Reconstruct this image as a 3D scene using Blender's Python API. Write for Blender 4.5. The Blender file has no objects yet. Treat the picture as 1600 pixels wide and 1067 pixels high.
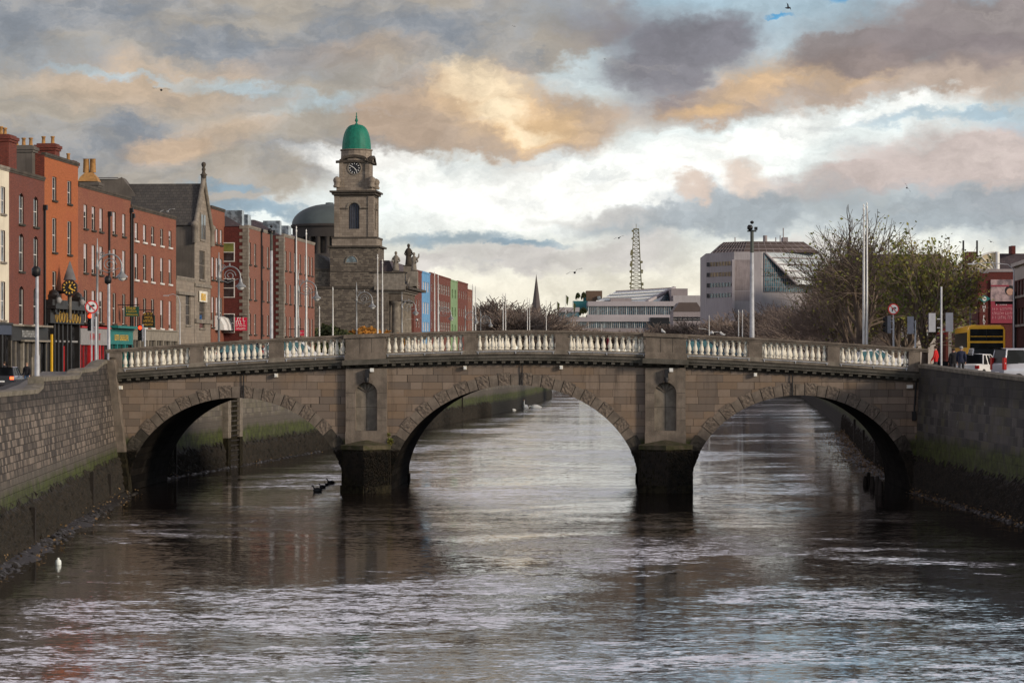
import bpy, bmesh, math, random
from mathutils import Vector, Matrix
PI = math.pi
scene = bpy.context.scene
COL = scene.collection
F = 3990.0            # focal length in photo pixels (1600 wide)
EYE = 7.3             # eye height over the water, metres
# ---------------------------------------------------------------- camera
cam = bpy.data.cameras.new('camera')
cam.sensor_width = 36.0
cam.lens = 36.0 * F / 1600.0
cam.shift_y = 26.5 / 1600.0
cam.clip_start = 0.5
cam.clip_end = 20000
camo = bpy.data.objects.new('camera', cam)
camo.location = (0, 0, EYE)
camo.rotation_euler = (PI / 2, 0, 0)
COL.objects.link(camo)
scene.camera = camo
scene.view_settings.view_transform = 'Standard'
scene.view_settings.look = 'None'
scene.view_settings.exposure = 0.0
scene.view_settings.gamma = 1.0
# ---------------------------------------------------------------- node helper
class S:
    def __init__(s, nt, sock): s.nt, s.s = nt, sock
    def _m(s, op, b=None, c=None):
        n = s.nt.nodes.new('ShaderNodeMath'); n.operation = op
        for i, v in enumerate((s, b, c)):
            if v is None: continue
            if isinstance(v, S): s.nt.links.new(v.s, n.inputs[i])
            else: n.inputs[i].default_value = v
        return S(s.nt, n.outputs[0])
    def __add__(s, b): return s._m('ADD', b)
    def __radd__(s, b): return s._m('ADD', b)
    def __sub__(s, b): return s._m('SUBTRACT', b)
    def __rsub__(s, b): return (s * -1.0) + b
    def __mul__(s, b): return s._m('MULTIPLY', b)
    def __rmul__(s, b): return s._m('MULTIPLY', b)
    def __truediv__(s, b): return s._m('DIVIDE', b)
    def mx(s, b): return s._m('MAXIMUM', b)
    def mn(s, b): return s._m('MINIMUM', b)
    def pw(s, b): return s._m('POWER', b)
    def sm(s, lo, hi, a=0.0, b=1.0):
        n = s.nt.nodes.new('ShaderNodeMapRange'); n.interpolation_type = 'SMOOTHSTEP'
        s.nt.links.new(s.s, n.inputs[0])
        n.inputs[1].default_value = lo; n.inputs[2].default_value = hi
        n.inputs[3].default_value = a; n.inputs[4].default_value = b
        return S(s.nt, n.outputs[0])
def comb(nt, x, y, z=0.0):
    n = nt.nodes.new('ShaderNodeCombineXYZ')
    for i, v in enumerate((x, y, z)):
        if isinstance(v, S): nt.links.new(v.s, n.inputs[i])
        else: n.inputs[i].default_value = v
    return n.outputs[0]
def sep(nt, v):
    n = nt.nodes.new('ShaderNodeSeparateXYZ'); nt.links.new(v, n.inputs[0])
    return [S(nt, o) for o in n.outputs]
def noise(nt, v, scale, detail=4.0, rough=0.55, dist=0.0, col=False, dim='3D'):
    n = nt.nodes.new('ShaderNodeTexNoise'); n.noise_dimensions = dim
    if v is not None: nt.links.new(v, n.inputs['Vector'])
    n.inputs['Scale'].default_value = scale; n.inputs['Detail'].default_value = detail
    n.inputs['Roughness'].default_value = rough; n.inputs['Distortion'].default_value = dist
    return n.outputs['Color'] if col else S(nt, n.outputs['Fac'])
def lin(c):
    return tuple((v / 255.0 / 12.92) if v / 255.0 < 0.04045 else ((v / 255.0 + 0.055) / 1.055) ** 2.4 for v in c)
def mixc(nt, a, b, f, typ='MIX'):
    n = nt.nodes.new('ShaderNodeMix'); n.data_type = 'RGBA'; n.blend_type = typ
    if isinstance(f, S): nt.links.new(f.s, n.inputs[0])
    else: n.inputs[0].default_value = f
    for i, v in ((6, a), (7, b)):
        if isinstance(v, (tuple, list)): n.inputs[i].default_value = (*v[:3], 1)
        else: nt.links.new(v, n.inputs[i])
    return n.outputs[2]
# ---------------------------------------------------------------- sky
SUN_EL, SUN_AZ = math.radians(16), math.radians(120)   # azimuth clockwise from the viewing direction (+Y)
def build_world():
    w = bpy.data.worlds.new('World'); scene.world = w; w.use_nodes = True
    nt = w.node_tree; nt.nodes.clear()
    out = nt.nodes.new('ShaderNodeOutputWorld'); bg = nt.nodes.new('ShaderNodeBackground')
    bg.inputs[1].default_value = 0.1
    nt.links.new(bg.outputs[0], out.inputs[0])
    sky = nt.nodes.new('ShaderNodeTexSky'); sky.sky_type = 'NISHITA'; sky.sun_disc = False
    sky.sun_elevation = SUN_EL; sky.sun_rotation = SUN_AZ
    tc = nt.nodes.new('ShaderNodeTexCoord')
    dx, dy, dz = sep(nt, tc.outputs['Generated'])
    az = dx._m('ARCTAN2', dy)
    el = dz._m('ARCTAN2', (dx * dx + dy * dy)._m('SQRT'))
    X = az * 39.9 + 8.0           # sky chart: 1 unit = 1.436 degrees
    Y = el * -39.9 + 5.6
    p0 = comb(nt, X * 0.55, Y)
    wc = noise(nt, p0, 0.75, 5.0, 0.55, col=True)
    wx, wy, wz = sep(nt, wc)
    wc2 = noise(nt, comb(nt, X * 0.7 + 31.0, Y), 3.4, 5.0, 0.6, col=True)
    vx, vy, vz = sep(nt, wc2)
    ux, uy, _u = sep(nt, noise(nt, comb(nt, X * 0.8 + 11.0, Y * 1.1), 9.0, 5.0, 0.62, col=True))
    x = X + (wx - 0.5) * 1.5 + (vx - 0.5) * 0.6 + (ux - 0.5) * 0.20
    y = Y + (wy - 0.5) * 1.1 + (vy - 0.5) * 0.42 + (uy - 0.5) * 0.16
    tex = noise(nt, comb(nt, x * 0.5 + 7.0, y * 0.9), 1.6, 9.0, 0.66)
    tex2 = noise(nt, comb(nt, x * 0.35 + 70.0, y), 0.9, 5.0, 0.55)
    shade = tex.sm(0.28, 0.72, 0.80, 1.16) * vz.sm(0.25, 0.75, 0.95, 1.05)
    def blob(cx, cy, rx, ry, rot=0.0):
        c, s_ = math.cos(math.radians(rot)), math.sin(math.radians(rot))
        ax = x - cx; ay = y - cy
        if rot: ax, ay = ax * c + ay * s_, ay * c - ax * s_
        a = ax / rx; b = ay / ry
        return (1.0 - (a * a + b * b)).mx(0.0)
    def blobs(L):
        r = None
        for b in L:
            q = blob(*b); r = q if r is None else r + q
        return r
    def layer(base, color, L, lo, hi, amp=0.9, k=1.0, t=tex):
        d = blobs(L); d = d + (t - 0.5) * amp * d.mn(0.7) * 2.4
        a = d.sm(lo - 0.10, hi * 1.3 + 0.38) * k
        return mixc(nt, base, color, a)
    def c(r, g, b, m=1.0):
        l = lin((r, g, b)); return tuple(v * m * 10 for v in l)
    # clear air: nishita above, thin bright veil near the horizon
    veil = mixc(nt, c(244, 238, 220), c(240, 248, 246), Y.sm(4.6, 3.2))
    base = mixc(nt, sky.outputs[0], c(160, 194, 216), 0.8)
    base = mixc(nt, veil, base, (Y + (tex2 - 0.5) * 2.0).sm(2.4, -0.2) * 0.85)
    o = base
    # high overcast sheet: top left and everything above the frame
    sheetm = (Y + (tex2 - 0.5) * 2.4 + (X - 8.0).mx(0.0) * 0.12).sm(-0.2, -1.6)
    sheetc = mixc(nt, c(184, 178, 194), c(226, 218, 222), tex.sm(0.35, 0.68))
    o = mixc(nt, o, sheetc, sheetm * 0.95)
    lift = Y.sm(-0.2, -1.8, 1.0, 2.2) * Y.sm(-8.0, -15.0, 1.0, 0.45)  # unseen sky above the frame boosted to brighten the water, zenith dimmed
    # broad grey-beige mass at upper left
    d = blobs([(1.6, 1.7, 5.6, 2.2, 0), (0.2, 2.4, 5.0, 1.6, 0), (4.2, .5, 5.5, 1.35, 0), (4.8, 1.95, 2.2, .75, 4), (7.6, .3, 2.6, .9, 0), (-4, 1.5, 5, 3, 0)])
    d = d + (tex - 0.5) * 0.9 * d.mn(0.6)
    gb = mixc(nt, c(138, 146, 156), c(182, 174, 162), tex2.sm(0.36, 0.60))
    gb = mixc(nt, gb, c(170, 169, 168), tex.sm(0.45, 0.7) * 0.55)
    o = mixc(nt, o, gb, d.sm(0.05, 0.5))
    # warm patches in it
    o = layer(o, c(214, 184, 152), [(2.2, 1.4, 2.4, .6, 0), (3.2, 2.2, 1.6, .4, -8), (2.6, 2.45, .9, .35, 0), (5.1, .95, 2.0, .35, -4)], 0.1, 0.9, k=.75)
    # pale blue breaks
    o = layer(o, c(178, 208, 222), [(3.6, 1.38, 1.5, .16, 8), (5.3, 1.62, 1.3, .22, -12), (1.6, 1.15, 1.2, .10, 6)], 0.15, 0.9, k=.8)
    o = layer(o, c(132, 146, 160), [(4.7, 1.08, 1.5, .42, 6), (.6, .95, 1.6, .3, 0), (9.0, .3, 1.8, .5, 0)], 0.1, 0.9, k=.75)
    # gold cloud
    o = layer(o, c(188, 166, 146), [(6.6, 1.75, 1.3, .75, 0), (8.0, 1.7, 1.5, .85, 10), (9.2, 1.95, 1.0, .6, 0), (7.3, 1.95, 1.9, .55, 4)], 0.05, 0.55, k=.95)
    o = layer(o, c(236, 200, 154), [(7.7, 1.6, 1.4, .72, 10), (8.6, 2.0, .9, .48, 0)], 0.08, 0.8, k=.9)
    o = layer(o, c(254, 234, 200), [(7.6, 1.3, .95, .42, 10), (7.8, 1.75, .7, .26, 0), (8.3, 2.05, .5, .2, 0)], 0.0, .85, k=.95)
    # pink/gold band on the right
    o = layer(o, c(192, 172, 156), [(12.2, 1.35, 2.2, .62, -8), (10.8, 1.75, 1.2, .45, -6), (13.8, 1.3, 1.6, .5, 0), (15.6, 1.4, 1.6, .5, 4)], 0.05, 0.5, k=.95)
    o = layer(o, c(232, 194, 146), [(11.8, 1.35, 1.6, .38, -16), (13.3, 1.25, .9, .28, 0), (10.8, 1.8, .8, .2, 0)], 0.1, 0.9, k=.85)
    # dark purple masses
    o = layer(o, c(122, 116, 124), [(10.2, .6, 1.8, .8, 0), (11.1, .65, 1.3, .6, 0), (10.2, 1.35, 1.0, .65, 0)], 0.0, 0.8, k=.88)
    o = layer(o, c(148, 136, 134), [(14.6, .65, 2.6, .72, 0), (16.5, .5, 2.5, 1.1, 0), (13.3, .95, 1.1, .45, 0)], 0.05, 0.55, k=.93)
    o = layer(o, c(128, 118, 122), [(14.4, .75, 1.4, .4, 0), (16.0, .8, 1.2, .3, 0)], 0.1, 0.9, k=.6)
    # deep blue hole at the top right
    o = layer(o, c(88, 165, 214), [(13.35, -.02, .75, .17, -4), (12.2, .35, .35, .06, 0)], 0.1, 0.6, amp=.5)
    # bright core
    o = layer(o, c(255, 254, 248, 1.12), [(10.2, 2.75, 3.2, .62, -4), (12.3, 2.1, 1.5, .42, -14), (7.0, 2.75, 2.2, .45, 0), (5.6, 2.5, 1.2, .3, 0), (9.0, 3.3, 4.0, .5, 0), (14.3, 1.75, 1.2, .18, -10)], 0.12, 0.7, amp=.6, k=.8)
    # right middle cloud bank
    o = layer(o, c(204, 188, 182), [(14.8, 2.55, 2.1, .62, -4), (16.2, 2.9, 2.2, .9, 0), (13.0, 3.0, 1.6, .35, -4)], 0.05, 0.5, k=.92)
    o = layer(o, c(150, 178, 196), [(14.4, 1.92, 1.5, .13, -3), (16.0, 1.95, 1.2, .3, 0)], 0.1, 0.8, k=.75)
    o = layer(o, c(158, 168, 176), [(13.6, 3.35, 3.2, .42, 0), (11.2, 3.35, 1.4, .42, 0), (9.7, 3.55, 1.3, .3, 0), (16, 3.5, 2.2, .5, 0)], 0.05, 0.6, k=.85)
    o = layer(o, c(214, 192, 176), [(11.6, 2.9, .55, .3, 0), (10.7, 3.1, .4, .2, 0)], 0.08, 0.6, k=.8)
    # low bands
    o = layer(o, c(205, 200, 196), [(7.4, 4.05, 1.5, .35, 0), (8.8, 4.1, 1.2, .3, 0), (10.1, 3.9, 1.0, .35, 0), (12.6, 3.9, 1.5, .3, 0), (6.2, 4.2, .9, .3, 0)], 0.08, 0.6, k=.85)
    o = layer(o, c(140, 164, 180), [(7.0, 3.72, 1.7, .17, 2), (8.2, 3.85, .9, .10, 0), (3.6, 3.05, .8, .12, 6), (4.1, 3.4, 1.3, .14, 0)], 0.05, 0.6, amp=.5, k=.88)
    o = layer(o, c(212, 204, 196), [(9.3, 3.45, 1.2, .16, 0), (8.2, 2.55, .9, .15, 0)], 0.1, 0.8, k=.6)
    wisp = noise(nt, comb(nt, x * 0.22 + y * .12, y * 1.5 + 20.0), 1.5, 8.0, 0.65)
    o = mixc(nt, o, c(176, 182, 190), wisp.sm(.54, .74) * Y.sm(0.2, 1.6) * .42)
    o = mixc(nt, o, c(250, 240, 226), (1.0 - wisp).sm(.56, .74) * .14)
    o = mixc(nt, o, c(112, 108, 116), Y.sm(-8.0, -22.0) * .9)
    o = mixc(nt, o, comb(nt, shade * lift, shade * lift, shade * lift), 1.0, 'MULTIPLY')
    nt.links.new(o, bg.inputs[0])
    w.cycles.sampling_method = 'MANUAL'; w.cycles.sample_map_resolution = 512
build_world()
def build_sun():
    l = bpy.data.lights.new('sun', 'SUN'); l.energy = 3.3; l.angle = math.radians(10); l.color = (1.0, 0.84, 0.66)
    o = bpy.data.objects.new('sun', l); COL.objects.link(o)
    d = Vector((math.sin(SUN_AZ) * math.cos(SUN_EL), math.cos(SUN_AZ) * math.cos(SUN_EL), math.sin(SUN_EL)))
    o.rotation_euler = d.to_track_quat('Z', 'Y').to_euler()
    o.location = d * 50 + Vector((0, 100, 0))
build_sun()
# ---------------------------------------------------------------- materials
MATS = {}
def mat(name, col, rough=0.8, metal=0.0, var=0.25, vs=3.0, bump=0.0, bs=20.0, emit=0.0, alpha=1.0, col2=None, spec=0.3, streak=0.0):
    """plain surface with soft colour variation; col is linear base colour"""
    if name in MATS: return MATS[name]
    m = bpy.data.materials.new(name); m.use_nodes = True; nt = m.node_tree
    b = nt.nodes['Principled BSDF']
    b.inputs['Roughness'].default_value = rough; b.inputs['Metallic'].default_value = metal
    b.inputs['Specular IOR Level'].default_value = spec
    tc = nt.nodes.new('ShaderNodeTexCoord').outputs['Object']
    c2 = col2 or tuple(v * (1 - var) for v in col)
    n = noise(nt, tc, vs, 5.0, 0.6)
    c = mixc(nt, col, c2, n.sm(0.35, 0.65))
    if streak:
        x, y, z = sep(nt, tc)
        st = noise(nt, comb(nt, x * 5.0, y * 5.0, z * 0.35), 1.0, 4.0, 0.6)
        k = st.sm(0.4, 0.75) * streak
        c = mixc(nt, c, tuple(v * 0.35 for v in col), k)
    nt.links.new(c, b.inputs['Base Color'])
    if bump:
        bn = nt.nodes.new('ShaderNodeBump'); bn.inputs['Strength'].default_value = bump; bn.inputs['Distance'].default_value = 0.05
        nt.links.new(noise(nt, tc, bs, 4.0, 0.6).s, bn.inputs['Height']); nt.links.new(bn.outputs[0], b.inputs['Normal'])
    if emit:
        b.inputs['Emission Color'].default_value = (*col, 1); b.inputs['Emission Strength'].default_value = emit
    MATS[name] = m
    return m
def masonry(name, c1, c2, mortar, bw, bh, ms=0.02, rough=0.88, var=0.5, bump=0.6, offset=0.5, blotch=None, grime=0.35, bias=0.0, band=None, squash=1.0, white=0.0, mott=0.0):
    """brick/ashlar from the UVs (metres).  band: (z levels) weed and algae zones of a river wall"""
    if name in MATS: return MATS[name]
    m = bpy.data.materials.new(name); m.use_nodes = True; nt = m.node_tree
    b = nt.nodes['Principled BSDF']; b.inputs['Roughness'].default_value = rough; b.inputs['Specular IOR Level'].default_value = 0.25
    tcn = nt.nodes.new('ShaderNodeTexCoord'); uv = tcn.outputs['UV']; ob = tcn.outputs['Object']
    br = nt.nodes.new('ShaderNodeTexBrick'); br.offset = offset; br.squash = squash; br.squash_frequency = 2
    u, v, _ = sep(nt, uv)
    wob = noise(nt, uv, 0.9, 2.0)
    uu = comb(nt, u + (wob - 0.5) * (bw * 0.25), v + (wob - 0.5) * (bh * 0.14), 0.0)
    nt.links.new(uu, br.inputs['Vector'])
    br.inputs['Color1'].default_value = (*c1, 1); br.inputs['Color2'].default_value = (*c2, 1); br.inputs['Mortar'].default_value = (*mortar, 1)
    br.inputs['Scale'].default_value = 1.0; br.inputs['Mortar Size'].default_value = ms; br.inputs['Mortar Smooth'].default_value = 0.15
    br.inputs['Bias'].default_value = bias; br.inputs['Brick Width'].default_value = bw; br.inputs['Row Height'].default_value = bh
    c = br.outputs['Color']
    if mott:
        # running courses of random-length stones, each with its own tone
        row = (v / bh)._m('FLOOR')
        def wn(a, b_):
            n = nt.nodes.new('ShaderNodeTexWhiteNoise'); n.noise_dimensions = '2D'; nt.links.new(comb(nt, a, b_), n.inputs['Vector']); return S(nt, n.outputs['Value'])
        uo = u / bw + wn(row, row * 0.0 + 3.0) * 7.0
        uo = uo + (noise(nt, comb(nt, uo * .9, row * 5.3), 1.0, 0.0) - .5) * 1.3
        cell = uo._m('FLOOR'); fu = uo - cell; fv = v / bh - row
        t = wn(cell, row + 11.0)
        e = ms / bw * 1.1
        mo = fu.sm(0, e) * (1.0 - fu).sm(0, e) * fv.sm(0, ms / bh * 1.1) * (1.0 - fv).sm(0, ms / bh * 1.1)
        c = mixc(nt, c2, c1, t.sm(.5 - .5 * mott, .5 + .5 * mott)); t2 = wn(cell + 40.0, row)
        if blotch: c = mixc(nt, c, blotch, t2.sm(.75, .85) * .6)
        c = mixc(nt, mortar, c, mo)
    big = noise(nt, uv, 0.35, 5.0, 0.6); fine = noise(nt, uv, 6.0, 5.0, 0.65)
    c = mixc(nt, c, tuple(v * (1 - var) for v in c1), fine.sm(0.4, 0.75) * (0.3 if mott else 0.7))
    if blotch: c = mixc(nt, c, blotch, big.sm(0.48, 0.70) * 0.6)
    st = noise(nt, comb(nt, u * 2.2, v * 0.22), 1.0, 5.0, 0.65)
    c = mixc(nt, c, tuple(v * 0.3 for v in c1), st.sm(0.5, 0.8) * grime)
    if white:
        c = mixc(nt, c, (.42, .40, .36), noise(nt, comb(nt, u * 1.1 + 9, v * 1.4), 1.0, 5.0, .7).sm(.60, .72) * white)
    hs = (mo if mott else (S(nt, br.outputs['Fac']) * -1.0 + 1.0)) + fine * 0.5
    if band:
        ox, oy, oz = sep(nt, ob)
        zz = oz + (noise(nt, comb(nt, u * .8, v * 0.15), 1.0, 4.0) - 0.5) * 0.9
        plain, gtop, gbot = band
        c = mixc(nt, c, tuple(v * .42 for v in c2), zz.sm(4.9, 5.5) * (.0 if name == 'granite_ashlar' else .6))
        c = mixc(nt, c, (.075, .066, .056), zz.sm(plain + .1, plain - .25) * 0.85)
        g = mixc(nt, (.026, .030, .010), (.054, .070, .014), noise(nt, uv, 1.7, 5.0, .7).sm(.4, .62))
        c = mixc(nt, c, g, zz.sm(gtop + .35, gtop - .15) * noise(nt, uv, .9, 4.0).sm(.25, .55, .45, .95))
        c = mixc(nt, c, (.016, .014, .010), zz.sm(gbot + .25, gbot - .35) * .97)
    nt.links.new(c, b.inputs['Base Color'])
    bn = nt.nodes.new('ShaderNodeBump'); bn.inputs['Strength'].default_value = bump; bn.inputs['Distance'].default_value = 0.03
    nt.links.new(hs.s, bn.inputs['Height']); nt.links.new(bn.outputs[0], b.inputs['Normal'])
    MATS[name] = m
    return m
def glass(name, col, rough=0.12, spec=0.8):
    if name in MATS: return MATS[name]
    m = bpy.data.materials.new(name); m.use_nodes = True; nt = m.node_tree
    b = nt.nodes['Principled BSDF']; b.inputs['Roughness'].default_value = rough; b.inputs['Specular IOR Level'].default_value = spec
    tc = nt.nodes.new('ShaderNodeTexCoord').outputs['Object']
    nt.links.new(mixc(nt, col, tuple(v * .35 for v in col), noise(nt, tc, 1.3, 3.0).sm(.4, .6)), b.inputs['Base Color'])
    MATS[name] = m
    return m
# ---------------------------------------------------------------- mesh builder
def V3(*a): return Vector(a)
class MB:
    def __init__(s): s.v = []; s.f = []; s.m = []; s.mats = []; s.sm = []
    def mi(s, m):
        if m not in s.mats: s.mats.append(m)
        return s.mats.index(m)
    def face(s, pts, m, smooth=False):
        i = len(s.v); s.v += [tuple(p) for p in pts]; s.f.append(tuple(range(i, i + len(pts)))); s.m.append(s.mi(m)); s.sm.append(smooth)
    def grid(s, rows, m, smooth=False, closed=False):
        n = len(rows[0]); i = len(s.v)
        for r in rows: s.v += [tuple(p) for p in r]
        k = s.mi(m)
        for a in range(len(rows) - 1):
            for b in range(n if closed else n - 1):
                b2 = (b + 1) % n
                s.f.append((i + a * n + b, i + a * n + b2, i + (a + 1) * n + b2, i + (a + 1) * n + b)); s.m.append(k); s.sm.append(smooth)
    def box(s, x0, x1, y0, y1, z0, z1, m, M=None, taper=None):
        P = [V3(x, y, z) for z in (z0, z1) for (x, y) in ((x0, y0), (x1, y0), (x1, y1), (x0, y1))]
        if taper is not None:
            cx, cy = (x0 + x1) / 2, (y0 + y1) / 2
            for p in P[4:]: p.x = cx + (p.x - cx) * taper; p.y = cy + (p.y - cy) * taper
        if M is not None: P = [M @ p for p in P]
        i = len(s.v); s.v += [tuple(p) for p in P]; k = s.mi(m)
        for q in ((3, 2, 1, 0), (4, 5, 6, 7), (0, 1, 5, 4), (1, 2, 6, 5), (2, 3, 7, 6), (3, 0, 4, 7)):
            s.f.append(tuple(i + j for j in q)); s.m.append(k); s.sm.append(False)
    def prism(s, poly, axis, a, b, m, M=None):
        """poly: 2-D points; axis 'x','y','z' is the extrusion direction from a to b"""
        def mk(p, t):
            q = {'x': V3(t, p[0], p[1]), 'y': V3(p[0], t, p[1]), 'z': V3(p[0], p[1], t)}[axis]
            return M @ q if M is not None else q
        A = [mk(p, a) for p in poly]; B = [mk(p, b) for p in poly]; n = len(poly)
        s.face(A[::-1], m); s.face(B, m)
        for i in range(n):
            j = (i + 1) % n; s.face([A[i], A[j], B[j], B[i]], m)
    def tube(s, pts, r, m, n=8, M=None, cap=True, smooth=True):
        pts = [Vector(p) for p in pts]
        if M is not None: pts = [M @ p for p in pts]
        if not isinstance(r, (list, tuple)): r = [r] * len(pts)
        rows = []
        for i, p in enumerate(pts):
            d = (pts[min(i + 1, len(pts) - 1)] - pts[max(i - 1, 0)]).normalized()
            u = d.orthogonal().normalized() if i == 0 else (u - d * u.dot(d)).normalized()
            w = d.cross(u)
            rows.append([p + (u * math.cos(2 * PI * k / n) + w * math.sin(2 * PI * k / n)) * r[i] for k in range(n)])
        s.grid(rows, m, smooth, True)
        if cap: s.face(rows[0][::-1], m); s.face(rows[-1], m)
    def lathe(s, prof, m, c=(0, 0, 0), n=12, M=None, smooth=True, cap=True, ph=0.0):
        rows = []
        for (r, z) in prof:
            row = [V3(c[0] + r * math.cos(2 * PI * (k + ph) / n), c[1] + r * math.sin(2 * PI * (k + ph) / n), c[2] + z) for k in range(n)]
            rows.append([M @ p for p in row] if M is not None else row)
        s.grid(rows, m, smooth, True)
        if cap: s.face(rows[0][::-1], m); s.face(rows[-1], m)
    def mesh(s, name):
        me = bpy.data.meshes.new(name); me.from_pydata(s.v, [], s.f)
        for m in s.mats: me.materials.append(m)
        for p, k, sm in zip(me.polygons, s.m, s.sm): p.material_index = k; p.use_smooth = sm
        uvl = me.uv_layers.new(name='UVMap').data
        for p in me.polygons:
            n = p.normal
            if abs(n.z) > 0.75:
                for li in p.loop_indices:
                    co = me.vertices[me.loops[li].vertex_index].co; uvl[li].uv = (co.x, co.y)
            else:
                h = math.hypot(n.x, n.y); tx, ty = -n.y / h, n.x / h
                for li in p.loop_indices:
                    co = me.vertices[me.loops[li].vertex_index].co; uvl[li].uv = (co.x * tx + co.y * ty, co.z)
        return me
    def build(s, name, parent=None, loc=None):
        o = bpy.data.objects.new(name, s.mesh(name)); COL.objects.link(o)
        if parent is not None: o.parent = parent
        if loc is not None: o.location = loc
        return o
def tag(o, label=None, cat=None, group=None, kind=None):
    if label: o['label'] = label
    if cat: o['category'] = cat
    if group: o['group'] = group
    if kind: o['kind'] = kind
    return o
def empty(name, loc=(0, 0, 0), rz=0.0, label=None, cat=None, group=None):
    o = bpy.data.objects.new(name, None); COL.objects.link(o); o.location = loc; o.rotation_euler = (0, 0, rz)
    o.empty_display_size = 0.5
    return tag(o, label, cat, group)
def copy_tree(o, parent=None):
    c = o.copy(); COL.objects.link(c)
    if parent is not None: c.parent = parent
    for ch in list(o.children): copy_tree(ch, c)
    return c
def place(proto, used, loc, rz=0.0, label=None, sc=None):
    """first call moves the prototype itself, later calls copy the thing with its parts"""
    if not used: used.append(1); o = proto
    else: o = copy_tree(proto)
    o.location = loc; o.rotation_euler = (0, 0, rz)
    if sc: o.scale = (sc, sc, sc)
    if label: o['label'] = label
    return o
def at(px, py, Y): return Vector(((px - 800) * Y / F, Y, EYE - (py - 560) * Y / F))
def text_mesh(mb, txt, size, m, M, depth=0.01, font_w=None):
    """flat extruded lettering, M maps (x right, z up, y into the wall)"""
    cu = bpy.data.curves.new('t', 'FONT'); cu.body = txt; cu.size = size; cu.align_x = 'CENTER'; cu.align_y = 'CENTER'; cu.extrude = depth; cu.resolution_u = 2
    ob = bpy.data.objects.new('t', cu); me = ob.to_mesh()
    k = mb.mi(m); i = len(mb.v)
    for v in me.vertices: mb.v.append(tuple(M @ V3(v.co.x * (font_w or 1.0), -v.co.z, v.co.y)))
    for p in me.polygons: mb.f.append(tuple(i + j for j in p.vertices)); mb.m.append(k); mb.sm.append(False)
    ob.to_mesh_clear(); bpy.data.objects.remove(ob); bpy.data.curves.remove(cu)
def RZ(a): return Matrix.Rotation(a, 4, 'Z')
def TR(*a): return Matrix.Translation(Vector(a))
# common materials
granite = masonry('granite_ashlar', (.215, .166, .130), (.128, .102, .084), (.030, .025, .020), .95, .40, .016, blotch=(.18, .122, .078), grime=.8, var=.4, mott=1.0, band=(3.0, 2.75, 1.9))
granite_plain = mat('granite_dressed', (.178, .146, .118), .88, var=.4, vs=1.3, bump=.4, bs=14, streak=.35)
granite_pale = mat('granite_pale', (.215, .185, .150), .88, var=.4, vs=1.6, bump=.3, streak=.45)
mortar_dk = mat('mortar_dark', (.040, .034, .028), .9)  # dark mortar showing in the joints between the voussoirs
granite_grey = mat('granite_grey_green', (.098, .089, .075), .9, col2=(.058, .054, .043), vs=1.4, bump=.4, streak=.35)
granite_dark = mat('granite_sooty', (.058, .050, .040), .9, var=.5, vs=1.6, bump=.4, streak=.4)
verm = mat('granite_vermiculated', (.175, .140, .112), .9, var=.45, vs=9, bump=.8, bs=16, streak=.2)
moss_cap = mat('mossy_cap', (.085, .070, .045), .95, col2=(.042, .044, .016), vs=2.2, bump=.6, streak=.3)
baluster_m = mat('baluster_stone', (.74, .70, .60), .8, var=.35, vs=3.5, streak=.25)
weed_stone = mat('pier_stone_weedy', (.030, .026, .016), .8, col2=(.010, .009, .007), vs=3.5, bump=1.0, bs=8, streak=.5)
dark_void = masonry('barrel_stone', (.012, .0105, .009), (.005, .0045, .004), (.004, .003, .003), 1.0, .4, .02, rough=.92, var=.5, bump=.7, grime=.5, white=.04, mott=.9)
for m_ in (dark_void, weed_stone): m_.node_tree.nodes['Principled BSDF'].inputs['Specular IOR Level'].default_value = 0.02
black_m = mat('black_paint', (.012, .012, .014), .5, var=.3)
white_m = mat('white_paint', (.70, .70, .68), .5, var=.12)
galv = mat('galvanised_steel', (.46, .47, .50), .45, .3, var=.2, vs=2)
gold_m = mat('gilt_paint', (.70, .42, .06), .45, var=.2)

def strokes(mb, w, h, m, M, seed=1, th=.012):
    """a line of lettering too small to read: groups of short upright strokes"""
    rnd = random.Random(seed); x = -w / 2; g = h * .62
    while x < w / 2 - g * .5:
        if rnd.random() < .16: x += g * .6; continue
        ww = g * rnd.uniform(.5, .8); mb.box(x, x + ww * .32, -th, 0, -h / 2, h / 2, m, M)
        zz = rnd.choice((h * .5 - h * .16, -h * .5, -h * .08)); mb.box(x + ww * .32, x + ww, -th, 0, zz, zz + h * .16, m, M); x += ww + g * .28
# ================================================================ RIVER AND GROUND
YB, YR = 140.0, 152.6           # front and rear faces of the bridge
SK = 0.037                       # skew of the bridge axis
def prof(pts):
    def f(t):
        if t <= pts[0][0]: return pts[0][1]
        for (a, b), (c, d) in zip(pts, pts[1:]):
            if t <= c: return b + (d - b) * (t - a) / (c - a)
        return pts[-1][1]
    return f
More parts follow.
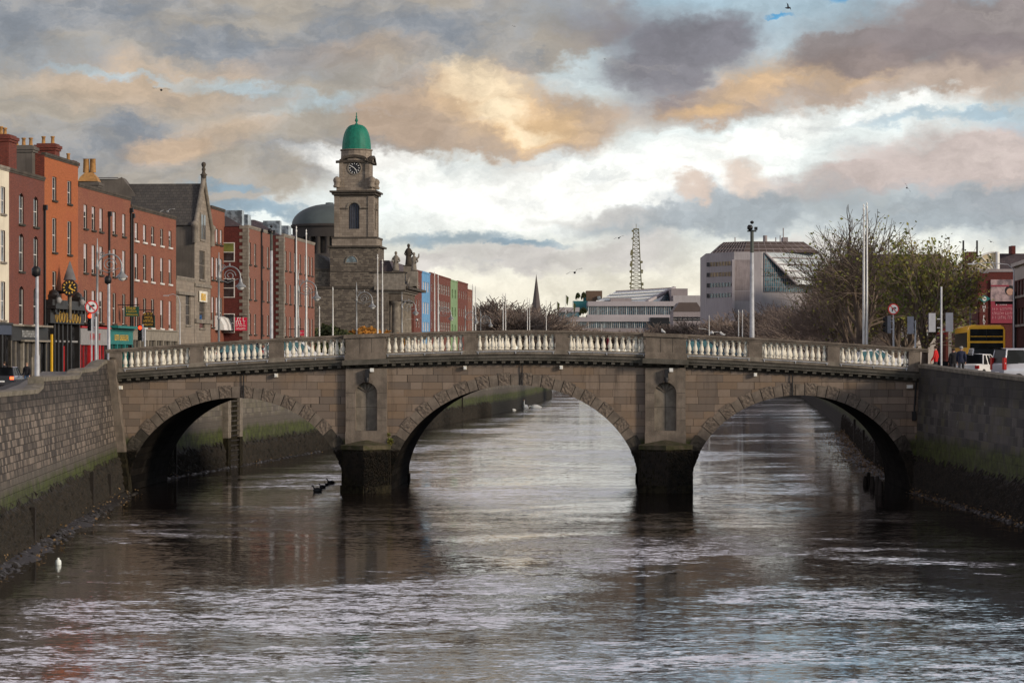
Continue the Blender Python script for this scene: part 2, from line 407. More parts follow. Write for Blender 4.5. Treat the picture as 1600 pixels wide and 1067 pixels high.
# foot of the river walls (x at the water) as a function of distance
LW = [(30, -14.2), (89.6, -18.0), (140, -21.3), (153, -21.3), (199, -15.5), (246, -10.4), (304, -5.6), (364, .8), (477, 7.6), (560, 3.0), (620, -5.0), (760, -35), (1100, -120)]
RW = [(30, 24.5), (112, 22.5), (140, 22.0), (153, 23.0), (183, 25.5), (253, 33.0), (378, 45.0), (486, 55.0), (700, 52.0), (820, 40), (1100, -20)]
lwx, rwx = prof(LW), prof(RW)
def build_water():
    m = bpy.data.materials.new('river_water'); m.use_nodes = True; nt = m.node_tree; b = nt.nodes['Principled BSDF']
    b.inputs['Base Color'].default_value = (.010, .007, .006, 1); b.inputs['IOR'].default_value = 1.9
    b.inputs['Specular IOR Level'].default_value = 0.5
    tc = nt.nodes.new('ShaderNodeTexCoord').outputs['Object']; x, y, z = sep(nt, tc)
    pw_ = noise(nt, comb(nt, x * .55 + 5.0, y * .70 - x * .14), .085, 5.0, 0.62, 0.8)   # wind and current patches
    pw2 = noise(nt, comb(nt, x * .5 + 40.0, y * .9), .35, 3.0, 0.6)
    k = (pw_ + (pw2 - .5) * .35).sm(.44, .61, .38, 1.6)
    def nv(vec, sc, det): return sep(nt, noise(nt, vec, sc, det, .6, 0.3, col=True))
    ax, ay, _ = nv(comb(nt, x * .8, y * 1.5), 3.3, 3.0)
    bx, by, _ = nv(comb(nt, x * .5 + 17.0, y * 1.1), .8, 2.0)
    cx, cy, _ = nv(comb(nt, x + 3.0, y * 1.5), 9.0, 2.0)
    sx = ((ax - .5) * .10 + (bx - .5) * .04 + (cx - .5) * .12) * k
    sy = ((ay - .5) * .26 + (by - .5) * .12 + (cy - .5) * .17) * k
    sy = sy - k * y.sm(60, 300, .012, .018)
    nn = nt.nodes.new('ShaderNodeVectorMath'); nn.operation = 'NORMALIZE'; nt.links.new(comb(nt, sx, sy, 1.0), nn.inputs[0])
    nt.links.new(nn.outputs[0], b.inputs['Normal'])
    r = k * .05 + .05
    nt.links.new(r.s, b.inputs['Roughness'])
    w = MB(); w.face([(-260, -60, 0), (260, -60, 0), (260, 1150, 0), (-260, 1150, 0)], m)
    tag(w.build('water'), kind='structure')
build_water()
asphalt = mat('asphalt', (.050, .049, .048), .9, var=.3, vs=.6, bump=.2)
paving = masonry('paving_flags', (.17, .16, .15), (.13, .125, .12), (.06, .06, .055), .9, .6, .02, grime=.0, bump=.2)
soil = mat('far_ground', (.06, .06, .045), .95, col2=(.045, .05, .03), vs=.05)
def street_l(Y): return prof([(60, 5.0), (100, 5.15), (125, 5.7), (138, 6.5), (153, 6.4), (176, 5.25), (700, 5.1), (1200, 5.0)])(Y)
def street_r(Y): return prof([(60, 5.3), (112, 5.45), (128, 6.0), (138, 6.4), (150, 6.3), (168, 5.3), (700, 5.1), (1200, 5.0)])(Y)
def build_ground():
    Ys = [30, 60, 90, 100, 112, 120, 128, 134, 138.5, 140.8, 146, 151.8, 153.5, 160, 168, 178, 199, 246, 304, 364, 430, 477, 520, 620, 700, 760, 820, 1100]
    for side, nm in ((-1, 'ground_north'), (1, 'ground_south')):
        g = MB(); rows = []
        for Y in Ys:
            x0 = lwx(Y) - 1.1 if side < 0 else rwx(Y) + 1.0
            zs = street_l(Y) if side < 0 else street_r(Y)
            zf = 5.2
            # street level near the quay, flattening away from the bridge ramp
            mf = .08 if side < 0 else .6
            rows.append([(x0, Y, zs), (x0 + side * 3.2, Y, zs), (x0 + side * (6.5 if side < 0 else 9), Y, zs * mf + zf * (1 - mf)), (x0 + side * 16, Y, zf), (x0 + side * 260, Y, zf), (x0 + side * 1400, Y, zf + 4)])
        g.grid(rows if side > 0 else [r[::-1] for r in rows], soil)
        o = g.build(nm); tag(o, kind='structure')
        # carriageway and footway sheets
        for (a, b, m, n2, dz) in ((0.05, 3.15, paving, 'quay_pavement', .10), (3.2, 13.5, asphalt, 'road', .004), (13.6, 17.5, paving, 'shop_pavement', .12)):
            rr = MB(); rows = []
            for Y in Ys:
                if Y > 720: break
                x0 = lwx(Y) - 1.1 if side < 0 else rwx(Y) + 1.0
                zs = street_l(Y) if side < 0 else street_r(Y); mf = .08 if side < 0 else .6
                def hh(t): return prof([(0, zs), (3.2, zs), (6.5 if side < 0 else 9, zs * mf + 5.2 * (1 - mf)), (16, 5.2), (300, 5.2)])(t)
                ts = [a] + [t for t in (6.5 if side < 0 else 9.0, 16.0) if a < t < b] + [b]
                row = [(x0 + side * t, Y, hh(t) + dz) for t in ts]
                if dz > .05: row = [(row[0][0], Y, row[0][2] - dz)] + row + [(row[-1][0], Y, row[-1][2] - dz)]
                rows.append(row)
            n = min(len(r) for r in rows); rows = [r for r in rows if len(r) == n]
            rr.grid(rows if side > 0 else [r[::-1] for r in rows], m)
            tag(rr.build(n2), kind='structure')
build_ground()
def far_bank():
    f = MB(); f.face([(-4000, 905, -1), (4000, 905, -1), (4000, 905, 4.6), (-4000, 905, 4.6)], soil); f.face([(-4000, 905, 4.6), (4000, 905, 4.6), (6000, 9000, 4.6), (-6000, 9000, 4.6)], soil); tag(f.build('far_ground'), kind='structure')
far_bank()
# ================================================================ BRIDGE
def xw(px): return (px - 800) / 28.5
def ztop(x):                    # top of the parapet coping
    d = abs(x - .55); return 7.3 + 1.56 - 1.07 * ((math.hypot(d, 1.2) / 22.8) ** 1.6)
ARCH = [(xw(369), 170 / 28.5, 147 / 28.5), (xw(805), 196 / 28.5, 167 / 28.5), (xw(1250), 172 / 28.5, 151 / 28.5)]
XL, XR = xw(180), xw(1434)
def intr(x):
    for cx, a, b in ARCH:
        t = (x - cx) / a
        if abs(t) < 1: return b * math.sqrt(1 - t * t)
    return None
H_COP, H_BAL, H_PLN, H_COR = .20, .86, .34, .46
def wall_top(x): return ztop(x) - H_COP - H_BAL - H_PLN - H_COR
def strip(mb, x0, x1, y0, y1, f0, f1, m, n=1):
    """a length of moulding following the camber: z from f0(x) to f1(x)"""
    xs = [x0 + (x1 - x0) * i / n for i in range(n + 1)]
    for a, b in zip(xs, xs[1:]):
        lo0, lo1, hi0, hi1 = f0(a), f0(b), f1(a), f1(b)
        mb.face([(a, y0, lo0), (b, y0, lo1), (b, y0, hi1), (a, y0, hi0)], m)
        mb.face([(b, y1, lo1), (a, y1, lo0), (a, y1, hi0), (b, y1, hi1)], m)
        mb.face([(a, y0, hi0), (b, y0, hi1), (b, y1, hi1), (a, y1, hi0)], m)
        mb.face([(a, y1, lo0), (b, y1, lo1), (b, y0, lo1), (a, y0, lo0)], m)
    for a, w in ((x0, 1), (x1, 0)):
        q = [(a, y0, f0(a)), (a, y0, f1(a)), (a, y1, f1(a)), (a, y1, f0(a))]
        mb.face(q if w else q[::-1], m)
def build_bridge():
    R = empty('stone_bridge', (0, YB, 0), label='weathered granite bridge of three arches with pale stone balusters across the river', cat='bridge')
    W = YR - YB
    def sk(o): return o
    # skew: everything behind the front face shifts right as it recedes
    SH = Matrix(((1, SK, 0, 0), (0, 1, 0, 0), (0, 0, 1, 0), (0, 0, 0, 1)))
    def fin(mb, name, parent=R):
        mb.v = [tuple(SH @ Vector(v)) for v in mb.v]
        return mb.build(name, parent)
    xs = set([XL - .9, XR + 1.2])
    x = XL
    while x < XR: xs.add(round(x, 3)); x += .45
    for cx, a, b in ARCH:
        for i in range(41): xs.add(round(cx - a * math.cos(PI * i / 40), 4))
    NC = [((xw(541) + xw(605)) / 2, .60), ((xw(1008) + xw(1071)) / 2, .60)]
    for c_, h_ in NC: xs |= {c_ - h_, c_ + h_}
    xs = sorted(xs)
    body = MB(); body2 = MB(); bar = MB()
    for a, b in zip(xs, xs[1:]):
        if b - a < 1e-4: continue
        mid = (a + b) / 2; op = intr(mid) is not None
        za = (intr(a + 1e-5 if mid > a else a) or 0) if op else -1.5
        zb = (intr(b - 1e-5) or 0) if op else -1.5
        ta, tb = wall_top(a), wall_top(b)
        if any(abs(mid - c_) < h_ for c_, h_ in NC): za0, zb0 = 6.02, 6.02
        else: za0, zb0 = za, zb
        body.face([(a, 0, za0), (b, 0, zb0), (b, 0, tb), (a, 0, ta)], granite)
        if za0 != za: body.face([(a, 0, za), (b, 0, zb), (b, 0, 3.34), (a, 0, 3.34)], granite)
        body2.face([(b, W, zb0), (a, W, za0), (a, W, ta), (b, W, tb)], granite)
        if za0 != za: body2.face([(b, W, zb), (a, W, za), (a, W, 3.34), (b, W, 3.34)], granite)
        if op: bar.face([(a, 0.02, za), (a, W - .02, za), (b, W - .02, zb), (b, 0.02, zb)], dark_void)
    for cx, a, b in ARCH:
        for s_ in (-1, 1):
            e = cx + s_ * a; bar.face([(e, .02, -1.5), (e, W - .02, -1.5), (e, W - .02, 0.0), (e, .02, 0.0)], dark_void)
    fin(body, 'spandrel_wall'); fin(body2, 'spandrel_wall'); fin(bar, 'arch_barrel')
    # pale lime-washed runs at the tide line inside the barrels
    # voussoir rings
    for ai, (cx, a, b) in enumerate(ARCH):
        for (yy, nm) in ((0, 1), (W, -1)):
            ring = MB(); n = 35 if ai == 1 else 31
            rnd = random.Random(ai)
            # equal arc length division
            T = [PI * i / 400 for i in range(401)]; L = [0]
            for t0, t1 in zip(T, T[1:]):
                L.append(L[-1] + math.hypot(a * (math.cos(t1) - math.cos(t0)), b * (math.sin(t1) - math.sin(t0))))
            def ang(l):
                for i in range(400):
                    if L[i + 1] >= l: return T[i] + (T[i + 1] - T[i]) * (l - L[i]) / (L[i + 1] - L[i])
                return PI
            tot = L[-1]; cuts = []
            pos = 0; wts = [1.2 if i % 2 == 0 else .9 for i in range(n)]; sw = sum(wts)
            for i in range(n):
                l0 = tot * sum(wts[:i]) / sw; l1 = tot * sum(wts[:i + 1]) / sw
                t0, t1 = ang(l0), ang(l1)
                rough_ = i % 2 == 0
                th = .68 if rough_ else .60
                pr = .045 if rough_ else .022
                g = .022
                m_ = verm if rough_ else granite_plain
                def P(t, r, y):
                    # outward normal of the ellipse
                    nx, nz = math.cos(t) / a, math.sin(t) / b; l = math.hypot(nx, nz)
                    return V3(cx + a * math.cos(t) + nx / l * r, y, max(b * math.sin(t) + nz / l * r, -1.4))
                t0g, t1g = t0 + g / a, t1 - g / a
                if b * math.sin((t0 + t1) / 2) < 1.9: m_ = weed_stone
                elif b * math.sin((t0 + t1) / 2) < 2.9: m_ = granite_dark
                f0, f1 = yy - nm * pr, yy + nm * .05
                A = [P(t0g, -.015, f0), P((t0g + t1g) / 2, -.015, f0), P(t1g, -.015, f0), P(t1g, th, f0), P((t0g + t1g) / 2, th, f0), P(t0g, th, f0)]
                B = [V3(p.x, f1, p.z) for p in A]
                if rough_ and nm > 0:
                    # lumpy rustication: dented grid on the front
                    nu, nv = 6, 6; rows = []
                    for iv in range(nv + 1):
                        row = []
                        for iu in range(nu + 1):
                            t = t0g + (t1g - t0g) * iu / nu; edge = iu in (0, nu) or iv in (0, nv)
                            row.append(P(t, -.015 + (th + .015) * iv / nv, f0 + (0 if edge else rnd.uniform(-.028, .022))))
                        rows.append(row)
                    ring.grid(rows, m_)
                else: ring.face(A if nm > 0 else A[::-1], m_)
                for i2 in range(6):
                    j2 = (i2 + 1) % 6; ring.face([A[i2], B[i2], B[j2], A[j2]], m_)
            for i in range(40):
                q_ = [P(PI * i / 40, -.01, yy - nm * .013), P(PI * (i + 1) / 40, -.01, yy - nm * .013), P(PI * (i + 1) / 40, .57, yy - nm * .013), P(PI * i / 40, .57, yy - nm * .013)]; ring.face(q_ if nm > 0 else q_[::-1], mortar_dk)
            fin(ring, 'arch_ring')
    # pilasters with niches over the piers
    PIL = [(541, 605), (1008, 1071)]
    for k, (pa, pb) in enumerate(PIL):
        for (yy, s_) in ((0, -1), (W, 1)):
            p0, p1 = xw(pa), xw(pb); c = (p0 + p1) / 2; d = .30
            pl = MB(); zt = wall_top(c) - .02; zb = 2.55
            hw = .60; nz0, nzs = 3.35, 5.40
            out = [V3(c - hw, 0, nz0)] + [V3(c - hw * math.cos(PI * i / 12), 0, nzs + hw * math.sin(PI * i / 12)) for i in range(13)] + [V3(c + hw, 0, nz0)]
            rect = [V3(p0, 0, nz0)] + [V3(p0 + (p1 - p0) * t, 0, zt) if 0 < t < 1 else V3(p0 if t <= 0 else p1, 0, nzs + (zt - nzs) * 0.0) for t in [0] + [i / 12 for i in range(1, 12)] + [1]] + [V3(p1, 0, nz0)]
            rect[2] = V3(p0, 0, zt); rect[12] = V3(p1, 0, zt)
            F_ = yy + s_ * d
            def q(p, y): return V3(p.x, y, p.z)
            for i in range(len(out) - 1):
                pl.face([q(rect[i], F_), q(rect[i + 1], F_), q(out[i + 1], F_), q(out[i], F_)], granite_plain)
                pl.face([q(out[i], F_), q(out[i + 1], F_), q(out[i + 1], F_ - s_ * .38), q(out[i], F_ - s_ * .38)], granite_plain)
            pl.face([q(o_, F_ - s_ * .38) for o_ in out], granite_pale)
            # fan of ribs in the niche head and centre joint
            for t in (.2, .35, .5, .65, .8):
                aa = PI * t; e = V3(c - hw * .95 * math.cos(aa), F_ - s_ * .36, nzs + hw * .95 * math.sin(aa))
                pl.tube([(c, F_ - s_ * .36, nzs + .02), e], [.02, .045], granite_plain, 5)
            pl.box(c - .010, c + .010, F_ - s_ * .375 - .012, F_ - s_ * .375 + .012, nz0, nzs, granite_dark)
            pl.box(c - hw, c + hw, F_ - s_ * .375 - .01, F_ - s_ * .375 + .01, 4.62, 4.64, granite_dark)
            # joints in the jambs
            for zj in (3.9, 4.6, 5.4):
                for (u0, u1) in ((p0, c - hw), (c + hw, p1)):
                    pl.box(u0 + .01, u1 - .01, F_ - .004, F_ + .004, zj, zj + .02, granite_dark)
            # below the niche: plinth blocks
            pl.face([V3(p0, F_, zb), V3(p1, F_, zb), V3(p1, F_, nz0), V3(p0, F_, nz0)], granite_plain)
            pl.box(p0 - .02, p1 + .02, min(F_, F_ + s_ * .06), max(F_, F_ + s_ * .06), zb, 3.30, granite_plain)
            for xx in (p0, p1):
                pl.face([V3(xx, F_, zb), V3(xx, yy, zb), V3(xx, yy, zt), V3(xx, F_, zt)], granite_plain)
            fin(pl, 'pilaster')
            # cutwater: faceted pier with a mossy pyramid cap
            cw = MB(); q0, q1 = (xw(538), xw(608)) if k == 0 else (xw(1000.5), xw(1078.5))
            cc = (q0 + q1) / 2
            def ring_(z, e, tip=1.0): return [V3(q0 - e, yy, z), V3(q0 - e, yy + s_ * (.9 + e), z), V3(cc, yy + s_ * (1.9 + e) * tip, z), V3(q1 + e, yy + s_ * (.9 + e), z), V3(q1 + e, yy, z)]
            zc = [-1.5, 0.35, .4, .42, .85, .87, .90, 1.32, 1.34, 1.37, 1.80, 1.82, 1.85, 2.35]
            ec = [.16, .12, .12, .06, .06, .02, .05, .05, .01, .04, .04, 0, .03, .03]
            cw.grid([ring_(z, e) for z, e in zip(zc, ec)], weed_stone)
            cap = [ring_(2.35, .10), ring_(2.58, .10)]
            cw.grid(cap, moss_cap); cw.face([p for p in ring_(2.35, .10)], moss_cap)
            top = ring_(2.58, .10); apex = V3(cc, yy + s_ * .28, 2.86)
            for i in range(4): cw.face([top[i], top[i + 1], apex], moss_cap)
            fin(cw, 'cutwater')
    # cornice with dentils, and parapet, both sides
    for (y0, s_) in ((0, -1), (W, 1)):
        rear = s_ > 0
        def Y(a, b):
            p, q = y0 + s_ * a, y0 + s_ * b; return (min(p, q), max(p, q))
        co = MB(); NS = 48
        strip(co, XL - .5, XR + .6, *Y(-.1, .10), lambda x: wall_top(x) - .015, lambda x: wall_top(x) + .10, granite_dark, NS)
        strip(co, XL - .5, XR + .6, *Y(-.1, .20), lambda x: wall_top(x) + .10, lambda x: wall_top(x) + .20, granite_dark, NS)
        strip(co, XL - .5, XR + .6, *Y(-.1, .42), lambda x: wall_top(x) + .20, lambda x: wall_top(x) + .34, granite_grey, NS)
        strip(co, XL - .5, XR + .6, *Y(-.1, .50), lambda x: wall_top(x) + .34, lambda x: wall_top(x) + .46, granite_grey, NS)
        for pa, pb in PIL:
            strip(co, xw(pa) - .15, xw(pb) + .15, *Y(.40, .82), lambda x: wall_top(x) + .19, lambda x: wall_top(x) + .47, granite_grey, 3)
        xx = XL - .3
        while xx < XR + .4:
            co.box(xx, xx + .2, *Y(.08, .36), wall_top(xx) + .065, wall_top(xx) + .205, granite_grey); xx += .5
        fin(co, 'cornice')
        ba = MB()
        zb0 = lambda x: wall_top(x) + H_COR
        strip(ba, XL - .45, XR + .5, *Y(-.45, .10), lambda x: zb0(x) - .02, lambda x: zb0(x) + H_PLN, granite_pale, NS)
        strip(ba, XL - .45, XR + .5, *Y(.05, .16), lambda x: zb0(x) + .0, lambda x: zb0(x) + .10, granite_dark, NS)
        fin(ba, 'parapet_base')
        cp = MB()
        strip(cp, XL - .5, XR + .55, *Y(-.52, .16), lambda x: ztop(x) - .11, lambda x: ztop(x), granite_dark if 0 else granite_plain, NS)
        strip(cp, XL - .48, XR + .53, *Y(-.46, .10), lambda x: ztop(x) - .20, lambda x: ztop(x) - .11, granite_plain, NS)
        for pa, pb in PIL:
            strip(cp, xw(pa) - .1, xw(pb) + .15, *Y(.10, .46), lambda x: ztop(x) - .20, lambda x: ztop(x) + .004, granite_plain, 3)
        fin(cp, 'coping')
        dies = [(171, 190), (297, 317), (420, 443), (541, 602), (725, 744), (868, 887), (1009, 1072), (1170, 1191), (1293, 1312), (1420, 1438)]
        for i, (pa, pb) in enumerate(dies):
            de = MB(); big = i in (3, 6)
            a, b = xw(pa), xw(pb)
            strip(de, a, b, *Y(-.36, .36 if big else .06), lambda x: zb0(x) + (.0 if big else H_PLN), lambda x: ztop(x) - .20, granite_plain, 3)
            if big: strip(de, a - .05, b + .05, *Y(.05, .44), lambda x: zb0(x), lambda x: zb0(x) + H_PLN + .02, granite_plain, 3)
            if big:
                for u in (a + (b - a) * .36, a + (b - a) * .66):
                    strip(de, u, u + .02, *Y(.355, .366), lambda x: zb0(x) + H_PLN, lambda x: ztop(x) - .20, granite_dark, 1)
            fin(de, 'parapet_pier')
        # balusters
        prof_b = [(.115, 0), (.115, .07), (.075, .09), (.075, .12), (.115, .17), (.132, .25), (.122, .33), (.085, .45), (.060, .56), (.055, .64), (.080, .66), (.080, .69), (.060, .71), (.060, .74), (.11, .78), (.11, .86)]
        if not rear:
            shared = {}
            bm_ = MB(); bm_.lathe(prof_b, baluster_m, n=12); bme = bm_.mesh('baluster')
        counts = [11, 11, 10, 12, 12, 12, 10, 11, 11]
        rb = MB(); tot = 0
        for (d0, d1), n in zip(zip(dies, dies[1:]), counts):
            a, b = xw(d0[1]), xw(d1[0])
            for i in range(n):
                xx = a + (b - a) * (i + .5) / n; z = zb0(xx) + H_PLN - .005
                if rear: rb.lathe(prof_b, baluster_m, c=(xx, y0 - .15, z), n=8)
                else:
                    o = bpy.data.objects.new('baluster', bme); COL.objects.link(o); o.parent = R; o.location = (xx + SK * .15, y0 + .15, z)
            if not rear:
                # services conduit under the balusters
                pass
        if rear: tag(fin(rb, 'baluster'), kind='stuff')
    # pipe rails clipped to the parapet base
    for (pa, pb) in ((194, 296), (322, 420), (446, 540), (604, 724), (745, 867), (888, 1008), (1073, 1172), (1192, 1294), (1312, 1418)):
        c = MB(); a, b = xw(pa), xw(pb); zz = lambda x: wall_top(x) + H_COR + H_PLN - .10
        c.tube([(a + (b - a) * i / 4, -.13, zz(a + (b - a) * i / 4)) for i in range(5)], .025, galv, 6)
        for t in (.02, .5, .98): c.box(a + (b - a) * t - .02, a + (b - a) * t + .02, -.14, -.09, zz(a + (b - a) * t) - .12, zz(a + (b - a) * t) + .03, galv)
        fin(c, 'cable_conduit')
    dk = MB()
    strip(dk, XL - .4, XR + .5, .35, W - .35, lambda x: wall_top(x) + .1, lambda x: ztop(x) - 1.62, asphalt, 24)
    strip(dk, XL - .4, XR + .5, .36, 2.3, lambda x: ztop(x) - 1.66, lambda x: ztop(x) - 1.50, paving, 24)
    strip(dk, XL - .4, XR + .5, W - 2.3, W - .36, lambda x: ztop(x) - 1.66, lambda x: ztop(x) - 1.50, paving, 24)
    fin(dk, 'deck')
    # drain pipe at each crown, floodlights on the pilasters, junction boxes
    for ai, pxx in ((0, 381), (1, 816), (2, 1238)):
        d = MB(); x_ = xw(pxx); z0 = (intr(x_) or 5) - .02
        d.tube([(x_, -.10, wall_top(x_) - .02), (x_, -.10, z0)], .035, black_m, 6); fin(d, 'drain_pipe')
    for pxx in (575, 1041):
        f = MB(); x_ = xw(pxx); z = 6.55
        f.box(x_ - .10, x_ + .10, -.62, -.30, z - .30, z + .15, black_m); f.lathe([(.10, -.55), (.14, -.35), (.10, -.25)], black_m, c=(x_ - .02, -.5, z), n=8)
        f.box(x_ + .16, x_ + .36, -.56, -.38, z + .02, z + .22, white_m); f.box(x_ + .05, x_ + .2, -.47, -.43, z + .08, z + .12, galv)
        fin(f, 'floodlight')
    for pxx, w in ((187, .34), (432, .18), (727, .18), (877, .18), (1180, .18), (1421, .34)):
        j = MB(); x_ = xw(pxx); z = wall_top(x_) - .16 if w < .3 else wall_top(x_) - .28
        j.box(x_ - w / 2, x_ + w / 2, -.26, -.001, z - .10, z + .10, baluster_m); j.box(x_ - w / 2 + .03, x_ + w / 2 - .03, -.28, -.26, z - .07, z + .07, white_m)
        fin(j, 'junction_box')
    # splashed lime streaks on the abutment (springing) stones
    dp = MB(); x_ = xw(1431); dp.tube([(x_, -.1, wall_top(x_)), (x_ - .05, -.1, 5.2), (x_ - .12, -.12, 4.2)], .05, black_m, 6); dp.box(x_ - .22, x_ - .02, -.2, -.02, 3.9, 4.4, black_m); fin(dp, 'drain_pipe')
    return R
bridge = build_bridge()
# ================================================================ QUAY WALLS
wallL = masonry('quay_masonry_left', (.195, .160, .132), (.036, .031, .029), (.045, .038, .032), .42, .28, .026, var=.5, grime=.75, bump=.9, blotch=(.060, .050, .042), band=(2.9, 2.25, 1.75), squash=.7, white=.12, mott=.75)
wallR = masonry('quay_masonry_right', (.085, .078, .072), (.034, .032, .032), (.120, .112, .100), .95, .42, .02, var=.5, grime=.6, bump=.8, blotch=(.085, .078, .045), band=(2.9, 2.95, 1.7), white=.35, mott=.9)
wallF = masonry('quay_masonry_far', (.150, .132, .112), (.085, .075, .066), (.05, .045, .04), .7, .35, .02, var=.5, grime=.4, bump=.6, blotch=(.11, .10, .07), band=(3.4, 2.5, 1.7), squash=.8, white=.1, mott=.9)
cope_m = mat('quay_coping', (.20, .175, .14), .9, col2=(.11, .10, .075), vs=1.4, bump=.5, streak=.3)
def quay(name, fx, side, Y0, Y1, topf, m, label, batter=.16, th=.55, steps=None, cope=True, n=40):
    """river wall: fx(Y) is the foot of the wall, topf(Y) the top of its parapet"""
    root = empty(name, (fx(Y0), Y0, 0), label=label, cat='wall', group='quay walls along the river')
    ox, oy = fx(Y0), Y0
    Ys = [Y0 + (Y1 - Y0) * i / n for i in range(n + 1)]
    if steps: Ys = sorted(set(Ys + [s_ + e for s_ in steps for e in (-.02, .02)]))
    zs = [-1.5, 0, .8, 1.6, 2.3, 3.2, 4.2, 5.2]
    mb = MB(); rows = []
    for Y in Ys:
        t = topf(Y); r = []
        for z in zs + [t]: r.append(V3(fx(Y) + side * batter * max(z, 0) / 1.0 * .75 - ox, Y - oy, z))
        xt = r[-1].x; r += [V3(xt + side * th, Y - oy, t), V3(xt + side * th, Y - oy, 3.5)]
        rows.append(r)
    mb.grid(rows if side > 0 else [r[::-1] for r in rows], m)
    mb.build('masonry', root)
    if cope:
        c = MB(); rows = []
        for Y in Ys:
            t = topf(Y); x_ = fx(Y) + side * batter * t * .75 - ox
            rows.append([V3(x_ - side * .06, Y - oy, t - .16), V3(x_ - side * .08, Y - oy, t + .02), V3(x_ + side * th * .5, Y - oy, t + .07), V3(x_ + side * (th + .06), Y - oy, t + .02), V3(x_ + side * (th + .06), Y - oy, t - .12)])
        c.grid(rows if side > 0 else [r[::-1] for r in rows], cope_m)
        c.face(rows[0], cope_m); c.build('coping', root)
    return root
def tl(Y): return prof([(60, 6.12), (108.6, 5.99), (108.8, 6.48), (124.3, 6.46), (124.5, 6.74), (134, 6.80), (135.5, 7.1), (139.4, 7.2)])(Y)
quay('quay_wall', lwx, -1, 45, 139.6, tl, wallL, 'mottled granite quay wall with stepped parapet on the near left', steps=[108.7, 124.4, 134.8])
quay('quay_wall', rwx, 1, 45, 139.6, prof([(60, 6.2), (112, 6.42), (128, 6.72), (139, 6.95)]), wallR, 'dark stained quay wall with green algae band on the near right', batter=.05)
quay('quay_wall', lwx, -1, 153.0, 560, prof([(150, 6.4), (170, 6.2), (560, 6.1)]), wallF, 'long quay wall with weed below it beyond the bridge on the left', batter=.05, n=60)
quay('quay_wall', rwx, 1, 153.4, 740, prof([(150, 6.4), (170, 6.2), (560, 6.1)]), wallF, 'mossy green quay wall with leaf litter at its foot beyond the bridge on the right', batter=.05, n=60)
# end pilasters where bridge and quay meet
for (sgn, px0, px1, lab) in ((-1, 160, 184, 'leaning granite end pier between left quay wall and bridge'), (1, 1436, 1462, 'dark granite end pier between bridge and right quay wall')):
    e = MB(); zt = 7.22 if sgn < 0 else 7.0
    zz = [-1.5, 0, 1.8, 1.82, 2.2] + [2.2 + (zt - 2.2) * i / 9 for i in range(1, 10)]
    rows = []
    for i, z in enumerate(zz):
        sh = (6.6 - max(z, 0)) * (.115 if sgn < 0 else -.03); a = xw(px0) + sh; b = xw(px1) + sh
        if sgn < 0: b = max(b, xw(184)) if z < 5 else b
        g = .03 * (i % 2)
        rows.append([V3(a, .3, z), V3(a + g, -.75 + g, z), V3(b - g, -.75 + g, z), V3(b, .3, z)])
    mm = granite_plain if sgn < 0 else mat('granite_dark_end', (.075, .068, .052), .9, col2=(.05, .052, .03), vs=1.2, bump=.5, streak=.5)
    e.grid([r for r, z in zip(rows, zz) if z > 2.1], mm); e.grid([r for r, z in zip(rows, zz) if z < 2.3], weed_stone)
    t = rows[-1]; e.face(t, mm); e.face([V3(p.x - .05, p.y, p.z + .12) for p in t], cope_m)
    o = e.build('end_pier', loc=(0, YB, 0)); tag(o, lab, 'pier')
# ================================================================ BUILDING HELPERS
brick_red = masonry('brick_red', (.30, .105, .060), (.20, .066, .040), (.15, .085, .06), .23, .078, .010, grime=.4, blotch=(.17, .055, .04), bump=.3, var=.6)
brick_dark = masonry('brick_dark', (.205, .062, .042), (.135, .040, .030), (.09, .05, .04), .23, .078, .010, grime=.3, blotch=(.12, .05, .045), bump=.3, var=.6)
brick_orange = masonry('brick_orange', (.43, .125, .042), (.33, .095, .034), (.24, .10, .05), .23, .078, .008, grime=.3, blotch=(.30, .085, .04), bump=.3, var=.6)
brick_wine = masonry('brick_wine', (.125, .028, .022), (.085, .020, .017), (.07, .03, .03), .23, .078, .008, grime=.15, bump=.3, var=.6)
brick_soft = masonry('brick_soft', (.27, .105, .070), (.19, .072, .050), (.15, .09, .07), .23, .078, .010, grime=.2, bump=.3, var=.6)
brick_chim = masonry('brick_chimney', (.22, .050, .034), (.12, .032, .026), (.06, .04, .03), .23, .078, .012, grime=.45, bump=.5, var=.4)
render_cream = mat('render_cream', (.64, .58, .46), .85, var=.12, vs=.6, streak=.15)
render_grey = mat('render_grey', (.115, .100, .088), .9, var=.3, vs=.6, streak=.35)
slate = masonry('roof_slate', (.085, .078, .072), (.055, .052, .052), (.030, .028, .027), .42, .30, .02, grime=.2, bump=.5, var=.3)
slate_purple = masonry('roof_slate_purple', (.095, .075, .085), (.070, .058, .066), (.04, .035, .04), .5, .3, .015, grime=.2, bump=.4, var=.3)
limest = masonry('limestone_ashlar', (.26, .22, .18), (.18, .152, .124), (.11, .09, .07), .9, .36, .012, grime=.35, bump=.3, blotch=(.22, .18, .14), var=.25)
rubble_st = masonry('church_rubble', (.165, .138, .110), (.085, .070, .058), (.05, .042, .036), .55, .27, .03, grime=.35, bump=.8, var=.45, mott=.9)
tower_st = masonry('tower_ashlar', (.27, .225, .182), (.18, .148, .120), (.065, .052, .042), .85, .42, .014, grime=.5, bump=.4, blotch=(.10, .078, .06), var=.35)
stone_trim = mat('stone_trim', (.24, .21, .175), .88, var=.35, vs=1.5, streak=.4)
stone_trim_dk = mat('stone_trim_sooty', (.075, .062, .050), .9, var=.4, vs=1.2, streak=.4)
jamb_shade_m = mat('reveal_painted_shade', (.060, .028, .024), .9, var=.2)  # dark jamb lining: the shade inside the window reveals put into colour
sash_w = mat('sash_white', (.62, .60, .57), .5, var=.1)
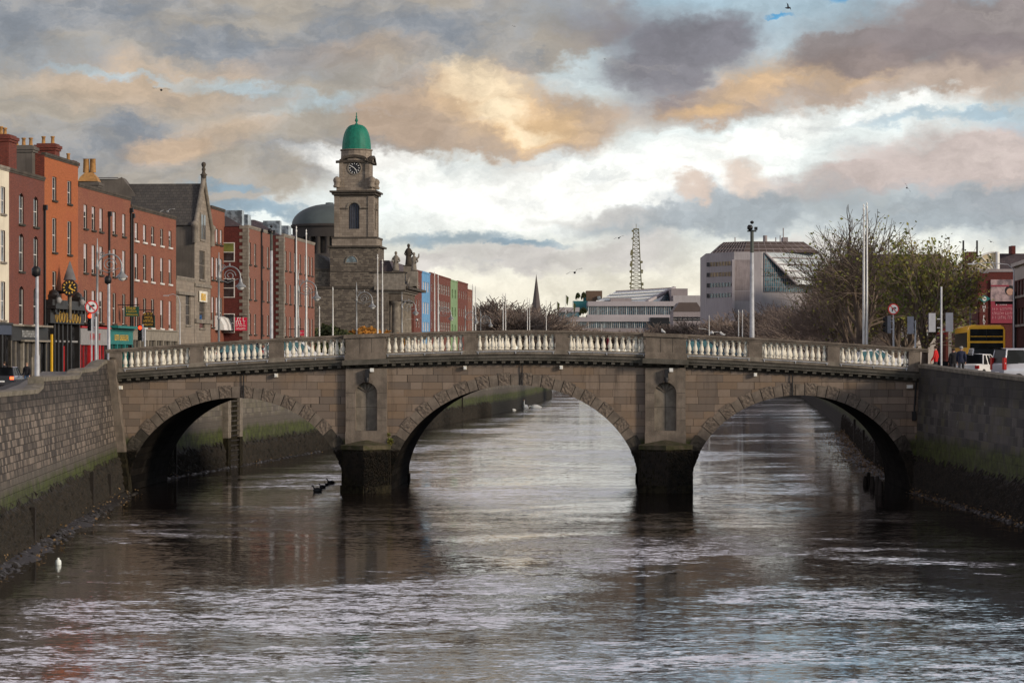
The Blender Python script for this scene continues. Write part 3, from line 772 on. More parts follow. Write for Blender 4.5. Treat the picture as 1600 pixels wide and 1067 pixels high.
sash_d = mat('sash_maroon', (.10, .022, .025), .5, var=.2)
glass_d = glass('glass_dark', (.030, .030, .034)); glass_b = glass('glass_blue', (.12, .17, .20), .1); glass_p = glass('glass_pale', (.20, .24, .28), .15)
blind_m = mat('window_blind', (.42, .38, .40), .7, var=.15, vs=2)
curtain_g = mat('blind_green', (.16, .17, .04), .7, var=.4, vs=1)  # plain olive green blind colour, no emission
copper = mat('copper_green', (.008, .165, .110), .6, var=.25, vs=1.2, streak=.25, bump=.15, bs=3)
copper_old = mat('copper_grey_green', (.085, .105, .110), .7, var=.2, vs=.2)
pot_m = mat('chimney_pot', (.38, .20, .07), .8, var=.3)
lead = mat('lead_flashing', (.13, .125, .13), .6, var=.2)
class Facade:
    """a wall plane: origin A (x, y), direction d along it, n out of it"""
    def __init__(s, A, d, n, z0):
        s.A = Vector((A[0], A[1])); s.d = Vector(d).normalized(); s.n = Vector(n).normalized(); s.z0 = z0
    def P(s, u, w, z): # u along, w out of wall
        p = s.A + s.d * u + s.n * w; return V3(p.x, p.y, z)
    def M(s, u, z, w=0.0):
        """matrix: local x along the wall to the viewer's right when facing it, y into the wall, z up"""
        o = s.P(u, w, z); right = V3(-s.n.y, s.n.x, 0) * 1.0
        r3 = V3(right.x, right.y, 0); inn = V3(-s.n.x, -s.n.y, 0)
        return Matrix(((r3.x, inn.x, 0, o.x), (r3.y, inn.y, 0, o.y), (0, 0, 1, o.z), (0, 0, 0, 1)))
    def u_of_px(s, px):
        k = (px - 800) / F   # X = k Y
        return (k * s.A.y - s.A.x) / (s.d.x - k * s.d.y)
    def Y(s, u): return s.A.y + s.d.y * u
    def z_of(s, px, py): return EYE + (560 - py) * s.Y(s.u_of_px(px)) / F
def wall_holes(mb, fa, L, z0, z1, holes, m, reveal=.14, u0=0.0):
    us = sorted({u0, L} | {h[0] for h in holes} | {h[1] for h in holes}); zs = sorted({z0, z1} | {h[2] for h in holes} | {h[3] for h in holes})
    us = [u for u in us if u0 <= u <= L]; zs = [z for z in zs if z0 <= z <= z1]
    flip = (fa.d.x * fa.n.y - fa.d.y * fa.n.x) > 0
    def q(pts): mb.face(pts[::-1] if flip else pts, m)
    for a, b in zip(us, us[1:]):
        for c, d in zip(zs, zs[1:]):
            um, zm = (a + b) / 2, (c + d) / 2
            if any(h[0] < um < h[1] and h[2] < zm < h[3] for h in holes): continue
            q([fa.P(a, 0, c), fa.P(b, 0, c), fa.P(b, 0, d), fa.P(a, 0, d)])
    for h in holes:
        a, b, c, d = h[:4]; r = -reveal - .1
        for e in ([(a, c), (a, d)], [(b, d), (b, c)], [(a, d), (b, d)], [(b, c), (a, c)]):
            q([fa.P(e[0][0], 0, e[0][1]), fa.P(e[1][0], 0, e[1][1]), fa.P(e[1][0], r, e[1][1]), fa.P(e[0][0], r, e[0][1])])
WIN = {}
def win_mesh(w, h, fm, gm, bars=(1, 1), rv=.12, arch=False, blind=0.0):
    k = (round(w, 2), round(h, 2), fm.name, gm.name, bars, rv, arch, blind)
    if k in WIN: return WIN[k]
    f = MB(); t = .055
    if w < 2.0:
        for s_ in (-1, 1): f.box(min(s_ * (w / 2 - .012), s_ * (w / 2 + .004)), max(s_ * (w / 2 - .012), s_ * (w / 2 + .004)), .004, rv - .022, .01, h - .01, jamb_shade_m)
    f.box(-w / 2, w / 2, rv - .01, rv + .05, 0, t, fm); f.box(-w / 2, w / 2, rv - .01, rv + .05, h - t, h, fm)
    for s_ in (-1, 1): f.box(min(s_ * w / 2, s_ * (w / 2 - t)), max(s_ * w / 2, s_ * (w / 2 - t)), rv - .008, rv + .048, t, h - t, fm)
    for i in range(1, bars[1] + 1): z = h * i / (bars[1] + 1); f.box(-w / 2 + t, w / 2 - t, rv - .01, rv + .04, z - .03, z + .03, fm)
    for i in range(1, bars[0] + 1): x = -w / 2 + w * i / (bars[0] + 1); f.box(x - .018, x + .018, rv - .004, rv + .036, t, h - t, fm)
    if arch:
        n = 6   # segmental head filled with brick spandrels
        for i in range(n):
            x0, x1 = -w / 2 + w * i / n, -w / 2 + w * (i + 1) / n
            g = lambda x: h - .28 * (2 * x / w) ** 2
            f.prism([(x0, g(x0)), (x1, g(x1)), (x1, h + .001), (x0, h + .001)], 'y', .005, rv + .06, arch)
    g = MB(); g.box(-w / 2 + t * .5, w / 2 - t * .5, rv + .02, rv + .03, t * .5, h - t * .5, gm)
    if blind: g.box(-w / 2 + t, w / 2 - t, rv + .012, rv + .019, h * (1 - blind), h - t, blind_m)
    WIN[k] = (f.mesh('window'), g.mesh('pane')); return WIN[k]
SILL = {}
def add_window(parent, fa, u, z0, w, h, fm=None, gm=None, bars=(1, 1), rv=.12, arch=False, sill=None, base=None, blind=0.0, pane=True):
    fm = fm or sash_w; gm = gm or glass_d
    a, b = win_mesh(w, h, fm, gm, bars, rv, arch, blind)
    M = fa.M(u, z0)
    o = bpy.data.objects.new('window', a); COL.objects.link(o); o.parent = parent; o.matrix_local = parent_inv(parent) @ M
    p = bpy.data.objects.new('pane', b); COL.objects.link(p); p.parent = o
    if sill is not None:
        k = (round(w, 2), sill.name)
        if k not in SILL:
            s_ = MB(); s_.box(-w / 2 - .12, w / 2 + .12, -.14, rv, -.16, -.003, sill); SILL[k] = s_.mesh('sill')
        q = bpy.data.objects.new('sill', SILL[k]); COL.objects.link(q); q.parent = o
    return o
def parent_inv(p): return Matrix.Translation(-p.location) if p.rotation_euler.z == 0 else (Matrix.Translation(p.location) @ RZ(p.rotation_euler.z)).inverted()
def part(mb, name, parent):
    """geometry given in world coordinates, parented to a thing standing at its base"""
    I = parent_inv(parent); mb.v = [tuple(I @ Vector(v)) for v in mb.v]
    return mb.build(name, parent)
def wbox(mb, fa, u0, u1, w0, w1, z0, z1, m):
    A = [fa.P(u0, w0, z0), fa.P(u1, w0, z0), fa.P(u1, w1, z0), fa.P(u0, w1, z0)]
    B = [V3(p.x, p.y, z1) for p in A]
    fl = (fa.d.x * fa.n.y - fa.d.y * fa.n.x) < 0
    fs = [A[::-1], B] + [[A[i], A[(i + 1) % 4], B[(i + 1) % 4], B[i]] for i in range(4)]
    for f in fs: mb.face(f[::-1] if fl else f, m)
DL, NL = (.0774, 1.0), (1.0, -.0774)
def FL(px, off=0.0):
    """facade line of the north quay: point seen at photo column px"""
    k = (px - 800) / F; c = 52.17 - off; Y = c / (.0774 - k); return Facade((-c + .0774 * Y, Y), DL, NL, 5.2)
def terrace(name, px0, px1, py_top, m, rows, cols, label, cat='building', off=0.0, depth=11, ww=1.05, fm=None, gm=None, sill=None, bars=(1, 1), arch=False, shop_py=None,
            shop=None, coping=stone_trim_dk, roof=None, roof_h=1.8, blinds=0, side=None, ref=None, row_ref=None, group=None):
    fa = FL(px0, off); L = fa.u_of_px(px1); zt = EYE + (560 - py_top) * fa.A.y / F
    root = empty(name, (fa.A.x, fa.A.y, 5.2), label=label, cat=cat, group=group)
    holes = []; wins = []
    rp = row_ref or cols[0]
    for r, (ya, yb) in enumerate(rows):
        z1, z0 = fa.z_of(rp, ya), fa.z_of(rp, yb)
        for c in cols:
            u = fa.u_of_px(c); holes.append((u - ww / 2, u + ww / 2, z0, z1)); wins.append((u, z0, z1 - z0))
    zb = 5.0
    if shop_py is not None: zb = fa.z_of(rp, shop_py)
    w = MB(); wall_holes(w, fa, L, zb if shop is not None else 5.0, zt, holes, m)
    # sides, back, roof
    sm_ = side or m
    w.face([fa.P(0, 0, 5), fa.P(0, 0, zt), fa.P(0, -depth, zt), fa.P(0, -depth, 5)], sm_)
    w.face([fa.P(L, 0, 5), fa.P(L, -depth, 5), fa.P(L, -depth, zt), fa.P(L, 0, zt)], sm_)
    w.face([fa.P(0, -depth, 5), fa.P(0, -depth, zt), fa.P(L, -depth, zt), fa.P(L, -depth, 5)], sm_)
    part(w, 'wall', root)
    c = MB(); wbox(c, fa, -.01, L + .01, -.25, .10, zt, zt + .20, coping); wbox(c, fa, 0.01, L - .01, -.1, .05, zt - .14, zt - .003, coping); part(c, 'parapet', root)
    r = MB(); rm = roof or slate
    if roof_h > 0:
        e = [fa.P(0.02, -.25, zt + .02), fa.P(L - .02, -.25, zt + .02), fa.P(L - .02, -depth, zt + .02), fa.P(.02, -depth, zt + .02)]
        a, b = fa.P(.02, -depth / 2, zt + roof_h), fa.P(L - .02, -depth / 2, zt + roof_h)
        r.face([e[0], e[1], b, a], rm); r.face([e[2], e[3], a, b], rm); r.face([e[3], e[0], a], sm_); r.face([e[1], e[2], b], sm_)
    else: r.face([fa.P(0, 0, zt), fa.P(L, 0, zt), fa.P(L, -depth, zt), fa.P(0, -depth, zt)], lead)
    part(r, 'roof', root)
    rnd = random.Random(int(px0 * 7))
    for (u, z0, h) in wins:
        add_window(root, fa, u, z0, ww, h, fm, gm, bars, arch=(m if arch else False), sill=sill, blind=(rnd.choice([0, 0, .3, .5, .85]) if blinds else 0))
    return root, fa, L, zt, zb
def downpipe(root, fa, u, z0, z1):
    d = MB(); d.tube([fa.P(u, .12, z0), fa.P(u, .12, z1)], .09, black_m, 6); wbox(d, fa, u - .2, u + .2, .02, .3, z1, z1 + .4, black_m); part(d, 'downpipe', root)
def chimney(root, c, sx, sy, z0, z1, m, pots=3, ax='x', cap=None, rot=-.077):
    M = TR(c[0], c[1], 0) @ RZ(rot); s_ = MB(); s_.box(-sx / 2, sx / 2, -sy / 2, sy / 2, z0, z1, m, M)
    s_.box(-sx / 2 - .1, sx / 2 + .1, -sy / 2 - .1, sy / 2 + .1, z1, z1 + .18, cap or m, M); s_.box(-sx / 2 - .18, sx / 2 + .18, -sy / 2 - .18, sy / 2 + .18, z1 + .183, z1 + .42, cap or m, M); s_.box(-sx / 2, sx / 2, -sy / 2, sy / 2, z1 + .423, z1 + .55, cap or m, M)
    o = part(s_, 'chimney', root)
    for i in range(pots):
        p = MB(); x = -sx / 2 + sx * (i + .5) / pots if ax == 'x' else 0; y = 0 if ax == 'x' else -sy / 2 + sy * (i + .5) / pots
        p.lathe([(.20, 0), (.15, .1), (.13, .5), (.19, .53), (.17, .62)], pot_m, c=(x, y, z1 + .55), n=8, M=M); part(p, 'chimney_pot', root)
# ================================================================ NORTH QUAY (left)
frT = mat('shop_black', (.020, .018, .018), .35, var=.3); red_sh = mat('shop_red', (.42, .015, .018), .45, var=.15); teal_sh = mat('shop_teal', (.012, .16, .15), .45, var=.2)
stone_sh = mat('shop_stone', (.25, .22, .18), .85, var=.3, vs=2, streak=.3); blue_sh = mat('shop_slate_blue', (.045, .055, .085), .5, var=.2); grey_sh = mat('shop_grey', (.26, .25, .25), .6, var=.2)
silver_tx = mat('silver_lettering', (.42, .42, .42), .4); green_sg = mat('sign_green', (.010, .075, .055), .5, var=.2); yellow_m = mat('yellow_paint', (.72, .42, .02), .5, var=.1)
def shopfront(root, fa, u0, u1, zf, m, kind='plain', doors=2, gl=None, fas=.75, fmat=None, txt=None, tm=None, pil=None):
    """ground floor: fascia with optional name, pilasters, glazing between"""
    s_ = MB(); wbox(s_, fa, u0 + .02, u1 - .02, -.02, .22, zf - fas, zf - .01, fmat or m); wbox(s_, fa, u0, u1, -.02, .34, zf + .0, zf + .14, m)
    wbox(s_, fa, u0, u1, -.3, .18, 5.05, 5.75, m)
    n = doors + 1
    for i in range(n + 1):
        u = u0 + (u1 - u0) * i / n; wbox(s_, fa, u - .18, u + .18, -.1, .20, 5.75, zf - fas, pil or m)
    for i in range(n):
        ua = u0 + (u1 - u0) * (i + .5) / n; wbox(s_, fa, ua - .03, ua + .03, -.1, .1, 5.75, zf - fas, pil or m)
    o = part(s_, 'shopfront', root)
    g = MB(); wbox(g, fa, u0 + .1, u1 - .1, -.08, -.02, 5.7, zf - fas, gl or glass_d); part(g, 'shop_window', root)
    d = MB(); ud = u0 + (u1 - u0) * .62; wbox(d, fa, ud, ud + 1.0, -.01, .06, 5.2, 7.4, pil or m); part(d, 'door', root)
    if txt:
        t = MB(); M = fa.M((u0 + u1) / 2, zf - fas / 2, .235); strokes(t, txt[1] * txt[2], txt[0], tm or silver_tx, M, int(u1 * 9), .02); part(t, 'sign_lettering', root)
def left_row():
    r, fa, L, zt, zb = terrace('town_house', -30, 14, 254, render_cream, [(292, 334), (360, 409), (440, 500)], [-22, -8, 4.5], 'cream rendered house at the left edge of the photo', ww=1.2, sill=stone_trim, shop_py=507, shop=1, row_ref=4.5, fm=sash_w, gm=glass_p, coping=stone_trim)
    shopfront(r, fa, 0, L, zb, frT, fmat=blue_sh, gl=glass_d)
    p = fa.P(L + 3.0, -1.3, 0); chimney(r, (p.x, p.y), 1.5, 2.2, zt - 1, EYE + (560 - 223) * p.y / F, brick_chim, 2, ax='y')
    r, fa, L, zt, zb = terrace('town_house', 14, 69.5, 266, brick_dark, [(302, 350), (365, 424), (447, 507)], [33.5, 56], 'brown brick house with arched sash windows between cream house and orange house', ww=1.35, sill=granite_dark, arch=True, shop_py=510, shop=1, bars=(0, 1))
    shopfront(r, fa, 0, L, zb, stone_sh, fmat=frT, doors=2, fas=1.1, txt=(.5, 5.0, 1.0), pil=stone_sh)
    e = MB(); wbox(e, fa, L * .25, L * .98, .20, .5, zb - 1.15, zb - 1.02, stone_sh); wbox(e, fa, L * .3, L * .93, .20, .9, zb - .02, zb + .12, stone_sh); part(e, 'canopy', r); downpipe(r, fa, L - .3, 5.3, zt - 2.4)
    p = fa.P(L * .98, -1.5, 0); chimney(r, (p.x - .1, p.y), 1.7, 1.3, zt - .5, EYE + (560 - 239) * p.y / F, render_grey, 3, cap=render_grey)
    # orange house with the pub front and projecting clock
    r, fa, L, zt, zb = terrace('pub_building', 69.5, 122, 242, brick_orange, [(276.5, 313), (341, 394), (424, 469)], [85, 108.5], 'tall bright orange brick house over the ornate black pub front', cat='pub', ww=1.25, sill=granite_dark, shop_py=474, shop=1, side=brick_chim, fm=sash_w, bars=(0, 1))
    for i in (0.15, .85):
        q = MB(); M = fa.M(L * i, zb + .1, .3)
        q.box(-.5, .5, -.35, .5, -1.0, .35, frT, M); q.box(-.6, .6, -.45, .5, .353, .55, frT, M); q.lathe([(.45, .55), (.4, .75), (.15, .95)], frT, n=8, M=M); q.lathe([(.2, 0), (.32, .25), (.15, .45)], grey_sh, c=(0, -.4, -.1), n=6, M=M); part(q, 'carved_console', r)
    s_ = MB(); wbox(s_, fa, -.1, L + .1, -.02, .5, zb - 1.6, zb - .5, frT); wbox(s_, fa, -.15, L + .15, -.02, .95, zb - .48, zb - .2, frT); wbox(s_, fa, .2, L - .2, -.02, .6, zb - .2, zb + .25, frT)
    for i in range(9): u = L * (i + .5) / 9; wbox(s_, fa, u - .12, u + .12, .5, .75, zb - .75, zb - .48, frT)
    part(s_, 'fascia', r)
    t = MB(); 
    for i in range(8):
        Mi_ = fa.M(L * (.16 + .68 * i / 7), zb - 1.08, .54); t.tube([Mi_ @ V3(.30 * math.cos(a_), 0, .42 * math.sin(a_)) for a_ in [2 * PI * k_ / 12 for k_ in range(13)]], .028, gold_m, 4); part(t, 'sign_lettering', r)
    g = MB(); wbox(g, fa, .3, L - .3, -.25, -.18, 5.6, zb - 1.6, glass_d)
    part(g, 'shop_window', r)
    c = MB()
    for i, u in enumerate([0.1, 2.4, 3.6, 4.9, 6.4, 7.6, L - .3]): wbox(c, fa, u - .18, u + .18, -.2, .22, 5.1, zb - 1.6, frT)
    wbox(c, fa, 0, L, -.2, .15, 5.1, 5.9, frT); wbox(c, fa, 0, L, -.2, .1, 8.6, 8.75, grey_sh); part(c, 'shopfront', r)
    d = MB(); uy = fa.u_of_px(75.5); wbox(d, fa, uy - .14, uy + .14, .22, .34, 5.2, 9.2, yellow_m); part(d, 'yellow_post', r)
    d = MB(); wbox(d, fa, 5.1, 6.2, -.1, .02, 5.2, 8.3, red_sh); part(d, 'door', r)
    ck = MB(); u = fa.u_of_px(90); z0, z1 = fa.z_of(97, 463), fa.z_of(97, 438)
    # octagonal clock box turned towards the street, steep cap
    Mc = TR(*fa.P(u, 1.0, 0)); R_ = (z1 - z0) / 2
    oc = [(R_ * math.cos(PI / 8 + PI / 4 * i) * 1.0, (z0 + z1) / 2 + R_ * 1.08 * math.sin(PI / 8 + PI / 4 * i)) for i in range(8)]
    M2 = Mc @ RZ(.10)
    ck.prism(oc, 'y', -.55, .55, mat('clock_case', (.035, .016, .016), .5), M2)
    ck.lathe([(R_ * 1.05, z1 - .05), (R_ * .85, z1 + .3), (.03, z1 + 1.5)], lead, n=4, M=M2 @ RZ(PI / 4))
    ck.tube([fa.P(u, 0, z0 + .3), fa.P(u, 1.0, z0 + .3)], .12, black_m); ck.tube([V3(*(M2 @ V3(0, 0, z0 - 1.9))), V3(*(M2 @ V3(0, 0, z0)))], .14, granite_pale, 8)
    dl = MB(); zc = (z0 + z1) / 2
    dl.lathe([(R_ * .86, 0), (R_ * .86, .02)], black_m, n=24, M=M2 @ TR(0, -.58, zc) @ Matrix.Rotation(PI / 2, 4, 'X'))
    for k in range(12):
        a = PI * k / 6; dl.box(-.045, .045, -.62, -.60, R_ * .58, R_ * .80, gold_m, M2 @ TR(0, 0, zc) @ Matrix.Rotation(a, 4, 'Y'))
    for a, l in ((math.radians(22), .42), (math.radians(125), .58)): dl.box(-.06, .06, -.65, -.63, -.06, R_ * l, gold_m, M2 @ TR(0, 0, zc) @ Matrix.Rotation(a, 4, 'Y'))
    k = empty('wall_clock', tuple(fa.P(u, 0, z0)), label='dark octagonal clock with gold numerals and pointed cap on the orange pub house', cat='clock')
    part(ck, 'clock_case', k); part(dl, 'clock_face', k)
    p = fa.P(5.3, -1.1, 0); chimney(r, (p.x, p.y), 1.5, 1.5, zt - .8, EYE + (560 - 236) * p.y / F, brick_chim, 2); p = fa.P(L + .3, -.9, 0); chimney(r, (p.x, p.y), 1.2, 1.3, zt - 1, EYE + (560 - 262) * p.y / F, brick_chim, 1)
    # red brick row
    r, fa, L, zt, zb = terrace('town_house', 122, 204, 289, brick_red, [(320, 357), (381, 426), (453, 503)], [133.5, 146, 158, 178.5, 193.5], 'long red brick house of five bays over the red and teal shopfronts', ww=1.2, sill=granite_dark, shop_py=507, shop=1, blinds=1, roof_h=.9, bars=(0, 1))
    ur = fa.u_of_px(168); shopfront(r, fa, 0, ur, zb - .3, red_sh, fmat=grey_sh, txt=(.55, 4.0, 1.0), tm=red_sh, pil=red_sh, fas=1.4)
    shopfront(r, fa, ur, L, zb - .4, teal_sh, fmat=teal_sh, txt=(.5, 5.5, 1.0), tm=gold_m, pil=teal_sh, fas=1.2); e = MB(); wbox(e, fa, ur + .2, L - .2, .2, .9, zb - .2, zb + .02, teal_sh); part(e, 'shop_cornice', r)
    downpipe(r, fa, fa.u_of_px(169), 5.4, zt - 2.0); downpipe(r, fa, L - .25, 5.4, zt - 1.2)
    # grey rendered rear extension rising behind this house
    b = MB(); Yb = 262; A = at(134, 278, Yb); B = at(225, 278, Yb)
    b.prism([(A.x, 5.2), (B.x, 5.2), (B.x, at(0, 322, Yb).z), (at(190, 0, Yb).x, at(0, 277, Yb).z), (at(183, 0, Yb).x, at(0, 280, Yb).z), (A.x, at(0, 280, Yb).z)], 'y', 0, 3, render_grey, TR(0, Yb, 0))
    o = b.build('rear_building'); tag(o, 'plain grey gabled block rising behind the long red brick house', 'building')
    l = MB(); l.box(A.x - .3, at(185, 0, Yb).x, Yb - .3, Yb, at(0, 279, Yb).z, at(0, 277.6, Yb).z, lead); x = l.build('roof_edge', o)
    # five-bay brick house with stone ground floor
    r, fa, L, zt, zb = terrace('town_house', 204, 275, 323, brick_red, [(348.5, 376), (396, 437), (465, 511)], [213, 226, 238.5, 252.7, 265.8], 'five bay red brick house over pale stone ground floor with white window sills', ww=1.25, sill=sash_w, shop_py=515, shop=1, blinds=1, fm=sash_w, bars=(0, 1), roof_h=1.6)
    shopfront(r, fa, 0, L, zb - .05, stone_sh, fmat=stone_sh, doors=5, fas=.9, pil=stone_sh)
    p = fa.P(3.0, -4.5, 0); chimney(r, (p.x, p.y), 1.9, 1.6, zt, zt + 1.9, render_grey, 0, cap=render_grey); q = MB(); q.lathe([(1.3, 0), (1.05, .4), (.55, .8), (.45, .85)], pot_m, c=(p.x, p.y, zt + 2.45), n=4, ph=.5, smooth=False)
    for dx in (-.3, .3): q.lathe([(.3, 0), (.26, 1.2), (.32, 1.25)], pot_m, c=(p.x + dx, p.y, zt + 3.3), n=8)
    part(q, 'chimney_pot', r); downpipe(r, fa, .4, 5.4, zt - 1)
    # gabled stone-fronted building
    fa = FL(304); L = fa.u_of_px(329); z_e = EYE + (560 - 350) * fa.A.y / F; z_r = EYE + (560 - 287) * (fa.A.y + L / 2) / F; D = 16
    R = empty('gabled_building', (fa.A.x, fa.A.y, 5.2), label='stone gable-fronted building with steep slate roof and ball finial', cat='building')
    w = MB(); zc = z_e - 2.5
    hs = []; wn = []
    for (ya, yb) in ((336, 374), (392, 437), (463, 513)):
        u = fa.u_of_px(316); z0, z1 = fa.z_of(316, yb), fa.z_of(316, ya); hw = 1.1 if ya < 380 else 1.5
        hs.append((u - hw, u + hw, z0, z1)); wn.append((u, z0, 2 * hw, z1 - z0))
    wall_holes(w, fa, L, 5.0, z_e, [h for h in hs if h[3] < z_e - .1] , limest)
    # gable triangle (window in it is surface mounted inside a frame)
    w.face([fa.P(0, 0, z_e), fa.P(L, 0, z_e), fa.P(L / 2, 0, z_r + .3)], limest)
    for u in (0, L): w.face([fa.P(u, 0, 5), fa.P(u, 0, z_e), fa.P(u, -D, z_e), fa.P(u, -D, 5)], render_grey)
    part(w, 'wall', R)
    rf = MB(); e_ = .25
    rf.face([fa.P(-e_, .0, z_e - .15), fa.P(-e_, -D, z_e - .15), fa.P(L / 2, -D, z_r), fa.P(L / 2, .0, z_r)], slate); rf.face([fa.P(L + e_, -D, z_e - .15), fa.P(L + e_, .0, z_e - .15), fa.P(L / 2, .0, z_r), fa.P(L / 2, -D, z_r)], slate)
    part(rf, 'roof', R)
    cp = MB()
    for (u0, u1) in ((-.1, L / 2), (L + .1, L / 2)):
        cp.tube([fa.P(u0, .1, z_e - .2), fa.P(u1, .1, z_r + .45)], .32, stone_trim, 4)
    for u in (-.2, L + .2): cp.lathe([(.3, 0), (.3, 1.6), (.42, 1.7), (.42, 2.0), (.2, 2.2)], stone_trim, c=tuple(fa.P(u, .1, z_e - 1.9)), n=6)
    wbox(cp, fa, 0, L, 0, .15, 14.6, 14.9, stone_trim); wbox(cp, fa, 0, L, 0, .2, 10.9, 11.3, stone_trim); wbox(cp, fa, -.1, L + .1, 0, .35, 7.9, 8.3, stone_trim)
    part(cp, 'gable_coping', R)
    fn = MB(); fn.lathe([(.28, 0), (.28, .6), (.38, .7), (.2, .85), (.15, 1.05), (.22, 1.25), (.12, 1.45), (.2, 1.6), (.25, 1.78), (.18, 1.95), (0.02, 2.02)], stone_trim_dk, c=tuple(fa.P(L / 2, .1, z_r + .2)), n=8); part(fn, 'finial', R)
    for (u, z0, w_, h_) in wn:
        if z0 + h_ < z_e - .1: add_window(R, fa, u, z0, w_, h_, stone_trim, glass_d, (2, 1), sill=stone_trim)
        else:
            fr = MB(); wbox(fr, fa, u - w_ / 2 - .2, u + w_ / 2 + .2, 0, .12, z0 - .2, z0 + h_ + .2, stone_trim); o = part(fr, 'window', R)
            g = MB(); wbox(g, fa, u - w_ / 2, u + w_ / 2, .115, .13, z0, z0 + h_, glass_d); wbox(g, fa, u - .05, u + .05, .12, .16, z0, z0 + h_, stone_trim); part(g, 'pane', R)
    t = MB(); wbox(t, fa, L / 2 - 2.3, L / 2 + 1.8, .1, .14, 13.1, 14.2, baluster_m); strokes(t, 2.4, .7, yellow_m, fa.M(L / 2 - .3, 13.6, .16), 4, .03); part(t, 'nameplate', R)
    # lower wing beside it
    r, fa2, L2, zt2, zb2 = terrace('stone_wing', 275.5, 303.5, 434, limest, [(461, 508)], [294], 'low two storey stone wing with balustraded top beside the gabled building', ww=2.4, depth=10, roof_h=0, bars=(1, 2), fm=stone_trim, coping=stone_trim, sill=stone_trim)
    e = MB(); wbox(e, fa2, 0, L2, 0, .3, zt2 - 1.6, zt2 - 1.3, stone_trim); wbox(e, fa2, 0, L2 + 6, 0, .9, 7.6, 8.5, stone_trim)
    for i in range(12): u = .4 + i * 1.2; wbox(e, fa2, u - .25, u + .25, .2, 1.0, 6.9, 7.6, stone_trim)
    part(e, 'string_course', r)
    # narrow brick house
    r, fa, L, zt, zb = terrace('town_house', 330, 351, 324, brick_red, [(356, 380), (402, 437), (464, 511)], [332.5, 339, 345.5], 'narrow brick house with white box awnings beside the gabled building', ww=1.3, sill=granite_dark, blinds=1, roof=slate_purple, roof_h=2.2, bars=(0, 1))
    for u in (3.0, 6.2, 9.2):
        if u > L: continue
        a = MB(); z = 10.6
        prof_ = [(0, z + 1.2), (-.5, z + 1.0), (-.9, z + .3), (-1.0, z - .3), (0, z - .3)]
        M = fa.M(u, 0, 0); a.prism([(p[0], p[1]) for p in prof_], 'x', -1.0, 1.0, white_m, M); part(a, 'awning', r)
    # institute: two forward brick blocks with quoins
    for (pa, pb, pw, ytop, rows, cols, lab) in ((387, 425, 350, 354.5, [(379, 413), (434.5, 467.5), (490, 522)], [390.5, 398.7, 410, 418.5], 'red brick block with pale corner stones next to the narrow brick house'),
                                              (443, 491.5, 427, 368, [(392, 422.6), (444, 474), (494.6, 525)], [446.5, 453.5, 460.6, 469, 477, 482.5, 487.6], 'red brick block with pale corner stones nearest the church')):
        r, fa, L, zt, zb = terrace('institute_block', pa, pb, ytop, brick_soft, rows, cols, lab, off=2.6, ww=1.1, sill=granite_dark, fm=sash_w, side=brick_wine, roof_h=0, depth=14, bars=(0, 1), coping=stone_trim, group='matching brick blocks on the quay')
        q = MB(); z = 5.0; i = 0
        while z < zt - .1:
            l = .9 if i % 2 == 0 else .55
            wbox(q, fa, -.04, l, -l if 0 else -.3, .04, z, z + .34, stone_trim)
            wbox(q, fa, -.045, .3, -(1.45 - l), .035, z + .002, z + .338, stone_trim); z += .36; i += 1
        part(q, 'quoins', r)
        wf = Facade((fa.P(0, -14, 0).x, fa.P(0, -14, 0).y), (fa.n.x, fa.n.y), (-fa.d.x, -fa.d.y), 5.2)
        for (ya, yb) in ((379, 409), (435, 465), (490, 520)):
            z0, z1 = EYE + (560 - yb) * fa.A.y / F, EYE + (560 - ya) * fa.A.y / F
            for du in (0, -4.2):
                fr = MB(); u = 14 - 2.15 + du; wbox(fr, wf, u - .75, u + .75, 0, .08, z0, z1, sash_w); o = part(fr, 'side_window', r)
                g = MB(); wbox(g, wf, u - .66, u + .66, .075, .09, z0 + .08, (z0 + z1) / 2 - .04, glass_d); wbox(g, wf, u - .66, u + .66, .075, .09, (z0 + z1) / 2 + .04, z1 - .08, curtain_g if ya == 379 else glass_d); part(g, 'pane', r)
        rf = MB(); e = [fa.P(.6, -.7, zt + .1), fa.P(L - .6, -.7, zt + .1), fa.P(L - .6, -13.5, zt + .1), fa.P(.6, -13.5, zt + .1)]; t_ = [fa.P(3, -4, zt + 2.0), fa.P(L - 3, -4, zt + 2.0), fa.P(L - 3, -10, zt + 2.0), fa.P(3, -10, zt + 2.0)]
        for i in range(4): rf.face([e[i], e[(i + 1) % 4], t_[(i + 1) % 4], t_[i]], slate_purple)
        rf.face(t_, slate_purple); part(rf, 'slate_roof', r)
        dm = MB(); wbox(dm, fa, L * .5 - 1, L * .5 + 1, -3.0, -1.2, zt + .2, zt + 1.7, glass_p); part(dm, 'dormer', r); dm = MB(); wbox(dm, fa, L * .15 - .2, L * .15 + 1, -3.0, -1.0, zt + .2, zt + 1.9, glass_p); part(dm, 'dormer', r)
        downpipe(r, fa, L * (.52 if pa < 400 else .33), 5.3, zt - .2)
    # recessed link between the two blocks
    fa = FL(425, 0); b = MB(); wbox(b, fa, -1, 9, -8, 0, 5, 20.6, brick_wine); o = part(b, 'link_block', empty_link := empty('link_building', (fa.A.x, fa.A.y, 5.2), label='recessed dark brick link between the two quoined blocks', cat='building'))
    # distant coloured frontages past the church
    blue_r = mat('render_sky_blue', (.12, .29, .50), .8, var=.15, vs=.5, streak=.1); green_r = mat('render_green', (.19, .29, .15), .8, var=.15, vs=.5, streak=.15)
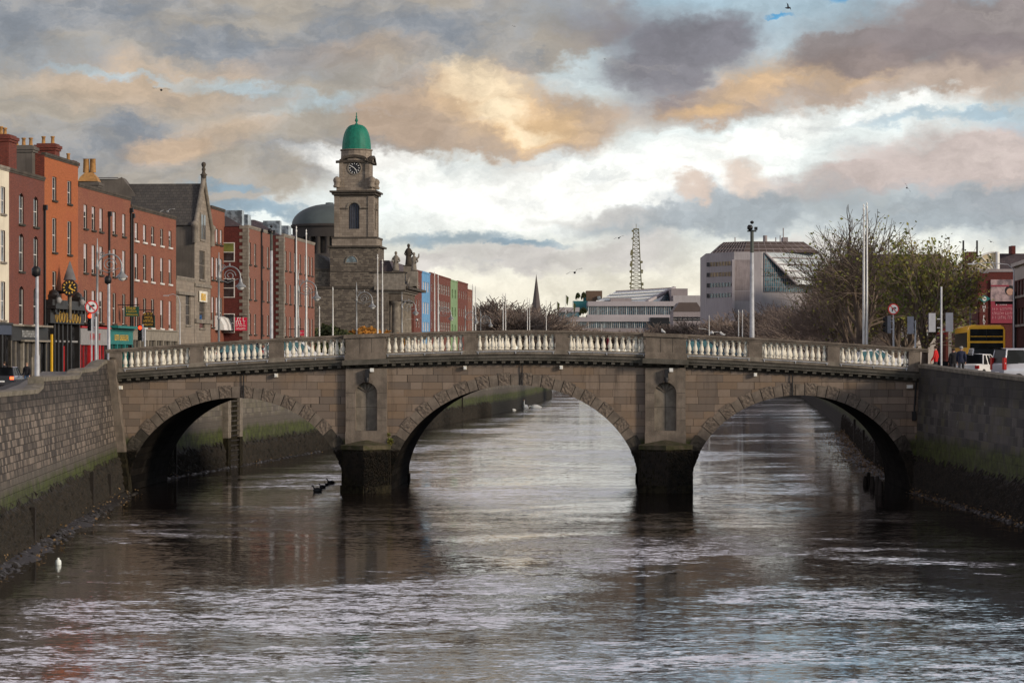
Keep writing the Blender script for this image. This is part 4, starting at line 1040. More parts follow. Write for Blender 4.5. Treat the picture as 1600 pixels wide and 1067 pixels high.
    far = [(647, 659, 422, brick_dark, [(440, 452), (468, 484), (497, 511)], [651, 655], 'brick house between the church portico and the blue house', 1.6),
           (659, 672, 425, blue_r, [(440, 455), (472, 490), (503, 517)], [662, 665.5, 669], 'bright sky blue frontage on the far quay', 0),
           (672, 684, 427, brick_dark, [(444, 456), (470, 486), (500, 513)], [675, 680], 'brick house between the blue frontage and the wide brick block', 1.5),
           (684, 704, 431, brick_dark, [(444, 459), (470, 486), (503, 516)], [687.5, 691, 694.5, 698, 701.5], 'wide brick block with long window bands beside the green house', 1.5),
           (704, 715, 438, green_r, [(452, 466), (480, 494), (507, 518)], [707, 711.5], 'pale green frontage on the far quay', 1.2),
           (715, 731, 440, brick_dark, [(454, 466), (482, 494), (508, 518)], [718, 721.5, 725, 728.5], 'brick block to the right of the green frontage', 0),
           (731, 738.5, 453, brick_soft, [(463, 471), (482, 491), (505, 515)], [733, 736], 'low brick house closing the far row', 0)]
    for (a, b_, yt, m, rows, cols, lab, rh) in far:
        ww = 3.2 if b_ == 704 else (2.6 if m in (blue_r, green_r) else 2.0)
        terrace('quay_house', a, b_, yt, m, rows, cols, lab, ww=ww, fm=(sash_w if m is not green_r else green_r), gm=(blind_m if m is blue_r else glass_d), roof=slate_purple, roof_h=rh, depth=14, bars=(1, 1), coping=m, group='houses along the far quay')
left_row()
# ---------------------------------------------------------------- church
def church():
    X0, Y0 = -15.75, 400.0; rz = -.0773
    R = empty('church', (X0, Y0, 5.2), rz, label='grey stone church with green domed clock tower and columned portico on the quay', cat='church')
    px = lambda p: (p - 646) * .1002
    zz = lambda y: EYE + (560 - y) * .1002 - 5.2
    # local frame: x towards the river, y away along the quay, z up from the street
    n = MB(); xa, xb = px(491), px(610)
    n.box(xa, xb, 0, 26, 0, zz(449), rubble_st); n.box(xa, px(640), -.15, 26.1, zz(451), zz(447), stone_trim_dk)
    n.box(xa + 2.8, xb, .3, 25, zz(447), zz(425), rubble_st); n.box(xa + 2.6, px(606), .1, 25.2, zz(425.5), zz(423.5), stone_trim_dk)
    n.box(px(590), px(606), .4, 3.0, 0, zz(455), tower_st)
    n.box(xa, xa + 2.79, 1.2, 24, zz(447), zz(421), rubble_st); n.box(xa - .2, xa + 2.9, 1.0, 24, zz(421.5), zz(419), stone_trim_dk)
    n.build('nave_wall', R)
    r = MB(); r.prism([(xa - .1, zz(419)), (xa + 3.6, zz(419)), (xa + .4, zz(396)), (xa - .1, zz(396))], 'y', 1.2, 24, slate); r.prism([(px(560), zz(423)), (px(616), zz(423)), (px(608), zz(406)), (px(570), zz(406))], 'y', 2, 24, slate_purple); r.build('roof', R)
    # tower
    t = MB()
    def blk(p0, p1, ya, yb, m=tower_st, e=0.0, dp=None, mb=t):
        a, b = px(p0), px(p1); d = b - a; c = 3.9
        y0 = c - d / 2; mb.box(a - e, b + e, y0 - e, y0 + d + e, zz(yb), zz(ya), m)
    blk(517.5, 593, 386, 449, rubble_st); blk(515.5, 595, 383.5, 386.2, stone_trim_dk, .2)
    blk(520, 590.5, 372, 383.6, tower_st); blk(519, 591.5, 369.5, 372.2, stone_trim_dk)
    # belfry stage with arched openings on two faces: built from a front plate with hole
    a, b = px(524), px(584); d = b - a; c = 3.9; y0 = c - d / 2; xc = (a + b) / 2
    za, zb_ = zz(369.6), zz(303); ow = .88; oz0, ozs = zz(357), zz(325)
    def plate(M):
        out = [V3(-ow, 0, oz0)] + [V3(-ow * math.cos(PI * i / 10), 0, ozs + ow * math.sin(PI * i / 10)) for i in range(11)] + [V3(ow, 0, oz0)]
        h = d / 2
        rect = [V3(-h, 0, oz0)] + [V3(-h, 0, zb_)] + [V3(-h + 2 * h * i / 10, 0, zb_) for i in range(1, 10)] + [V3(h, 0, zb_)] + [V3(h, 0, oz0)]
        for i in range(len(out) - 1):
            t.face([M @ p for p in (rect[i], rect[i + 1], out[i + 1], out[i])], tower_st)
            q = [out[i], out[i + 1], out[i + 1] + V3(0, .5, 0), out[i] + V3(0, .5, 0)]; t.face([M @ p for p in q], tower_st)
        t.face([M @ p for p in (V3(-h, 0, za), V3(h, 0, za), V3(h, 0, oz0), V3(-h, 0, oz0))], tower_st)
        # archivolt and impost bands, corner pilasters
        t.tube([M @ V3(-(ow + .2) * math.cos(PI * i / 10), -.02, ozs + (ow + .2) * math.sin(PI * i / 10)) for i in range(11)], .13, stone_trim, 4, smooth=False)
        for s_ in (-1, 1):
            x0_, x1_ = sorted((s_ * (ow + .05), s_ * (h - .7))); t.box(x0_, x1_, -.1, .05, ozs - .12, ozs + .12, stone_trim_dk, M)
            x0_, x1_ = sorted((s_ * (h - .75), s_ * (h + .1))); t.box(x0_, x1_, -.14, .5, za, zb_ - .01, tower_st, M)
    Mw = TR(xc, y0, 0); Ms = TR(b, c, 0) @ RZ(PI / 2)
    plate(Mw); plate(Ms)
    t.box(a, a + .3, y0 + .01, y0 + d, za, zb_, tower_st); t.box(a, b, y0 + d - .3, y0 + d, za, zb_, tower_st)
    blk(519.5, 588.5, 299.5, 303.2, stone_trim_dk); blk(522.5, 585.5, 303.1, 306, stone_trim_dk); blk(516.5, 591.5, 297, 299.6, stone_trim_dk)
    # clock stage
    blk(526, 582, 292, 297.1, tower_st); blk(531, 577, 252, 292, tower_st)
    for s_ in (530, 571.5):
        aa, bb = px(s_), px(s_ + 6.5); w = px(577) - px(531); yy = c - w / 2; t.box(aa, bb, yy - .25, yy + .2, zz(292), zz(252.5), tower_st)
    for s_ in (525.5, 580.5):
        for yy in (c - 2.9, c + 2.3): t.lathe([(.5, 0), (.62, .25), (.45, .5), (.5, .8), (.62, 1.1), (.5, 1.5), (.15, 1.75)], tower_st, c=(px(s_ + 1.5), yy, zz(292)), n=8)
    blk(527.5, 580.5, 249, 252.2, stone_trim_dk)
    w = px(577) - px(531); yf = c - w / 2
    def segm(M):
        rows = [[M @ V3(x, yy, zq) for (x, zq) in [(-2.9 + 5.8 * i / 10, zz(250) + 1.0 * max(0, math.cos((-1 + .2 * i) * 1.15)) ** 1.5 * (1 if 1 < i < 9 else .2)) for i in range(11)]] for yy in (-.55, 0)]
        lo = [[V3(p.x, p.y, p.z - .4) for p in r_] for r_ in rows]
        t.grid(rows, stone_trim_dk); t.grid([lo[0], rows[0]], stone_trim_dk); t.grid([lo[1], lo[0]], stone_trim_dk)
    segm(TR(xc, yf, 0)); segm(TR(px(577), c, 0) @ RZ(PI / 2))
    t.lathe([(2.75, zz(249)), (2.75, zz(246)), (2.5, zz(245)), (2.45, zz(233)), (2.6, zz(232)), (2.6, zz(230.5))], tower_st, c=(xc, c, 0), n=16, smooth=False)
    t.build('tower', R)
    g = MB(); g.box(xc - ow, xc + ow, y0 + .35, y0 + .4, oz0, ozs + ow, mat('belfry_louvre', (.05, .06, .085), .6)); g2 = MB(); g2.box(b - .4, b - .35, c - ow, c + ow, oz0, ozs + ow, mat('belfry_louvre', (0, 0, 0))); g2.build('belfry_window', R)
    for i in range(-2, 3): g.box(xc - .03 + i * .35, xc + .03 + i * .35, y0 + .3, y0 + .36, oz0, ozs + ow * .8, stone_trim_dk)
    g.build('belfry_window', R)
    lu = MB(); a0 = px(551.5); yl = c - (px(593) - px(517.5)) / 2
    lu.prism([(a0 + .85 * math.cos(PI * i / 10), zz(409.5) + .95 * math.sin(PI * i / 10)) for i in range(11)], 'y', yl - .05, yl + .02, glass_b)
    lu.tube([(a0 - .95 * math.cos(PI * i / 10), yl - .05, zz(409.5) + 1.05 * math.sin(PI * i / 10)) for i in range(11)], .12, stone_trim, 4); lu.box(a0 - 1, a0 + 1, yl - .15, yl, zz(411), zz(409.6), stone_trim); lu.build('lunette_window', R)
    # clock
    ck = MB(); Mk = TR(xc, yf - .02, zz(261)) @ Matrix.Rotation(PI / 2, 4, 'X')
    ck.lathe([(1.15, -.05), (1.15, .06), (.95, .06), (.95, -.02)], stone_trim, n=28, M=Mk); ck.lathe([(.96, 0), (.96, .03)], mat('clock_dial_black', (.012, .012, .016), .4), n=28, M=Mk)
    for k in range(12): ck.box(-.05, .05, -.06, -.04, .62, .86, white_m, TR(xc, yf - .02, zz(261)) @ Matrix.Rotation(PI * k / 6, 4, 'Y'))
    for ang, l, w_ in ((math.radians(-58), .74, .05), (math.radians(140), .55, .06)): ck.box(-w_, w_, -.09, -.07, -.1, l, white_m, TR(xc, yf - .02, zz(261)) @ Matrix.Rotation(ang, 4, 'Y'))
    ck.build('clock', R)
    dm = MB(); H = zz(190.5) - zz(230.5); rows = []
    for i in range(13):
        q = i / 12; r_ = 2.28 * math.cos(q * PI / 2) ** .62 if q < 1 else .12; r_ = max(r_, .14)
        rows.append([V3(xc + r_ * (1.0 + (.018 if k % 4 == 0 else 0)) * math.cos(2 * PI * k / 64), c + r_ * (1.0 + (.018 if k % 4 == 0 else 0)) * math.sin(2 * PI * k / 64), zz(230.5) + H * math.sin(q * PI / 2) ** 1.0) for k in range(64)])
    dm.grid(rows, copper, True, True); dm.lathe([(2.42, zz(232)), (2.42, zz(230)), (2.2, zz(229))], copper, c=(xc, c, 0), n=32)
    dm.lathe([(.24, zz(191)), (.30, zz(189.5)), (.12, zz(188.5)), (.12, zz(187)), (.27, zz(184.5)), (.20, zz(182)), (.09, zz(180)), (.15, zz(178)), (.07, zz(176.5)), (.07, zz(172)), (.02, zz(171.5))], copper, c=(xc, c, 0), n=10)
    dm.box(xc - .2, xc + .2, c - .95, c - .5, zz(197), zz(193.5), black_m); dm.build('dome', R)
    # portico on the quay front: entablature, columns, pediment, statues
    p = MB(); x1 = -1.5; x0 = -5.6; ya, yb = .2, 17.5
    p.box(x0 + 1.6, x1, ya, yb, zz(470), zz(455), tower_st); p.box(x0, x1 + .5, ya - .5, yb + .5, zz(455.3), zz(447.5), stone_trim_dk); p.box(x0 + .4, x1 + .25, ya - .25, yb + .25, zz(457.5), zz(455.2), stone_trim)
    p.box(x0 - .4, -1.2, .1, 3.2, zz(447.6), zz(426), stone_trim); p.box(x0 - .6, -1.0, -.1, 3.4, zz(426.2), zz(424.2), stone_trim_dk)
    p.box(x0 + 1.6, x1, ya, yb, zz(457.6), zz(470), tower_st)
    p.box(x0 - 1.6, x0 + .6, .6, 17.3, 0, zz(457.6), tower_st); p.box(x0 + .6, x0 + 1.5, 1.8, 17.3, 0, zz(457.6), black_m); p.box(x0 + 1.5, x1 + .4, ya, yb, 0, 1.0, granite_pale)  # black slab behind the columns stands in for the recess's shade
    p.build('entablature', R)
    pd = MB(); yc = (ya + yb) / 2; za_, ap = zz(447.4), zz(421)
    pd.face([(x1, ya, za_), (x1, yb, za_), (x1, yc, ap - .6)], stone_trim_dk)
    for (u0, u1) in ((ya - .6, yc), (yb + .6, yc)):
        A = [V3(x0 - .2, u0, za_), V3(x1 + .6, u0, za_), V3(x1 + .6, u1, ap), V3(x0 - .2, u1, ap)]; B = [q + V3(0, 0, -.55) for q in A]
        pd.face(A, stone_trim); pd.face(B[::-1], stone_trim_dk)
        for i in range(4): pd.face([A[i], B[i], B[(i + 1) % 4], A[(i + 1) % 4]], stone_trim)
    pd.build('pediment', R)
    for (cx_, cy_) in ((-2.6, 1.2), (-2.6, 7.0), (-2.6, 12.0), (-2.6, 16.5)):
        cl = MB(); cl.lathe([(.85, 0), (.85, .3), (.7, .45), (.72, 3), (.62, zz(470) - 2.0), (.62, zz(470) - 1.6), (.95, zz(470) - 1.35), (.95, zz(470) - 1.0)], granite_pale, c=(cx_, cy_, 1.0), n=16); cl.build('column', R)
    fig = [(-2.6, 1.6, 424, 3.2, 0), (.3, yc, 420, 3.6, 1), (.3, 13.2, 443, 3.0, 2)]
    pdst = MB(); pdst.box(-2.2, -.8, yc - .9, yc + .9, zz(424), zz(412.5), stone_trim); pdst.box(-2.3, -.7, yc - 1, yc + 1, zz(412.6), zz(411.5), stone_trim_dk)
    for q in ((-2.65, 1.6, 424), (.25, 1.2, 424)): pdst.box(q[0] - .6, q[0] + .6, q[1] - .6, q[1] + .6, zz(430 if q[0] < 0 else 447), zz(423.5), stone_trim)
    pdst.build('statue_pedestal', R)
    Mi = TR(X0, Y0, 5.2) @ RZ(rz)
    for i, (x_, y_, yz, hh, lab) in enumerate(((-2.65, 1.6, 423.5, 3.2, 'left robed stone saint on the church front'), (-1.5, yc, 411.5, 3.5, 'tallest robed stone saint over the portico gable'), (.25, 1.2, 423.5, 3.0, 'right stone saint with raised arm on the church front'))):
        s_ = MB(); s_.lathe([(.52, 0), (.55, .2), (.46, 1.0), (.42, 1.7), (.50, 2.2), (.46, 2.55), (.20, 2.8), (.15, 2.88), (.23, 3.02), (.25, 3.2), (.20, 3.38), (.05, 3.48)], stone_trim_dk if i == 1 else stone_trim, n=10, M=Matrix.Scale(hh / 3.5, 4) @ Matrix.Diagonal((1, .75, 1, 1)))
        s_.tube([(.42, 0, 2.35 * hh / 3.5), (.62, -.1, 1.8 * hh / 3.5), (.4, -.35, 1.55 * hh / 3.5)], [.16, .13, .09], stone_trim_dk if i == 1 else stone_trim, 6)
        s_.tube([(-.42, 0, 2.35 * hh / 3.5), (-.6, -.1, 1.85 * hh / 3.5), (-.3, -.38, 1.5 * hh / 3.5)] if i < 2 else [(.42, 0, 2.3 * hh / 3.5), (.75, 0, 2.6 * hh / 3.5), (.8, 0, 3.2 * hh / 3.5)], [.16, .13, .09], stone_trim_dk if i == 1 else stone_trim, 6)
        s_.box(-.5, .5, -.45, .45, -.001, .14, stone_trim_dk)
        o = s_.build('statue'); o.matrix_world = Mi @ TR(x_, y_, zz(yz)); tag(o, lab, 'statue', 'statues on the church')
church()
# great dome of the courts, far behind
def courts():
    Y = 640.; k = Y / F; c = at(515, 0, Y); R = empty('domed_building', (c.x, Y, 5.2), label='huge grey green dome on a dark columned drum behind the church tower', cat='building')
    z = lambda y: (560 - y) * k + EYE - 5.2
    d = MB(); r0 = 59 * k; d.lathe([(r0 * math.cos(a), z(352) + (z(319) - z(352)) * math.sin(a)) for a in [PI / 2 * i / 12 for i in range(12)]] + [(1.0, z(318.6)), (1.0, z(317)), (.3, z(316.5))], copper_old, n=48); d.build('dome', R)
    b = MB(); stn = mat('drum_stone', (.055, .048, .045), .9, var=.3, vs=.1, streak=.4)
    b.lathe([(r0 * 1.0, z(357)), (r0 * 1.03, z(356)), (r0 * 1.03, z(352.5)), (r0 * .98, z(352))], stn, n=48); b.lathe([(r0 * .8, 0), (r0 * .8, z(357))], stn, n=32); b.lathe([(r0 * 1.05, 0), (r0 * 1.05, z(400)), (r0 * .98, z(398))], stn, n=32)
    b.lathe([(r0 * .98, z(372)), (r0 * .98, z(357))], stn, n=48); b.build('drum', R)
    for i in range(24):
        a = 2 * PI * i / 24; q = MB(); q.lathe([(.75, z(400)), (.65, z(396)), (.6, z(374)), (.8, z(372))], stn, c=(r0 * .93 * math.cos(a), r0 * .93 * math.sin(a), 0), n=8); q.build('column', R)
courts()
# ================================================================ TREES
bark = mat('bark_brown', (.11, .085, .068), .95, var=.35, vs=2, bump=.3)
twig_m = mat('twig_brown', (.185, .142, .112), .95, var=.3, vs=.8)
twig_far = mat('twig_purple', (.22, .172, .145), .95, var=.3, vs=.3)
leaf_y = mat('leaf_olive', (.22, .21, .04), .8, col2=(.11, .13, .03), vs=.7)
leaf_g = mat('leaf_green', (.115, .15, .035), .8, col2=(.20, .17, .035), vs=.9)
leaf_o = mat('leaf_orange', (.42, .17, .025), .8, col2=(.22, .11, .02), vs=1.2)
leaf_dk = mat('leaf_dark_green', (.030, .042, .016), .85, col2=(.06, .065, .02), vs=1)
def tree_meshes(seed, H, spread, tm, lm=None, leaves=0, levels=5, up=.25, tw=.012, kids=(4, 4, 4, 3, 3), lsz=.12, leaf_lo=0.0, trunk_h=.22, clump=False):
    rnd = random.Random(seed); trunk = MB(); crown = MB(); ends = []
    def rv(): return V3(rnd.gauss(0, 1), rnd.gauss(0, 1), rnd.gauss(0, 1)).normalized()
    def grow(p, d, l, r, lev):
        n = 3 if lev < 3 else 2; pts = [p]; q = p.copy(); dd = d.copy()
        for i in range(n):
            dd = (dd + rv() * .16 + V3(0, 0, up * .25)).normalized(); q = q + dd * (l / n); pts.append(q.copy())
        r1 = max(r * .6, tw)
        (trunk if lev < 2 else crown).tube(pts, [r + (r1 - r) * i / n for i in range(n + 1)], tm if lev >= 2 else bark, 7 if lev == 0 else (5 if lev < 3 else 3), cap=False, smooth=lev < 3)
        if lev >= 3: ends.extend(pts[1:])
        if lev + 1 < levels:
            k = kids[lev]
            for j in range(k):
                t = rnd.uniform(.45, 1.0) if lev else rnd.uniform(.55, 1.0); idx = min(int(t * n), n); b = pts[idx] if idx == n else pts[idx].lerp(pts[idx + 1], t * n - idx)
                ax = (rv()); side = (ax - dd * ax.dot(dd)).normalized()
                nd = (dd * rnd.uniform(.45, .9) + side * rnd.uniform(.5, .95) * spread + V3(0, 0, up * .6)).normalized()
                grow(b, nd, l * rnd.uniform(.62, .82), r1 * rnd.uniform(.65, .9), lev + 1)
            grow(pts[-1], dd, l * .72, r1, lev + 1)
    grow(V3(0, 0, 0), V3(0, 0, 1), H * trunk_h * 1.25, H * .024, 0)
    zmax = max(e.z for e in ends)
    for _ in range(leaves):
        e = rnd.choice(ends)
        if e.z < zmax * leaf_lo and rnd.random() < .8: continue
        c = e + rv() * .22; u = rv() * lsz * rnd.uniform(.6, 1.3); w = rv(); w = (w - u.normalized() * w.dot(u.normalized())).normalized() * u.length * .7
        crown.face([c - u, c + w, c + u, c - w], lm)
    return trunk, crown, zmax
class Tree:
    def __init__(s, nm, H, *a, **k):
        t, c, z = tree_meshes(*a[:1], H, *a[1:], **k); s.tm, s.cm = t.mesh('trunk'), c.mesh('crown'); s.nm = nm; s.z = z
    def put(s, px, Y, py_top, base, label, sx=1.0, rz=0.0, group='bare and turning trees along the river', cat='tree', X=None):
        top = EYE + (560 - py_top) * Y / F; x = (px - 800) * Y / F if X is None else X
        sc = (top - base) / s.z; o = empty(s.nm, (x, Y, base), rz, label, cat, group); o.scale = (sc * sx, sc * sx, sc)
        for nm, me in (('trunk', s.tm), ('crown', s.cm)):
            c = bpy.data.objects.new(nm, me); COL.objects.link(c); c.parent = o
        return o
TA = Tree('plane_tree', 14, 5, .95, twig_m, lm=leaf_y, leaves=1300, levels=6, kids=(5, 4, 4, 3, 2), leaf_lo=.0, lsz=.10, tw=.013)
TB = Tree('plane_tree', 12, 11, .9, twig_m, lm=leaf_g, leaves=4000, levels=6, kids=(5, 4, 3, 3, 2), lsz=.115, tw=.012)
TC = Tree('bare_tree', 12, 23, .95, twig_far, levels=6, kids=(6, 5, 4, 3, 2), tw=.022, leaves=0)
TD = Tree('bare_tree', 12, 37, .8, twig_far, levels=6, kids=(5, 5, 4, 3, 2), tw=.03, leaves=0)
T_list = [(TA, 1352, 196, 322, 1.1, .3, 'largest spreading tree with bare twiggy top behind the tall flagpole pair'),
          (TA, 1326, 214, 372, .72, 2.1, 'half bare tree to the left of the tall flagpole pair'),
          (TB, 1446, 184, 352, .92, 1.0, 'leafy green and yellow tree above the traffic lights'),
          (TB, 1392, 205, 405, 1.3, 3.0, 'low olive leaved tree between the flagpoles and the traffic lights'),
          (TC, 1296, 235, 418, .95, 1.5, 'dense brown bare tree at the left edge of the big tree group'),
          (TC, 1266, 262, 456, 1.1, .2, 'dense bare tree in front of the sloping glass building'),
          (TC, 1232, 300, 474, 1.5, 4.0, 'brown bare tree just right of the tall camera pole'),
          (TA, 1338, 240, 395, 1.05, 5.0, 'broad bushy tree filling in behind the tall flagpoles'),
          (TB, 1428, 228, 425, 1.35, 5.2, 'green leaved tree standing behind the traffic lights'),
          (TC, 1200, 360, 468, 1.8, 2.2, 'low bare tree behind the tall camera pole'),
          (TD, 1165, 430, 482, 2.0, .9, 'bare tree below the grey office block left corner'),
          (TD, 1130, 500, 492, 2.0, 3.3, 'bare riverside tree left of the grey office block'),
          (TD, 1098, 560, 497, 2.0, 5.0, 'bare riverside tree at the right end of the long glass roofed offices')]
for (t, px, Y, py, sx, rz, lab) in T_list: t.put(px, Y, py, 5.2, lab, sx, rz, cat='tree')
for (px, Y, py, lab) in ((800, 640, 460, 'bare tree left of the church spire'), (768, 600, 478, 'bare tree at the end of the coloured row of houses'), (822, 700, 482, 'low bare tree in front of the church spire'), (850, 720, 488, 'low bare tree just right of the church spire'), (785, 690, 474, 'thin bare tree among the distant flagpoles')):
    TD.put(px, Y, py, 5.2, lab, 1.9, px * .1)
TO = Tree('autumn_tree', 6, 3, 1.0, bark, lm=leaf_o, leaves=5200, levels=5, kids=(5, 4, 4, 2), lsz=.22, tw=.02)
TG = Tree('evergreen_bush', 6, 9, 1.0, bark, lm=leaf_dk, leaves=5200, levels=5, kids=(5, 4, 4, 2), lsz=.22, tw=.02)
for i, (px, py, lab) in enumerate(((548, 516, 'orange leaved tree below the church wall, leftmost of three'), (572, 512, 'middle orange leaved tree below the church wall'), (597, 515, 'orange leaved tree nearest the church columns'))):
    TO.put(px, 380 + i, py, 5.2, lab, 1.5, i * 1.3, group='orange trees below the church')
TG.put(512, 372, 507, 5.2, 'dark green bush between the brick block and the church wall', 1.3, .5, group=None)
# ================================================================ SOUTH SIDE (right) AND DISTANCE
conc = mat('office_concrete', (.35, .325, .335), .85, var=.18, vs=.08, streak=.3); conc_d = mat('office_concrete_dark', (.27, .235, .24), .85, var=.15, vs=.1, streak=.3)
brown_roof = mat('office_roof_brown', (.10, .075, .068), .7, var=.2, vs=.15); teal_c = mat('teal_cladding', (.03, .16, .18), .6, var=.2, vs=.1)
pinkst = mat('pink_stone', (.36, .33, .345), .85, var=.15, vs=.1, streak=.2); skyglass = glass('sky_glass', (.30, .34, .36), .2, .6); tealglass = glass('teal_glass', (.06, .14, .18), .12, 1.0)
roofglass = mat('roof_glazing', (.25, .30, .34), .35, var=.1, vs=.1, spec=.7)
def offices():
    Y = 800.; k = Y / F
    R = empty('civic_offices', (at(960, 0, Y).x, Y, 5.2), label='long pale pink office building with terraced window bands and sloping glass roof', cat='building')
    X = lambda p: (p - 800) * k
    Zf = lambda y: EYE + (560 - y) * k
    def bx(nm, a, b, yt, yb, m, y0=0, dp=14, rad=0):
        q = MB(); q.box(X(a), X(b), Y + y0, Y + y0 + dp, Zf(yb), Zf(yt), m); return part(q, nm, R)
    bx('terrace_wall', 869, 1050, 495, 502.5, pinkst); bx('terrace_wall', 919, 1062, 470.5, 478, pinkst, 3); bx('terrace_wall', 871, 906, 480, 487, pinkst, 3); bx('roof_block', 955, 988, 465, 472.5, conc_d, 5, 6)
    bx('window_band', 870, 1048, 502, 513, tealglass, 1.2); bx('window_band', 919, 1050, 477.5, 492, tealglass, 4); bx('window_band', 872, 906, 486.5, 495, tealglass, 4)
    bx('ground_floor', 866, 1062, 512.5, 530, conc_d, 1); bx('terrace_wall', 918, 1050, 491.5, 495.3, pinkst, 3.2)
    bx('dark_entrance', 1016, 1046, 496, 520, black_m, -.3, 1)
    m_ = MB()
    for i in range(60):
        x = X(872 + i * 3.0); m_.box(x - .07, x + .07, Y + 1.0, Y + 1.3, Zf(513), Zf(502), white_m if i % 4 == 0 else conc)
    part(m_, 'mullions', R)
    m_ = MB()
    for i in range(44):
        x = X(920 + i * 3.0); m_.box(x - .07, x + .07, Y + 3.8, Y + 4.1, Zf(492), Zf(478), white_m if i % 5 == 0 else conc)
    part(m_, 'mullions', R)
    # sloping glass roof: rises away to the right
    g = MB(); P = [(921, 477, 4), (1011, 472, 4), (1054, 450, 34), (962, 455.5, 34)]
    q = [V3((p - 800) * (Y + d) / F, Y + d, EYE + (560 - y) * (Y + d) / F) for p, y, d in P]; g.face(q, roofglass)
    g.face([q[1], q[2], V3(q[2].x + 1, q[2].y - 10, Zf(472)), V3(q[1].x + 8, q[1].y, q[1].z)], tealglass)
    for t in (.25, .5, .75):
        a, b = q[0].lerp(q[3], t), q[1].lerp(q[2], t); g.tube([a + V3(0, -.2, .2), b + V3(0, -.2, .2)], .28, white_m, 4)
    g.tube([q[1], q[2]], .7, pinkst, 4); g.tube([q[3], q[2]], .4, conc_d, 4); part(g, 'glass_roof', R)
    bx('roof_block', 1052, 1078, 449.5, 476, conc_d, 10, 20); bx('roof_block', 1054, 1097, 461, 500, conc, 6, 20); bx('roof_block', 1048, 1107, 470, 530, conc_d, 9, 16)
    bx('plant_room', 922, 948, 449, 476, mat('umber_block', (.13, .085, .06), .8), 40, 10); bx('teal_block', 900, 924, 466, 482, teal_c, 38, 8); bx('teal_block', 918, 931, 456, 470, teal_c, 42, 8)
    s = MB(); s.box(X(940), X(946), Y + 39, Y + 40, Zf(472), Zf(458), skyglass); part(s, 'glass_slot', R)
    for px in (903, 912): TG.put(px, 835, 456 + (px % 2), Zf(467), 'small roof terrace tree, %s of two on the teal block' % ('left' if px == 903 else 'right'), .6, .3, group='roof terrace trees', cat='tree')
    TG.put(911, 796, 480, Zf(496), 'round green shrub on the office terrace below the teal block', .9, .1, group=None, cat='shrub')
    for i, px in enumerate((870, 884, 895)):
        f = empty('flagpole', (X(px), Y - 2, Zf(495)), label=('left', 'middle tallest', 'right')[i] + ' flagpole with drooping flag on the pink office terrace', cat='flagpole', group='flagpoles on the office terrace')
        p = MB(); yt = (471, 461, 472)[i]; p.tube([(0, 0, 0), (0, 0, Zf(yt) - Zf(495))], .1, white_m, 6); p.build('pole', f)
        p = MB(); h = Zf(yt) - Zf(495); p.grid([[V3(.05, 0, h), V3(.9, .2, h - .8)], [V3(.05, 0, h - 1.4), V3(.7, .25, h - 2.4)], [V3(.05, 0, h - 2.5), V3(.5, .2, h - 3.4)]], leaf_dk); p.build('flag', f)
offices()
